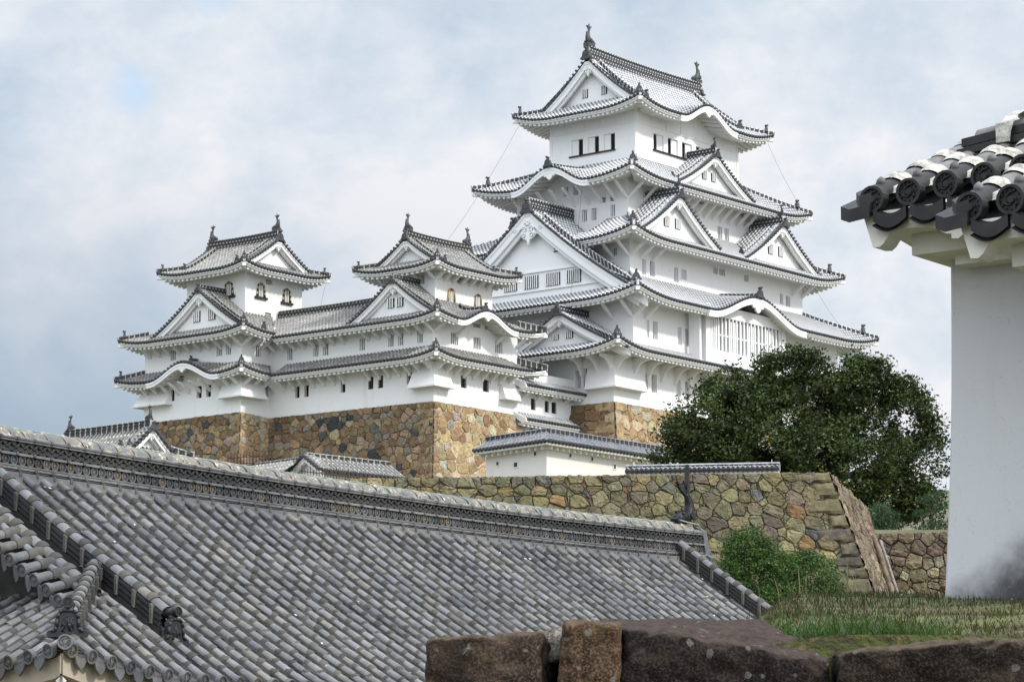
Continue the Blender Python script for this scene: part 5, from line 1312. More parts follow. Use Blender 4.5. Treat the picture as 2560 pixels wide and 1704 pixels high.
def big_roof(mb, M, zf, s_list, Dlim, D0lim, r=.050, tl=.245, seed=1, collar=.0555, ends=True, pan_rows=True, nseg=7, pitch=PB):
    """individual round tiles with mortar collars and stepped pans; slots 0 tile, 1 mortar"""
    r_ = random.Random(seed)
    for s in s_list:
        d0, d1 = D0lim(s), Dlim(s)
        if d1 - d0 < .05: continue
        P = lambda d, o=0.0: M(s, d, zf(s, d) + o)
        side = (M(s + .05, 0, zf(s + .05, 0)) - M(s - .05, 0, zf(s - .05, 0))).normalized()
        cosf = 1 / math.sqrt(1 + TPB ** 2); step = tl * cosf
        n = max(1, math.ceil((d1 - d0) / step)); off = r_.uniform(0, .05)
        for i in range(n):
            a, b_ = d0 + i * step, min(d0 + (i + 1) * step + .015, d1)
            if i: a += off; 
            b_ = min(b_ + off, d1)
            if b_ - a < .02: continue
            mb.cc = fcol(r_); jx = side * r_.uniform(-.011, .011); jz = r_.uniform(-.005, .009); cv = 1 + .16 * mnoise.noise(V(s * 1.7, seed * 9.1, i * .09)); mb.cc = tuple(c * cv for c in mb.cc)
            q = [P(a, .022 + jz) + jx, P((a + b_) / 2, .018 + jz) + jx, P(b_, .012) + jx]
            half_tube(mb, q, [side] * 3, r * r_.uniform(.96, 1.04), nseg, 0, i, [0, 0, 0])
            if i or not ends:
                mb.cc = mcol(r_); cw = r_.uniform(.014, .028); c2 = collar * r_.uniform(.93, 1.08)
                half_tube(mb, [P(a - cw, .012), P(a - cw * .5, .026), P(a + cw * .3, .024), P(a + cw * .7, .008)], [side] * 4, c2, nseg, 1, i, [0] * 4)
            # mortar fillet along the foot of the roll
            mb.cc = mcol(r_)
            for sg in (-1, 1):
                w0 = side * sg * (r + .004); w1 = side * sg * (r + r_.uniform(.004, .018))
                mb.quad(P(a) + w0 + V(0, 0, .03), P(b_) + w0 + V(0, 0, .03), P(b_) + w1 + V(0, 0, -.004), P(a) + w1 + V(0, 0, -.004), 1)
            # stepped concave pan to the right of the roll
            mb.cc = tuple(c * .45 for c in fcol(r_))  # pans darkened: the shadow gap between rolls is painted into their colour
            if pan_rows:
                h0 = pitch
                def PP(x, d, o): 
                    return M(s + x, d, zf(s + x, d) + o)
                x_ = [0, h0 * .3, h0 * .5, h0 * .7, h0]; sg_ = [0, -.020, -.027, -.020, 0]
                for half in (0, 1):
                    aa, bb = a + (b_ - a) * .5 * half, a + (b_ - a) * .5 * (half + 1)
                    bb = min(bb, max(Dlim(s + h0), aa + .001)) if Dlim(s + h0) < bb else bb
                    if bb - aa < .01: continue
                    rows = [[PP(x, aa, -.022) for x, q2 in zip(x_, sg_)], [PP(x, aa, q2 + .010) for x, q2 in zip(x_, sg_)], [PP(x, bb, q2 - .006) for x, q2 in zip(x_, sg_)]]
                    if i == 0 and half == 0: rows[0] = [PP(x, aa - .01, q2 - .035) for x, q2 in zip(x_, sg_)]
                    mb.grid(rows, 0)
        if ends and d0 < .01:
            mb.cc = tuple(c * .8 for c in fcol(r_)); ax_ = (P(-.1) - P(.1)); ax_.z *= .35; eave_disc(mb, P(-.025, .012), ax_, r * 1.5)
            # drop-tile: pointed apron between two round ends
            f = (P(-.1) - P(.1)); f.z = 0; f.normalize(); c = M(s + pitch / 2, -.01, zf(s + pitch / 2, 0) - .03); w = side * pitch * .36
            pts = [c - w + V(0, 0, .02), c - w * .5 + V(0, 0, -.012), c + V(0, 0, -.02), c + w * .5 + V(0, 0, -.012), c + w + V(0, 0, .02), c + w * .55 + V(0, 0, -.085), c + V(0, 0, -.135), c - w * .55 + V(0, 0, -.085)]
            mb.prism(pts, -f * .03, 0)
    mb.cc = (1, 1, 1)
def eave_disc(mb, c, axis, r, m=0, depth=.05, crest=True):
    axis = axis.normalized(); a = axis.cross(V(0, 0, 1)).normalized(); b_ = a.cross(axis); n = 18
    def ring(rr, o): return [c + axis * o + (a * math.cos(2 * math.pi * k / n) + b_ * math.sin(2 * math.pi * k / n)) * rr for k in range(n)]
    ids = mb.grid([ring(r, -depth), ring(r, .012), ring(r * .78, .012), ring(r * .74, -.004), ring(r * .35, -.004), ring(r * .22, .008)], m, False, None, True); mb.face(ids[-1], m)
    if crest:
        for k in range(3):
            t = k * 2.094 + .5
            pts = [c + axis * .004 + (a * math.cos(t + q * .5) + b_ * math.sin(t + q * .5)) * r * (.30 + .09 * q) for q in range(4)]
            mb.tube(pts, r * .07, 5, m)
        for k in range(12):
            t = k * .5236; mb.box(c + axis * .002 + (a * math.cos(t) + b_ * math.sin(t)) * r * .64, a * r * .045, b_ * r * .045, axis * .008, m)
ZEB = ZB - TPB * DEP
def liftB(s, d): return .27 * max(0, 1 - max(0, s - d) / 2.6) ** 2 * max(0, 1 - d / 2.1)
def sagB(s): return -.10 * max(0.0, 1 - ((s - 10.5) / 9.0) ** 2)
def zfS(s, d):
    t = d / DEP; return ZEB + TPB * DEP * (.90 * t + .10 * t * t) + liftB(s, d) + sagB(s) * t
def MS(s, d, z): return FB(UL + s, -DEP + d, z)
LB = URt - UL; GV = 1.6; HK = .80
fore = thing("tiled_roof_house", "near house whose huge weathered grey tile roof fills the lower left", "house", FB(5, 0, -3.4))
mb = MB()
k0 = round((.0 - UL) / PB)
s_list = [-UL + PB * k for k in range(-11, 53)]
DS = lambda s: s * HK if s < GV else DEP - .02
big_roof(mb, MS, zfS, s_list, DS, lambda s: 0.0, seed=3)
slope = mb.build("roof_slope", [M_FT, M_FM], fore)
# white chips of old plaster and droppings lying on the tiles
mb = MB(); r_ = random.Random(5)
for i in range(110):
    s = r_.uniform(2.5, LB - .5); d = r_.uniform(.1, DEP - .2); p = MS(s, d, zfS(s, d) + r_.choice((.075, .03)))
    q = r_.uniform(.005, .019); w = V(r_.uniform(-1, 1), r_.uniform(-1, 1), r_.uniform(-.4, .4)).normalized() * q
    e = V(.8, -.5, -.5).normalized() * q * r_.uniform(1, 2.2); mb.poly([p - w, p + e * .6, p + w, p - e], 0)
tag(mb.build("plaster_chip", mat_plain("chip_white", (.7, .7, .68), .8), slope), kind='stuff')
mb = MB()   # far slope, out of sight except from other positions
roof_side(mb, lambda s, d, z: FB(UL + s, DEP + .3 - d, z), LB, lambda s, d: ZEB + TPB * d, lambda s: s if s < GV else DEP, None, PB, .055, 1.2); mb.build("rear_slope", [M_TILEG, M_DARK], fore)
# west skirt and gable verge
MW = lambda s, d, z: FB(UL + d, -DEP + s, z)
zfW = lambda s, d: ZEB + TPB * DEP * (.90 * d * HK / DEP + .10 * (d * HK / DEP) ** 2) + liftB(s, d)
mb = MB(); big_roof(mb, MW, zfW, [PB * (k + .6) for k in range(0, 27)], lambda s: min(s / HK, 1.98), lambda s: 0.0, seed=9); west = mb.build("skirt_roof", [M_FT, M_FM], fore)
mb = MB(); r_ = random.Random(8)
sv = GV
for i in range(17):     # verge tiles laid across the gable edge, round ends facing out
    d = 1.12 + i * .19
    if d > DEP - .05: break
    p = MS(sv - .18, d, zfS(3, d) - .04); q = MS(sv + .26, d, zfS(3, d) + .07); up = (MS(3, d + .1, zfS(3, d + .1)) - MS(3, d - .1, zfS(3, d - .1))).normalized()
    mb.cc = tuple(c * .8 for c in fcol(r_)); half_tube(mb, [p, p.lerp(q, .5), q], [up] * 3, .062, 7, 0, 0, [0] * 3)
    eave_disc(mb, p, p - q, .074, 0, .05, False)
    mb.cc = mcol(r_); half_tube(mb, [p.lerp(q, .55), q + (q - p) * .1], [up] * 2, .072, 7, 1, 0, [0] * 2)
    c = MS(sv - .17, d + .095, zfS(3, d + .095) - .09); f = (p - q); f.z = 0; f.normalize()
    mb.cc = tuple(x * .55 for x in fcol(r_)); mb.prism([c - up * .07 + V(0, 0, .03), c + up * .07 + V(0, 0, .03), c + up * .04 - V(0, 0, .09), c - V(0, 0, .14), c - up * .04 - V(0, 0, .09)], -f * .03)
mb.cc = (1, 1, 1)
mb.build("verge_tiles", [M_FT, M_FM], slope)
def big_roll(P, r, seed, parent, name, tl=.25, collar=1.2, mats=None):
    mb = MB(); r_ = random.Random(seed); L = [0]
    for a, b2 in zip(P[:-1], P[1:]): L.append(L[-1] + (b2 - a).length)
    def at(x):
        for i in range(len(P) - 1):
            if x <= L[i + 1] or i == len(P) - 2: return P[i].lerp(P[i + 1], (x - L[i]) / (L[i + 1] - L[i]))
    d = (P[-1] - P[0]); side = V(d.y, -d.x, 0).normalized(); n = max(1, round(L[-1] / tl)); st = L[-1] / n
    for i in range(n):
        mb.cc = fcol(r_); half_tube(mb, [at(i * st), at((i + .5) * st), at((i + 1) * st)], [side] * 3, r * r_.uniform(.97, 1.03), 8, 0, 0, [0] * 3)
        if i: mb.cc = mcol(r_); half_tube(mb, [at(i * st - .03), at(i * st - .01) + V(0, 0, .008), at(i * st + .012) + V(0, 0, .008), at(i * st + .03)], [side] * 4, r * collar * r_.uniform(.96, 1.04), 8, 1, 0, [0] * 4)
    mb.cc = (1, 1, 1); return mb.build(name, mats or [M_FT, M_FM], parent)
big_roll([MS(GV + .34, d, zfS(3, d) + .085) for d in (DEP, 3.2, 2.5, 1.9, 1.45)], .078, 31, slope, "verge_roll")
def noshi(P, w, h, layers, parent, name, r=.075, seed=1, lumps=.30, cap=True):
    """descending ridge: stacked thin dark tiles with mortar lumps, capped by a row of round tiles"""
    mb = MB(); r_ = random.Random(seed); d = P[-1] - P[0]; side = V(d.y, -d.x, 0).normalized()
    for k in range(layers):
        z0 = h * k / layers; z1 = z0 + h / layers * .62; ww = w * (1 - .22 * k / layers) / 2
        mb.cc = tuple(c * .22 for c in fcol(r_))
        for sg in (-1, 1):
            mb.grid([[p + side * sg * ww + V(0, 0, z0 - (.12 if k == 0 else 0)) for p in P], [p + side * sg * ww + V(0, 0, z1) for p in P], [p + side * sg * (ww - .03) + V(0, 0, z1) for p in P], [p + side * sg * (ww - .03) + V(0, 0, h * (k + 1) / layers) for p in P]], 0)
    Lt = sum((b2 - a).length for a, b2 in zip(P[:-1], P[1:])); n = int(Lt / lumps)
    for i in range(n):
        t = (i + .5) / n * (len(P) - 1); j = min(int(t), len(P) - 2); p = P[j].lerp(P[j + 1], t - j)
        for sg in (-1, 1):
            mb.cc = mcol(r_); dd = d.normalized()
            mb.box(p + side * sg * (w * .46) + V(0, 0, h * .60), side * .022, dd * .022, V(0, 0, h * .38), 1)
            if i % 2: mb.tube([p + side * sg * (w * .52) + V(0, 0, .02), p + side * sg * (w * .44) + V(0, 0, h * .22)], [.028, .02], 6, 1)
    mb.cc = (1, 1, 1); o = mb.build(name, [M_FT, M_FM], parent)
    if cap: big_roll([p + V(0, 0, h) for p in P], r, seed + 1, o, "ridge_roll")
    return o
def oni_big(parent, loc, face, sc, name="ridge_end_tile"):
    """large ridge-end tile: arched plate with curled feet, relief panel and a projecting round tile on top"""
    mb = MB(); f = V(face.x, face.y, 0).normalized(); q = V(-f.y, f.x, 0)
    P = lambda x, y, z: loc + q * x * sc + f * y * sc + V(0, 0, z * sc)
    o = [(-.46, 0), (-.50, .06), (-.48, .14), (-.40, .16), (-.33, .15), (-.28, .24), (-.27, .46), (-.22, .60), (-.14, .66), (.14, .66), (.22, .60), (.27, .46), (.28, .24), (.33, .15), (.40, .16), (.48, .14), (.50, .06), (.46, 0)]
    mb.cc = (.016, .0165, .018); mb.prism([P(x, 0, z) for x, z in o], f * .16 * sc)
    inn = [(x * .78, .05 + z * .86) for x, z in o[4:14]]
    pass
    for a, b2 in zip(o[3:14], o[4:15]): mb.tube([P(a[0] * .96, .16, a[1] * .97), P(b2[0] * .96, .16, b2[1] * .97)], .045 * sc, 6)
    r_ = random.Random(2)
    for i in range(26): mb.tube([P(r_.uniform(-.15, .15), .155, r_.uniform(.12, .5)), P(r_.uniform(-.15, .15), .165, r_.uniform(.12, .5))], [.03 * sc, .012 * sc], 5)
    for sg in (-1, 1): mb.tube([P(sg * (.42 + .06 * math.cos(t)), .10, .09 + .06 * math.sin(t)) for t in [k * .6 for k in range(10)]], .03 * sc, 6)
    mb.tube([P(0, .02, .64), P(0, .06, .76)], [.14 * sc, .11 * sc], 10); mb.tube([P(0, -.3, .80), P(0, .22, .84)], .125 * sc, 14)
    eave_disc(mb, P(0, .22, .84), f + V(0, 0, .1), .135 * sc)
    mb.cc = (1, 1, 1); return mb.build(name, [M_FT], parent)
kx = 2.36
o_ = noshi([MS(kx, d, zfS(kx, d) + .04) for d in (DEP - .05, 3.2, 2.4, 1.6, .80)], .20, .24, 4, slope, "descending_ridge", .068, 41)
oni_big(o_, MS(kx, .72, zfS(kx, .72) - .03), MS(kx, 0, 0) - MS(kx, 1, 0), .42)
kr = LB - .95
noshi([MS(kr, d, zfS(kr, d) + .04) for d in (DEP - .02, 3.2, 2.4, 1.6, .9, .3)], .20, .24, 4, slope, "descending_ridge", .07, 43)
big_roll([MS(LB - .35, d, zfS(9, d) + .06) for d in (DEP, 3, 2, 1, 0)], .075, 33, slope, "verge_roll")
mb = MB(); mb.grid([[MS(s, d, zfS(9, d) + (.0 if s < LB else -.25)) for d in (0, 1.3, 2.6, DEP)] for s in (LB - 1.2, LB, LB)], 0); mb.cc = (1, 1, 1); mb.build("verge_edge", M_DARK, slope)
# hip ridge at the corner
Ph = [MS(x, x * HK, zfS(x, x * HK) + .03) for x in (2.3, 1.7, 1.1, .72, .50)]
hp = noshi(Ph, .19, .17, 3, slope, "hip_ridge", .062, 45, .28)
oni_big(hp, MS(.40, .32, zfS(.4, .32) - .01), V(*(MS(0, 0, 0) - MS(1, HK, 0))), .42)
mb = MB(); mb.cc = (.13, .132, .14); eave_disc(mb, MS(.0, -.04, zfS(0, 0) + .05), MS(0, 0, 0) - MS(1, HK, 0), .078, 0, .35); mb.build("corner_tile_end", [M_FT, M_FM], hp)
# main ridge: two noshi courses, a band of round ends, an openwork band of interlocking arcs, lichened cap roll
ru0, ru1 = -.2 - 2.0, PB * 53.9
def MRg(u, o, z): return FB(u, .02 + o, ZB + .01 + z * .80 + sagB(u - UL) + .03 * max(0, (u - 9) / 6) ** 2)
nU = 30; Us = [ru0 + (ru1 - ru0) * i / nU for i in range(nU + 1)]
ridge_o = bpy.data.objects.new("main_ridge", None); COL.objects.link(ridge_o); setp(ridge_o, fore)
mb = MB(); r_ = random.Random(17)
def course(o0, o1, z0, z1, shade, m=0):
    mb.cc = tuple(c * shade for c in (.17, .172, .178))
    for sg in (1, -1):
        of = lambda o: o if sg == 1 else .30 - o
        mb.grid([[MRg(u, of(o1), z0) for u in Us], [MRg(u, of(o0), z0) for u in Us], [MRg(u, of(o0), z1) for u in Us], [MRg(u, of(o1), z1) for u in Us]], m)
for (o0, z0, z1, sh) in ((-.10, -.10, .035, .8), (-.05, .06, .085, .7), (-.07, .085, .115, .95), (-.02, .135, .16, .7), (-.035, .30, .335, .95), (-.035, .505, .54, .95), (-.05, .54, .565, .8)): course(o0, .12, z0, z1, sh)
for i in range(int((ru1 - ru0) / PB)):
    u = ru0 + PB * (i + .5); p = lambda o, z: MRg(u, o, z)
    for (o, z, a, b2) in ((-.10, .035, .05, .035), (-.07, .115, .045, .03), (-.04, .335, .03, .022), (-.05, .565, .03, .02)):
        mb.cc = tuple(c * 1.15 for c in mcol(r_)); x = FB.u * r_.uniform(.018, .026)
        mb.hexa([p(o - .012, z - a) - x, p(o - .012, z - a) + x, p(o + .05, z - a) + x, p(o + .05, z - a) - x, p(o - .006, z + .012) - x * .8, p(o - .006, z + .012) + x * .8, p(o + .09, z + b2) + x * .8, p(o + .09, z + b2) - x * .8], 1)
mb.cc = (1, 1, 1); mb.build("ridge_courses", [M_FT, M_FM], ridge_o)
mb = MB()
for sg in (1, -1): mb.grid([[MRg(u, .04 if sg == 1 else .26, z) for u in Us] for z in (-.1, .56)])
mb.build("ridge_plaster", M_BUFF, ridge_o)
mb = MB(); n = int((ru1 - ru0) / .134)
for i in range(n):
    u = ru0 + .134 * (i + .5); v = r_.uniform(.65, 1.3); mb.cc = tuple(c * v for c in ((.095, .095, .10) if r_.random() < .75 else (.135, .118, .095)))
    eave_disc(mb, MRg(u, .0, .232), -FB.v, .060, 0, .05, True)
mb.cc = (1, 1, 1); mb.build("round_tile_band", [M_FT], ridge_o)
mb = MB(); sp = .145; n = int((ru1 - ru0) / sp)
def arc(u, zc, r, a0, a1, rings=(1, .64)):
    v = r_.uniform(.75, 1.2); mb.cc = (.05 * v, .05 * v, .05 * v)
    for rr in [r * q for q in rings]:
        A = [a0 + (a1 - a0) * q / 7 for q in range(8)]
        ri, ro = rr - .008, rr + .008
        mb.grid([[MRg(u + math.cos(t) * ro, .045, zc + math.sin(t) * ro) for t in A], [MRg(u + math.cos(t) * ro, -.012, zc + math.sin(t) * ro) for t in A], [MRg(u + math.cos(t) * ri, -.012, zc + math.sin(t) * ri) for t in A], [MRg(u + math.cos(t) * ri, .045, zc + math.sin(t) * ri) for t in A]], 0)
for i in range(n):
    u = ru0 + sp * (i + .5)
    arc(u, .505, .066, math.pi, 2 * math.pi, (1,)); arc(u + sp / 2, .415, .066, 0, math.pi, (1,)); arc(u, .425, .070, math.pi, 2 * math.pi); arc(u + sp / 2, .335, .07, 0, math.pi, (1, .62))
mb.cc = (1, 1, 1); mb.build("openwork_band", [M_FT], ridge_o)
mb = MB(); tl = .30; n = int((ru1 - ru0) / tl)
for i in range(n):
    u = ru0 + i * tl; P = [MRg(u, .15, .60), MRg(u + tl * .5, .15, .604), MRg(u + tl, .15, .60)]
    half_tube(mb, P, [FB.v] * 3, .105 * r_.uniform(.97, 1.03), 9, 0, 0, [0] * 3)
    half_tube(mb, [MRg(u - .03, .15, .60), MRg(u - .01, .15, .612), MRg(u + .015, .15, .612), MRg(u + .03, .15, .60)], [FB.v] * 4, .120 * r_.uniform(.95, 1.05), 9, 0, 0, [0] * 4)
for sg in (1, -1): mb.grid([[MRg(u, .15 + sg * .15, .565) for u in Us], [MRg(u, .15 + sg * .10, .62) for u in Us]], 0)
mb.build("ridge_cap", [M_CAP], ridge_o)
for i in range(13):
    mb = MB(); u = -.05 + i * 1.18 + r_.uniform(-.1, .1); pts = [MRg(u - .05 + .12 * q / 8, .15 + .125 * math.cos(t), .60 + .125 * math.sin(t)) for q, t in enumerate([math.pi * .35 + math.pi * .85 * k / 8 for k in range(9)])]
    mb.tube(pts, .011, 6); mb.build("cord_tie", M_CORD, ridge_o)
mb = MB(); mb.tube([MRg(ru0 + (ru1 - ru0) * i / 120, .17 + .012 * math.sin(i * .9), .735 + .015 * math.sin(i * 1.7) ** 2) for i in range(119)], .0085, 5); mb.build("lightning_cable", M_CORD, ridge_o)
# ridge end plate and fish at the right
mb = MB(); e = ru1; mb.cc = (.09, .092, .096)
mb.prism([MRg(e, .15 + y, z) for y, z in [(-.26, -.12), (-.30, .05), (-.20, .12), (-.17, .40), (-.14, .60), (0, .70), (.14, .60), (.17, .40), (.20, .12), (.30, .05), (.26, -.12)]], FB.u * .12)
mb.tube([MRg(e + .05, .15, .12), MRg(e + .34, .15, .16)], .10, 12); mb.cc = (1, 1, 1)
mb.build("ridge_end_tile", [M_FT], ridge_o)
def big_fish(loc, du, sc, parent):
    """ridge fish: head facing along -du, scaled body curving up into a tall forked tail"""
    mb = MB(); side = V(-du.y, du.x, 0); P = lambda x, y, z: loc + du * x * sc + side * y * sc + V(0, 0, z * sc)
    sp_ = [(-.42, .08, .10, .10), (-.34, .12, .14, .13), (-.20, .15, .16, .15), (-.02, .17, .165, .15), (.13, .24, .16, .14), (.21, .36, .145, .12), (.20, .50, .12, .095), (.14, .62, .09, .07), (.09, .72, .065, .05), (.07, .80, .05, .035)]
    rows = []
    for k, (x, z, rv, rh) in enumerate(sp_):
        a, b2 = sp_[max(k - 1, 0)], sp_[min(k + 1, len(sp_) - 1)]; tx, tz = b2[0] - a[0], b2[1] - a[1]; l = math.hypot(tx, tz); nx, nz = -tz / l, tx / l
        rows.append([P(x + nx * rv * math.cos(t), rh * math.sin(t), z + nz * rv * math.cos(t)) for t in [2 * math.pi * q / 14 for q in range(14)]])
    mb.cc = (.012, .0125, .014); ids = mb.grid(rows, 0, True, None, True); mb.face(ids[0][::-1]); mb.face(ids[-1])
    rr = random.Random(4)
    for k in range(26):        # overlapping scales
        t = .22 + .68 * k / 26; f = t * (len(sp_) - 1); j = int(f); f -= j
        x, z, rv, rh = [sp_[j][q] + (sp_[j + 1][q] - sp_[j][q]) * f for q in range(4)]
        a, b2 = sp_[j], sp_[min(j + 1, len(sp_) - 1)]; tx, tz = b2[0] - a[0], b2[1] - a[1]; l = math.hypot(tx, tz); tx, tz = tx / l, tz / l; nx, nz = -tz, tx
        for q in range(9):
            ang = 2 * math.pi * (q + .5 * (k % 2)) / 9; c = P(x + nx * rv * 1.02 * math.cos(ang), rh * 1.03 * math.sin(ang), z + nz * rv * 1.02 * math.cos(ang))
            o = (c - P(x, 0, z)).normalized(); tt = (P(tx, 0, tz) - P(0, 0, 0)).normalized(); w = o.cross(tt).normalized()
            h = .035 * sc
            mb.poly([c - w * h * .8 - tt * h * .2 + o * .002, c - tt * h * 1.0 + o * .012 * sc, c + w * h * .8 - tt * h * .2 + o * .002, c + tt * h], 0)
    def fin(pts, y0, th=.02): mb.prism([P(x, y0 - th, z) for x, z in pts], side * 2 * th * sc)
    fin([(.04, .76), (.05, .95), (.09, 1.22), (.115, 1.48), (.14, 1.22), (.16, .95), (.14, .76)], 0, .05)
    fin([(.06, .76), (-.06, .90), (-.20, .98), (-.34, 1.02), (-.33, .97), (-.22, .92), (-.31, .93), (-.30, .89), (-.20, .86), (-.24, .84), (-.14, .80), (.04, .68)], .01, .04)
    fin([(.10, .72), (.02, .92), (-.10, 1.06), (-.02, 1.05), (.06, .98), (.10, .84)], -.01, .016)
    fin([(.19, .24), (.34, .20), (.40, .26), (.33, .32), (.38, .40), (.30, .42), (.26, .34)], .0, .03)
    for sg in (-1, 1):
        fin([(.02, .22), (.16, .10), (.26, .16), (.24, .26), (.12, .30)], sg * .15, .02)
        mb.tube([P(-.25, sg * .12, .24), P(-.25, sg * .15, .25)], [.05 * sc, .03 * sc], 8)
    fin([(-.46, .02), (-.50, .10), (-.44, .17), (-.30, .22), (-.28, .10), (-.36, .0)], 0, .11)
    fin([(-.36, .22), (-.40, .30), (-.28, .32), (-.18, .28)], 0, .04)
    mb.cc = (1, 1, 1); return mb.build("fish_ornament", [M_FT], parent)
big_fish(MRg(ru1 - .30, .15, .72), FB.u, .66, ridge_o)
mb = MB(); mb.tube([MRg(ru1 - .62, .10, .80), MRg(ru1 - .35, .03, .74), MRg(ru1 - .12, .02, .72), MRg(ru1 + .10, .05, .55), MRg(ru1 + .17, .06, .25), MRg(ru1 + .16, .02, -.1)], .012, 6); mb.build("lightning_cable", M_CORD, ridge_o)
# eaves boards and walls under the roof
mb = MB(); M_EAVEW = M_BUFF
for M, z_, L, q in ((MS, zfS, LB, 's'), (MW, zfW, 2 * DEP, 'w')):
    S = [L * i / 40 for i in range(41)]; lim = lambda s, e: min(e, max(.02, s - .02)) if 1 else e
    mb.grid([[M(s, lim(s, .10), z_(s, 0) - .06) for s in S], [M(s, lim(s, .12), z_(s, 0) - .26) for s in S], [M(s, lim(s, .42), z_(s, 0) - .24) for s in S], [M(s, lim(s, .44), z_(s, 0) - .44) for s in S], [M(s, lim(s, .95), z_(s, 0) - .38) for s in S]])
mb.build("plastered_eaves", M_BUFF, fore)
mb = MB(); c = FB(UL + LB / 2, .1, 0); mb.box(V(c.x, c.y, (ZEB - 3.8) / 2 - .2), FB.u * (LB / 2 - 1.0), FB.v * (DEP - 1.0), V(0, 0, (ZEB + 3.4) / 2)); mb.build("house_wall", M_CREAM, fore)
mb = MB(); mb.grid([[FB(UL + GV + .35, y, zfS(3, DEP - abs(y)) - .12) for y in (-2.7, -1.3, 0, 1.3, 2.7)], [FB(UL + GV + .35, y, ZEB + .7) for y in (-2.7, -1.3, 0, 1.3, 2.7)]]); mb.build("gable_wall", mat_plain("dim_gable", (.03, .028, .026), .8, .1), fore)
mb = MB(); mb.tube([MS(.05, .05, zfS(0, 0) - .33), MS(.9, .9, zfS(0, 0) - .36)], .055, 4, 0, False); mb.build("corner_beam", M_CREAM, fore)
# ================================================================ near plaster wall with tiled coping at the right
EN, AN = V(.799, -.602, 0), V(.602, .799, 0)      # along the eave towards the viewer; inward
m, nt, b = new_mat("near_plaster"); g = G(nt); p = g.pos(); x, y, z = g.sep(p)
n = g.noise(p, 3.2, 6, .65); n2 = g.noise(p, 26, 4, .7); n3 = g.noise(p, .6, 3, .5)
base = g.mix(g.step(n3, .3, .7), (.44, .44, .448), (.50, .50, .505))  # white plaster greyed: the shade on this wall is painted into its base
tide = g.math('SUBTRACT', g.math('ADD', 1.36, g.math('MULTIPLY', g.math('MINIMUM', g.math('SUBTRACT', x, 2.56), .42), .85)), g.math('ADD', z, g.math('MULTIPLY', n, .42)))
mask = g.step(tide, -.16, .20)
c = g.mix(mask, base, (.045, .044, .044)); c = g.mix(g.math('MULTIPLY', g.math('MULTIPLY', g.step(n2, .63, .70), mask), .6), c, (.35, .35, .34))
sm = g.step(g.math('ADD', g.math('MULTIPLY', z, 1.0), g.math('MULTIPLY', n, .5)), 2.95, 3.6); c = g.mix(g.math('MULTIPLY', sm, .28), c, (.42, .34, .25))
sk = g.noise(p, 2.2, 6, .7, stretch=(1, 1, .05)); c = g.mix(g.math('MULTIPLY', g.step(sk, .5, .75), .22), c, (.25, .24, .22))
hc = g.noise(p, 5, 3, .6); cr = g.math('LESS_THAN', g.math('ABSOLUTE', g.math('SUBTRACT', hc, .5)), .0016); c = g.mix(g.math('MULTIPLY', cr, .35), c, (.15, .15, .15))
nt.links.new(c, b.inputs['Base Color']); b.inputs['Roughness'].default_value = .85; g.bump(n2, .15, .01, b); M_NEAR = m
def mat_near_tile(name, col, rough):
    m, nt, b = new_mat(name); g = G(nt); p = g.pos(); n = g.noise(p, 7, 5, .6); n2 = g.noise(p, 45, 3)
    c = g.mix(g.step(n, .3, .7), tuple(q * .6 for q in col), tuple(q * 1.25 for q in col)); nt.links.new(c, b.inputs['Base Color']); b.inputs['Roughness'].default_value = rough; b.inputs['Specular IOR Level'].default_value = .3; g.bump(n2, .12, .005, b); return m
M_NT = mat_near_tile("dark_smoked_tile", (.018, .0172, .017), .5); M_NG = mat_near_tile("grey_smoked_tile", (.135, .13, .125), .55)
m, nt, b = new_mat("rough_joint_mortar"); g = G(nt); p = g.pos(); n = g.noise(p, 14, 6, .7); n2 = g.noise(p, 50, 4)
c = g.mix(g.step(n, .35, .65), (.22, .205, .18), (.56, .53, .48)); nt.links.new(c, b.inputs['Base Color']); b.inputs['Roughness'].default_value = .95; g.bump(n2, .8, .012, b); M_NM = m
nw = thing("near_wall", "close grey white plaster wall with black mould at its foot and a plaster jointed tile roof, right edge", "plaster wall", (2.9, 16.4, 1.1))
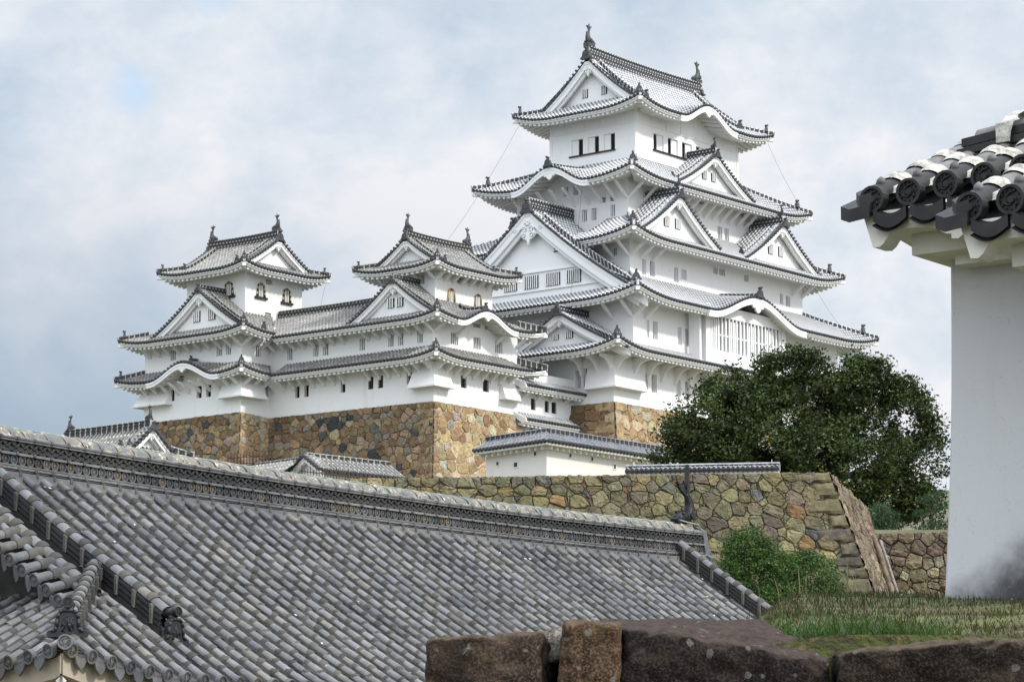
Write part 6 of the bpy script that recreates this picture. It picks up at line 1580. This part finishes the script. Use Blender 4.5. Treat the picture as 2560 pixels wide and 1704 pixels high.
def near_eave(o, cnt, p_, r, name, slope=.42, run=1.5, seed=1, up=.055):
    """one stretch of coping: round eave tiles facing out with mortar beds, pans, scalloped end board"""
    root = nw; r_ = random.Random(seed)
    ax = (AN + V(0, 0, slope)).normalized(); out = -AN; q_ = AN.cross(V(0, 0, 1)).normalized()
    mt, mm = MB(), MB()
    P = lambda i, d, z=0: o + EN * (p_ * i) + AN * d + V(0, 0, slope * d + z + up * p_ * i)
    for i in range(cnt):
        tl = .30; n = int(run / tl)
        side = EN
        for k in range(n):
            a, b2 = k * tl, (k + 1) * tl
            half_tube(mt, [P(i, a), P(i, (a + b2) / 2, .003), P(i, b2, -.004)], [side] * 3, r * (.98 if k else 1.0), 12, 0 if k == 0 else 1, 0, [0] * 3)
            mm_r = r * 1.16
            half_tube(mm, [P(i, b2 - .05), P(i, b2 - .03, .010), P(i, b2 + .01, .012), P(i, b2 + .04)], [side] * 4, mm_r * r_.uniform(.97, 1.05), 12, 0, 0, [0] * 4)
        eave_disc(mt, P(i, -.012), out + V(0, 0, -.02), r * 1.12, 0, .06, True)
        mt.tube([P(i, .10, r * .8), P(i, .10, r * 1.25), P(i, .10, r * 1.5)], [.035, .026, .006], 8, 1)
        # mortar bed between this roll and the next, and the pan tile with its drop edge
        for (a, b2, zz) in ((.10, .34, .62), (.40, .64, .55), (.70, .94, .5), (1.0, 1.3, .5)):
            pass
            for x0, x1 in ((r * .70, r * 1.4), (-r * .70, -r * 1.5)): mm.hexa([P(i, a) + EN * x0, P(i, a) + EN * x1, P(i, b2) + EN * x1, P(i, b2) + EN * x0, P(i, a + .03, r * zz) + EN * x0 * .9, P(i, a + .03, r * .2) + EN * x1, P(i, b2, r * .15) + EN * x1, P(i, b2, r * zz) + EN * x0 * .9])
        X = [p_ * (.05 + .9 * q / 8) for q in range(9)]; sg = [-.05 * math.sin(math.pi * q / 8) for q in range(9)]
        mt.grid([[P(i, -.03, s - .13) + EN * x for x, s in zip(X, sg)], [P(i, -.03, s - .06) + EN * x for x, s in zip(X, sg)], [P(i, run, s - .06) + EN * x for x, s in zip(X, sg)]], 0)
        mt.grid([[P(i, -.05, s - .15) + EN * x for x, s in zip(X, sg)], [P(i, .0, s - .15) + EN * x for x, s in zip(X, sg)], [P(i, .0, s - .05) + EN * x for x, s in zip(X, sg)]], 0)
    # stacked flat end tiles at the free end
    for (x0, x1, d0, d1, z0, z1) in ((-.21, .0, -.05, .30, -.10, -.02), (-.12, .0, -.02, .34, -.017, .045)):
        pts = [P(0, d0, z0) + EN * x1, P(0, d0 - .02, z0 - .01) + EN * (x0 * .6), P(0, d0 + .03, z0 + .005) + EN * x0, P(0, d1, z0) + EN * x0, P(0, d1, z0) + EN * x1]
        mt.prism(pts, V(0, 0, z1 - z0), 0)
    ro = mt.build("coping_tiles", [M_NT, M_NG], nw); mm.build("joint_mortar", M_NM, ro)
    # scalloped plaster board hanging under the eave
    mbd = MB(); L = p_ * cnt
    X0 = -.08
    one = [(-.08, -.10), (-.02, -.294), (.025, -.298), (.055, -.277), (.09, -.23), (.14, -.214), (.22, -.208), (.35, -.214), (.40, -.232), (.46, -.268), (.50, -.275)]
    prof_ = list(one)
    while prof_[-1][0] < L - .1:
        e = prof_[-1][0]; prof_ += [(e + x + .02, z - .01) for x, z in one[1:]]
    pts = [P(0, .02, z) + EN * x for x, z in prof_] + [P(0, .02, -.34) + EN * (prof_[-1][0] + .02), P(0, .02, -.085) + EN * (prof_[-1][0] + .02), P(0, .02, -.085) + EN * -.10]
    mbd.prism(pts, AN * .15, 0)
    mbd.grid([[P(0, .10, -.16) + EN * x for x in (X0, L)], [P(0, .75, -.52) + EN * x for x in (X0, L)]])
    # stepped cornice under the end
    for (x0, d0, z0, z1) in ((.14, .20, -.325, -.12), (.36, .32, -.39, -.12)):
        c = P(0, 0, 0) + EN * ((x0 + L) / 2) + AN * (d0 + .6); mbd.box(V(c.x, c.y, o.z + (z0 + z1) / 2), EN * ((L - x0) / 2), AN * .6, V(0, 0, (z1 - z0) / 2))
    mbd.build("scalloped_board", mat_plaster("eave_plaster", (.64, .61, .56), .45, (.42, .34, .24), 1.8), ro)
    return ro
o1 = ray_pt(2183, 497, 16.3); o2 = ray_pt(2427, 516, 15.2)
near_eave(o1, 10, .245, .073, "row", seed=2)
near_eave(o2, 9, .25, .076, "row", run=.9, seed=6, up=.04)
# coping ridge: stacked flat tiles and a cap roll with plaster saddles
mt, mm = MB(), MB()
rb = o1 + AN * .92 + EN * .17 + V(0, 0, .31)
for k, (w, z0, z1, x0) in enumerate(((.26, -.06, -.01, -.06), (.22, .03, .07, 0), (.20, .09, .13, .0), (.17, .15, .20, .02))):
    c = rb + EN * 1.5 + V(0, 0, (z0 + z1) / 2 + .10); mt.box(c + EN * x0 / 2, (EN + V(0, 0, .09)).normalized() * (1.5 - x0 / 2), AN * w, V(0, 0, (z1 - z0) / 2))
c = rb + EN * 1.52 + V(0, 0, .14); mm.box(c, (EN + V(0, 0, .09)).normalized() * 1.48, AN * .15, V(0, 0, .12))
half_tube(mt, [rb + EN * x + V(0, 0, .16 + .09 * (x - .1)) for x in (.08, 1.0, 2.0, 3.0)], [AN] * 4, .10, 12, 1, 0, [0] * 4)
for x in (.34, .86, 1.36, 1.86):
    c = rb + EN * x + V(0, 0, .04 + .09 * x)
    mm.grid([[c + EN * e + AN * a + V(0, 0, z) for a, z in ((-.235, .02), (-.215, .09), (-.18, .15), (-.10, .215), (0, .262), (.12, .22), (.2, .13))] for e in (-.045, .045)], 0, True)
    mm.grid([[c + EN * e + AN * (-.24 + .01 * q) + V(0, 0, z) for z in (.02, .08, .14)] for q, e in enumerate((-.045, .045))])
rr = mt.build("coping_ridge", [M_NT, M_NG], nw); mm.build("joint_mortar", M_NM, rr)
# wall body with a slight batter
mb = MB()
wt = ray_pt(2369, 655, 16.55); wb = ray_pt(2354, 1500, 16.45)
LW_ = 5.0; n = 14
rows = []
for q in range(n + 1):
    t = q / n; p = wt.lerp(wb, t) + AN * (.0) - EN * (-.02 * math.sin(t * math.pi)); rows.append([p + AN * .75, p + AN * .04 - EN * -.0, p + EN * .03, p + EN * .2, p + EN * 1.2, p + EN * LW_])
rows.insert(0, [p + V(0, 0, .22) for p in rows[0]]); rows.append([p - V(0, 0, 1.2) for p in rows[-1]])
mb.grid(rows, 0, False); mb.build("wall_body", M_NEAR, nw)
# ================================================================ foreground parapet rocks
def rock(name, label, ring, depth, mat, seed, n=34, amp=.03, chips=1.0, top_tilt=(0, 0)):
    """boulder from an outline on its visible face (points front-on, clockwise from bottom left: BL, TL, TR, BR) pushed back by depth"""
    BL, TL, TR, BR = ring; mb = MB(); off = V(seed * 3.7, seed * 1.3, 0)
    bkv = depth
    C = [BL, BR, TR, TL]; B = [p + bkv for p in C]; B[2] = B[2] + V(0, 0, top_tilt[1]); B[3] = B[3] + V(0, 0, top_tilt[0])
    def tri(x, y, z):
        f = C[0].lerp(C[1], x).lerp(C[3].lerp(C[2], x), z); k = B[0].lerp(B[1], x).lerp(B[3].lerp(B[2], x), z); return f.lerp(k, y)
    cen = tri(.5, .5, .5); size = (tri(1, .5, .5) - tri(0, .5, .5)).length
    def surf(x, y, z):
        # round the cube edges slightly, then roughen
        X, Y, Z = 2 * x - 1, 2 * y - 1, 2 * z - 1; k = 16.0
        l = (abs(X) ** k + abs(Y) ** k + abs(Z) ** k) ** (1 / k); f = 1 / max(l, 1e-6)
        p = tri((X * f + 1) / 2, (Y * f + 1) / 2, (Z * f + 1) / 2)
        d = (p - cen).normalized(); q = p / .16 + off; q2 = p / .05 + off
        return p + d * (amp * 1.1 * mnoise.fractal(q, .7, 2.1, 5) + amp * .55 * mnoise.noise(q2) + amp * 1.4 * (mnoise.noise(p / .45 + off)) - amp * 1.1 * max(0, .22 - abs(mnoise.noise(p / .21 + off * 2))))
    for ax in range(3):
        for e in (0, 1):
            g_ = []
            for i in range(n + 1):
                r2 = []
                for j in range(n + 1):
                    a, b2 = i / n, j / n; r2.append(surf(*[(e, a, b2), (a, e, b2), (a, b2, e)][ax]))
                g_.append(r2)
            mb.grid(g_, 0, True)
    o = mb.build(name, mat); me = o.data
    bm = __import__('bmesh').new(); bm.from_mesh(me); __import__('bmesh').ops.remove_doubles(bm, verts=bm.verts, dist=.0004); __import__('bmesh').ops.recalc_face_normals(bm, faces=bm.faces); bm.to_mesh(me); bm.free()
    return tag(o, label, "rock", "foreground parapet stones")
def mat_rock(name, a, b_, c_, lich=.35, top=(.12, .088, .062)):
    m, nt, bs = new_mat(name); g = G(nt); p = g.pos()
    n = g.noise(p, 4.2, 8, .68); n2 = g.noise(p, 28, 6, .7); n3 = g.noise(p, 8.5, 4, .55); n4 = g.noise(p, 95, 3, .6)
    c = g.mix(g.step(n, .33, .62), a, b_); c = g.mix(g.math('MULTIPLY', g.step(n3, .55, .66), .8), c, c_)
    c = g.mix(g.math('MULTIPLY', g.step(n4, .5, .75), .4), c, tuple(q * .35 for q in a))
    c = g.mix(g.math('MULTIPLY', g.step(n4, .52, .40), .55), c, tuple(min(.4, q * 2.6 + .01) for q in b_)); sv_ = g.noise(p, 6.0, 5, .65, stretch=(1, 1, .18)); c = g.mix(g.math('MULTIPLY', g.step(sv_, .52, .66), .6), c, tuple(q * .45 for q in a))
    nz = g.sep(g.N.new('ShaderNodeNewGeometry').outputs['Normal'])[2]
    c = g.mix(g.math('MULTIPLY', g.step(nz, .35, .85), .75), c, g.mix(g.step(n2, .4, .65), top, tuple(q * .55 for q in top)))  # upturned faces painted paler as if lit, fronts left dark
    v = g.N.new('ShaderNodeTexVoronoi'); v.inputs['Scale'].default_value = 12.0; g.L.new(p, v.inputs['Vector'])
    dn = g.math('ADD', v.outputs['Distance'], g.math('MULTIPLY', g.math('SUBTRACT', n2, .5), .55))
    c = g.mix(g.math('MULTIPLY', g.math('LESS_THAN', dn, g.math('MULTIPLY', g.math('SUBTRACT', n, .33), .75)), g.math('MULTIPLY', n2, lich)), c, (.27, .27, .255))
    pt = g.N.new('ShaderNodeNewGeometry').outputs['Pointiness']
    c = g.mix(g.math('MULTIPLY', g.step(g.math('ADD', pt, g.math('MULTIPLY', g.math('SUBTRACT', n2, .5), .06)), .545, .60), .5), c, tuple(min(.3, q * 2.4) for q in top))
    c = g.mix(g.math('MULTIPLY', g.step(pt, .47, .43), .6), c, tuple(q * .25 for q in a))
    nt.links.new(c, bs.inputs['Base Color']); bs.inputs['Roughness'].default_value = .92; bs.inputs['Specular IOR Level'].default_value = .15
    g.bump(g.math('ADD', n, g.math('ADD', g.math('MULTIPLY', n2, .5), g.math('MULTIPLY', n4, .2))), .9, .03, bs); return m
MR1 = mat_rock("brown_rock", (0.0129, 0.0093, 0.0078), (0.0361, 0.0246, 0.0174), (0.0760, 0.0523, 0.0307), .7)  # rock tones kept very dark: shade over the stones is painted into them
MR2 = mat_rock("ochre_rock", (0.0198, 0.0126, 0.0097), (0.0663, 0.0418, 0.0238), (0.1204, 0.0823, 0.0463), .6)
MR3 = mat_rock("dark_rock", (0.0056, 0.0041, 0.0038), (0.0156, 0.0109, 0.0091), (0.0310, 0.0224, 0.0166), .6, (0.0784, 0.0575, 0.0481))
MR4 = mat_rock("dim_brown_rock", (0.0083, 0.0061, 0.0047), (0.0191, 0.0137, 0.0097), (0.0346, 0.0260, 0.0174), .45)
YR = 10.5
def RP(x, y, yy=YR): return ray_pt(x, y, yy)
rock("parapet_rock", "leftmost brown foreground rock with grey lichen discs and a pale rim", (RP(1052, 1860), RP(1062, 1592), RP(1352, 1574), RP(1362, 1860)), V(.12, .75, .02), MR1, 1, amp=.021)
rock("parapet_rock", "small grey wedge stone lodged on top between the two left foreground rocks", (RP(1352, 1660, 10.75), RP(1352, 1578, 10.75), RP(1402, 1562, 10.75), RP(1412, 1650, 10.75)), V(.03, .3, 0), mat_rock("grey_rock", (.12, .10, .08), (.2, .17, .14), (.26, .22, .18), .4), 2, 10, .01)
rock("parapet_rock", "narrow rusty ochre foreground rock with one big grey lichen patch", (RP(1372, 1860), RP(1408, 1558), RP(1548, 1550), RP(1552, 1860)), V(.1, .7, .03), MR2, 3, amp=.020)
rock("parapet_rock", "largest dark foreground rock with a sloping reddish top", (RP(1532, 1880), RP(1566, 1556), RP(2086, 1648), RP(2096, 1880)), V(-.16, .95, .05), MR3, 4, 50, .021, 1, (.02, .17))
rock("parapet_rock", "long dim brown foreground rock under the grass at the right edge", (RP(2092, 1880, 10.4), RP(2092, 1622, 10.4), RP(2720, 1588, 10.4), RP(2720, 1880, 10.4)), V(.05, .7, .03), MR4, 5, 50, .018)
# dark backing, added so the crevices between the rocks read dark
mb = MB(); a = RP(1100, 1700, 11.0); mb.box(V(1.25, 11.1, -.55), V(1.45, 0, 0), V(0, .25, 0), V(0, 0, .95)); tag(mb.build("retaining_wall", M_MORT), "added dark backing of the parapet seen through the joints between the foreground rocks", "stone wall")
# ================================================================ grass bank
def bank_z(x, y):
    z = .60 + (y - 10.8) * .102 if y < 17 else 1.232 + (y - 17) * .06 if y < 26 else 1.77 - (y - 26) * .12
    z += .035 * mnoise.noise(V(x * 1.3, y * 1.1, 0)) + .015 * mnoise.noise(V(x * 4, y * 4, 3))
    lb = 1.05 + max(0, (y - 11.5)) * .115
    z -= max(0, lb - x) ** 1.2 * .9
    return z
mb = MB(); ysg = [11.2 + .25 * i for i in range(24)] + [17.5 + .8 * i for i in range(20)]; xsg = [.0 + .2 * i for i in range(36)] + [7.5, 9, 12, 16, 22]
mb.grid([[V(x, y, bank_z(x, y)) for x in xsg] for y in ysg], 0, True)
mb.grid([[V(x, 10.7, bank_z(x, 11.2)) for x in xsg], [V(x, 11.2, -2) for x in xsg]])
m, nt, b = new_mat("bank_soil_moss"); g = G(nt); p = g.pos(); n = g.noise(p, 3.5, 6, .65); n2 = g.noise(p, 22, 4)
c = g.mix(g.step(n, .38, .62), (.055, .05, .022), (.085, .11, .022)); c = g.mix(g.step(n2, .5, .7), c, (.15, .125, .05)); nt.links.new(c, b.inputs['Base Color']); b.inputs['Roughness'].default_value = .95; g.bump(n2, .8, .03, b)
tag(mb.build("grass_bank", m), kind='structure')
def mat_leaf(name, trans=.25, rough=.5):
    m, nt, b = new_mat(name); g = G(nt); col = g.attr('col', 'Color'); nt.links.new(col, b.inputs['Base Color']); b.inputs['Roughness'].default_value = rough; b.inputs['Specular IOR Level'].default_value = .25
    t = g.N.new('ShaderNodeBsdfTranslucent'); nt.links.new(g.mix(1.0, col, (1.2, 1.25, .7), 'MULTIPLY'), t.inputs[0]); mx = g.N.new('ShaderNodeMixShader'); mx.inputs[0].default_value = trans
    out = [q for q in nt.nodes if q.type == 'OUTPUT_MATERIAL'][0]; nt.links.new(b.outputs[0], mx.inputs[1]); nt.links.new(t.outputs[0], mx.inputs[2]); nt.links.new(mx.outputs[0], out.inputs[0]); return m
M_GRASS = mat_leaf("grass_blades", .3, .6)
mb = MB(); r_ = random.Random(77)
def blade(x, y, h, lean, w, col):
    a = r_.uniform(0, 6.28); d = V(math.cos(a), math.sin(a), 0); q = V(-d.y, d.x, 0) * w; z = bank_z(x, y) - .01; p = V(x, y, z); mb.cc = col
    i = [mb.vert(p - q), mb.vert(p + q), mb.vert(p + d * lean * .35 + V(0, 0, h * .6) + q * .7), mb.vert(p + d * lean * .35 + V(0, 0, h * .6) - q * .7), mb.vert(p + d * lean + V(0, 0, h))]
    mb.face((i[0], i[1], i[2], i[3])); mb.face((i[3], i[2], i[4]))
for i in range(26000):
    y = 11.2 + 15 * r_.random() ** 1.6; x = (.088 + .16 * r_.random()) * y if r_.random() < .9 else r_.uniform(.6, 5)
    if bank_z(x, y) < .35: continue
    pat = mnoise.noise(V(x * 1.1, y * .8, 7)); q = r_.random()
    col = (.040, .056, .017) if pat > -.08 and q < .72 else (.066, .062, .025) if q < .8 else (.115, .095, .048) if q < .94 else (.06, .038, .022)
    v = r_.uniform(.7, 1.25); h = (r_.uniform(.012, .042) if pat < .15 else r_.uniform(.02, .06)) * (1 if q < .95 else 1.6)
    blade(x, y, h, h * r_.uniform(.2, .8), .0028 + .0006 * y / 11, tuple(c * v for c in col))
for i in range(1500):   # lush tussock near the big rock's right end
    t = r_.random(); x = 1.28 + r_.gauss(0, .22) + .1; y = 11.25 + abs(r_.gauss(0, .35))
    v = r_.uniform(.7, 1.3); h = r_.uniform(.04, .10); blade(x, y, h, h * r_.uniform(.5, 1.2), .003, (.045 * v, .085 * v, .022 * v))
for i in range(60):    # tall dry stems against the bush
    x = r_.uniform(2.0, 3.6); y = r_.uniform(20, 26); v = r_.uniform(.8, 1.2); h = r_.uniform(.15, .5); blade(x, y, h, h * .5, .005, (.11 * v, .10 * v, .05 * v))
mb.cc = (1, 1, 1)
tag(mb.build("grass", M_GRASS), "dry olive and green grass on the bank", "grass", kind='stuff')
# ================================================================ trees and bushes
def leaves(mb, blobs, count, size, cols, seed, spread=.35, clump=14, gap=.0):
    """leaf faces in clumps spread through a union of ellipsoids (centre, radii)"""
    r_ = random.Random(seed); wts = [b_[1].x * b_[1].y + b_[1].x * b_[1].z for b_ in blobs]
    for i in range(count // clump):
        c, rad = r_.choices(blobs, wts)[0]
        u = V(r_.gauss(0, 1), r_.gauss(0, 1), r_.gauss(0, 1)).normalized()
        rr = r_.uniform(.55, 1.0) ** .6 * (1 + .30 * mnoise.noise(u * 2.6 + c) + .14 * mnoise.noise(u * 7 + c)) * (1.10 if r_.random() < .08 else 1)
        p = c + V(u.x * rad.x, u.y * rad.y, u.z * rad.z) * rr
        if gap and mnoise.noise(p * .85 + V(seed, 0, 0)) > gap: continue
        tint = r_.choices([q[0] for q in cols], [q[1] for q in cols])[0]; tv = r_.uniform(.7, 1.3) * (1 + .55 * mnoise.noise(p * (2.2 if size < .05 else .9)))
        cs = spread * r_.uniform(.5, 1.2); d0 = V(r_.gauss(0, 1), r_.gauss(0, 1), r_.gauss(0, .5)).normalized()
        for k in range(clump):
            q = p + V(r_.gauss(0, 1) * cs, r_.gauss(0, 1) * cs, r_.gauss(0, .6) * cs) * .6
            s = size * r_.uniform(.6, 1.35); a = V(r_.gauss(0, 1), r_.gauss(0, 1), r_.gauss(0, .6)).normalized(); b2 = a.cross(V(r_.gauss(0, 1), r_.gauss(0, 1), r_.gauss(0, 1))).normalized()
            v = tv * r_.uniform(.8, 1.2); mb.cc = (tint[0] * v, tint[1] * v, tint[2] * v)
            mb.face([mb.vert(q - a * s), mb.vert(q + b2 * s * .55 - a * s * .2), mb.vert(q + a * s), mb.vert(q - b2 * s * .55 - a * s * .1)])
    mb.cc = (1, 1, 1)
M_BARK = mat_plain("bark", (.06, .045, .035), .9, .1, .4, 3); M_LEAF = mat_leaf("tree_leaves", .22, .45)
def limb(mb, a, b_, r0, r1, seed, bend=.3):
    r_ = random.Random(seed); n = 6; o = V(r_.uniform(-1, 1), r_.uniform(-1, 1), r_.uniform(-.3, .6)) * bend
    mb.tube([a.lerp(b_, i / n) + o * math.sin(math.pi * i / n) for i in range(n + 1)], [r0 + (r1 - r0) * i / n for i in range(n + 1)], 7)
YT = 106.0
def TP(x, y, dy=0): return ray_pt(x, y, YT + dy)
kpx = YT / 7050
tree = thing("broadleaf_tree", "big dark green broadleaf tree rising behind the terrace wall in front of the main keep", "tree", V(TP(2010, 1250).x, YT, ground_z(10, YT)))
BL_ = [(1990, 1085, 225, 130, 0), (1810, 1055, 120, 85, -1), (1740, 1105, 85, 52, -1.5), (1885, 985, 100, 65, 0), (1960, 935, 70, 48, 1), (2070, 930, 85, 50, 0), (2180, 980, 100, 70, .5), (2255, 1060, 90, 90, 0), (2290, 1160, 70, 90, -1), (2230, 1230, 115, 80, -.5), (2080, 1180, 170, 110, -2), (1900, 1130, 150, 70, -2), (2150, 1270, 90, 50, -1), (2300, 1270, 55, 60, .5), (1690, 1085, 40, 35, -.5), (1660, 1092, 22, 20, 0), (2040, 895, 35, 22, 0), (1945, 895, 30, 22, 0), (2255, 965, 38, 25, 0), (2320, 1060, 25, 25, 0), (1840, 920, 28, 18, 0), (1780, 985, 40, 35, 0), (2130, 905, 35, 22, 0), (1700, 1040, 30, 20, 0), (1755, 1020, 32, 24, 0), (1910, 905, 24, 16, 0), (1990, 878, 22, 16, 0), (2075, 875, 24, 15, 0), (2200, 912, 26, 18, 0), (2285, 1000, 26, 20, 0), (2335, 1110, 24, 26, 0), (2345, 1190, 20, 24, 0), (2335, 1310, 26, 24, 0), (2125, 955, 85, 65, .3), (2090, 1010, 110, 80, -.5), (1660, 1140, 40, 18, -1), (1800, 945, 16, 12, 0), (1862, 895, 14, 10, 0)]
blobs = [(TP(x, y, dy), V(rx * kpx, min(rx, ry * 1.3) * kpx * .9, ry * kpx)) for x, y, rx, ry, dy in BL_]
mb = MB(); leaves(mb, blobs, 185000, .070, [((.028, .044, .012), 5), ((.042, .063, .016), 4), ((.017, .027, .009), 3), ((.075, .098, .026), 2.6)], 3, .36, 18, .10); mb.build("crown", M_LEAF, tree)
mb = MB(); tb = V(TP(2010, 1250).x, YT, ground_z(10, YT) - .3); mid = TP(2010, 1190)
limb(mb, tb, mid, .42, .3, 1)
for q, (x, y) in enumerate(((1800, 1060), (1890, 985), (1990, 950), (2090, 950), (2190, 1010), (2260, 1090), (2240, 1200), (1740, 1105), (2080, 1120))): limb(mb, mid, TP(x, y, -.5 + .3 * q % 1), .2, .04, q + 4, .5)
mb.build("trunk", M_BARK, tree)
# pines by the far wall
def pine(name, label, cx, cy, w, hgt, yy, pads, seed):
    root = thing(name, label, "tree", ray_pt(cx, cy + hgt, yy)); k = yy / 7050; mb = MB(); r_ = random.Random(seed)
    for (x, y, rx, ry) in pads:
        c = ray_pt(x, y, yy)
        for i in range(int(rx * ry * 1.1)):
            u = V(r_.uniform(-1, 1), r_.uniform(-1, 1), r_.uniform(-1, 1))
            if u.length > 1: continue
            p = c + V(u.x * rx * k, u.y * rx * k, u.z * ry * k); d = V(r_.gauss(0, .6), r_.gauss(0, .6), .9 + r_.random()).normalized() * r_.uniform(.07, .15); w_ = d.cross(V(r_.gauss(0, 1), r_.gauss(0, 1), 0)).normalized() * .022
            v = r_.uniform(.7, 1.3); mb.cc = (.03 * v, .062 * v, .024 * v); mb.poly([p - w_, p + w_, p + d])
    mb.cc = (1, 1, 1); mb.build("crown", M_LEAF, root); mb = MB(); limb(mb, ray_pt(cx, cy + hgt + 40, yy), ray_pt(cx + 4, cy - hgt * .3, yy), .10, .04, seed, .15)
    for (x, y, rx, ry) in pads: limb(mb, ray_pt(cx, (y + cy) / 2 + 8, yy), ray_pt(x, y, yy), .045, .015, seed + x, .05)
    mb.build("trunk", M_BARK, root)
pine("pine_tree", "small layered pine with cloud like pads just left of the near plaster wall", 2325, 1290, 60, 40, 99, [(2325, 1250, 38, 12), (2345, 1268, 34, 10), (2310, 1285, 34, 11), (2338, 1308, 40, 10), (2318, 1322, 40, 9), (2350, 1235, 20, 8)], 5)
pine("pine_tree", "small bushy pine peeking over the rubble wall beside the terrace corner", 2200, 1300, 60, 40, 100, [(2205, 1290, 45, 22), (2185, 1310, 40, 20), (2225, 1312, 42, 18), (2200, 1270, 28, 14)], 6)
# round bush before the terrace wall
YB = 58.0
def BPx(x, y, dy=0): return ray_pt(x, y, YB + dy)
kb = YB / 7050
M_BUSH = mat_leaf("bush_leaves", .2, .5)
def bush(name, label, bl, count, seed, cols, size):
    c = BPx(bl[0][0], bl[0][1] + bl[0][3]); root = thing(name, label, "bush", V(c.x, c.y, min(c.z, ground_z(c.x, c.y))))
    mb = MB(); leaves(mb, [(BPx(x, y, dy), V(rx * kb, rx * kb * .8, ry * kb)) for x, y, rx, ry, dy in bl], count, size, cols, seed, .14, 12); mb.build("crown", M_BUSH, root)
    mb = MB()
    for q in range(5): limb(mb, V(c.x + .1 * q - .2, c.y, ground_z(c.x, c.y)), BPx(bl[q % len(bl)][0], bl[q % len(bl)][1]), .05, .015, q, .1)
    mb.build("stem", M_BARK, root)
CB = [((.052, .100, .024), 5), ((.075, .130, .030), 3), ((.032, .064, .018), 3)]
bush("rounded_bush", "tall rounded bright green bush at the right end of the big roof", [(1885, 1450, 78, 90, 0), (1868, 1370, 58, 52, 0), (1845, 1410, 45, 60, -.2), (1905, 1390, 40, 45, .2), (1880, 1510, 75, 60, -.3)], 26000, 4, CB, .026)
bush("rounded_bush", "lower spreading green bush leaning against the terrace corner, right of the tall one", [(2015, 1455, 82, 75, .2), (1960, 1425, 50, 50, 0), (2060, 1490, 55, 50, .3), (2020, 1405, 35, 32, .2), (1960, 1500, 70, 50, -.3), (2085, 1500, 28, 28, 0), (2000, 1520, 80, 45, -.2)], 26000, 14, CB, .026)
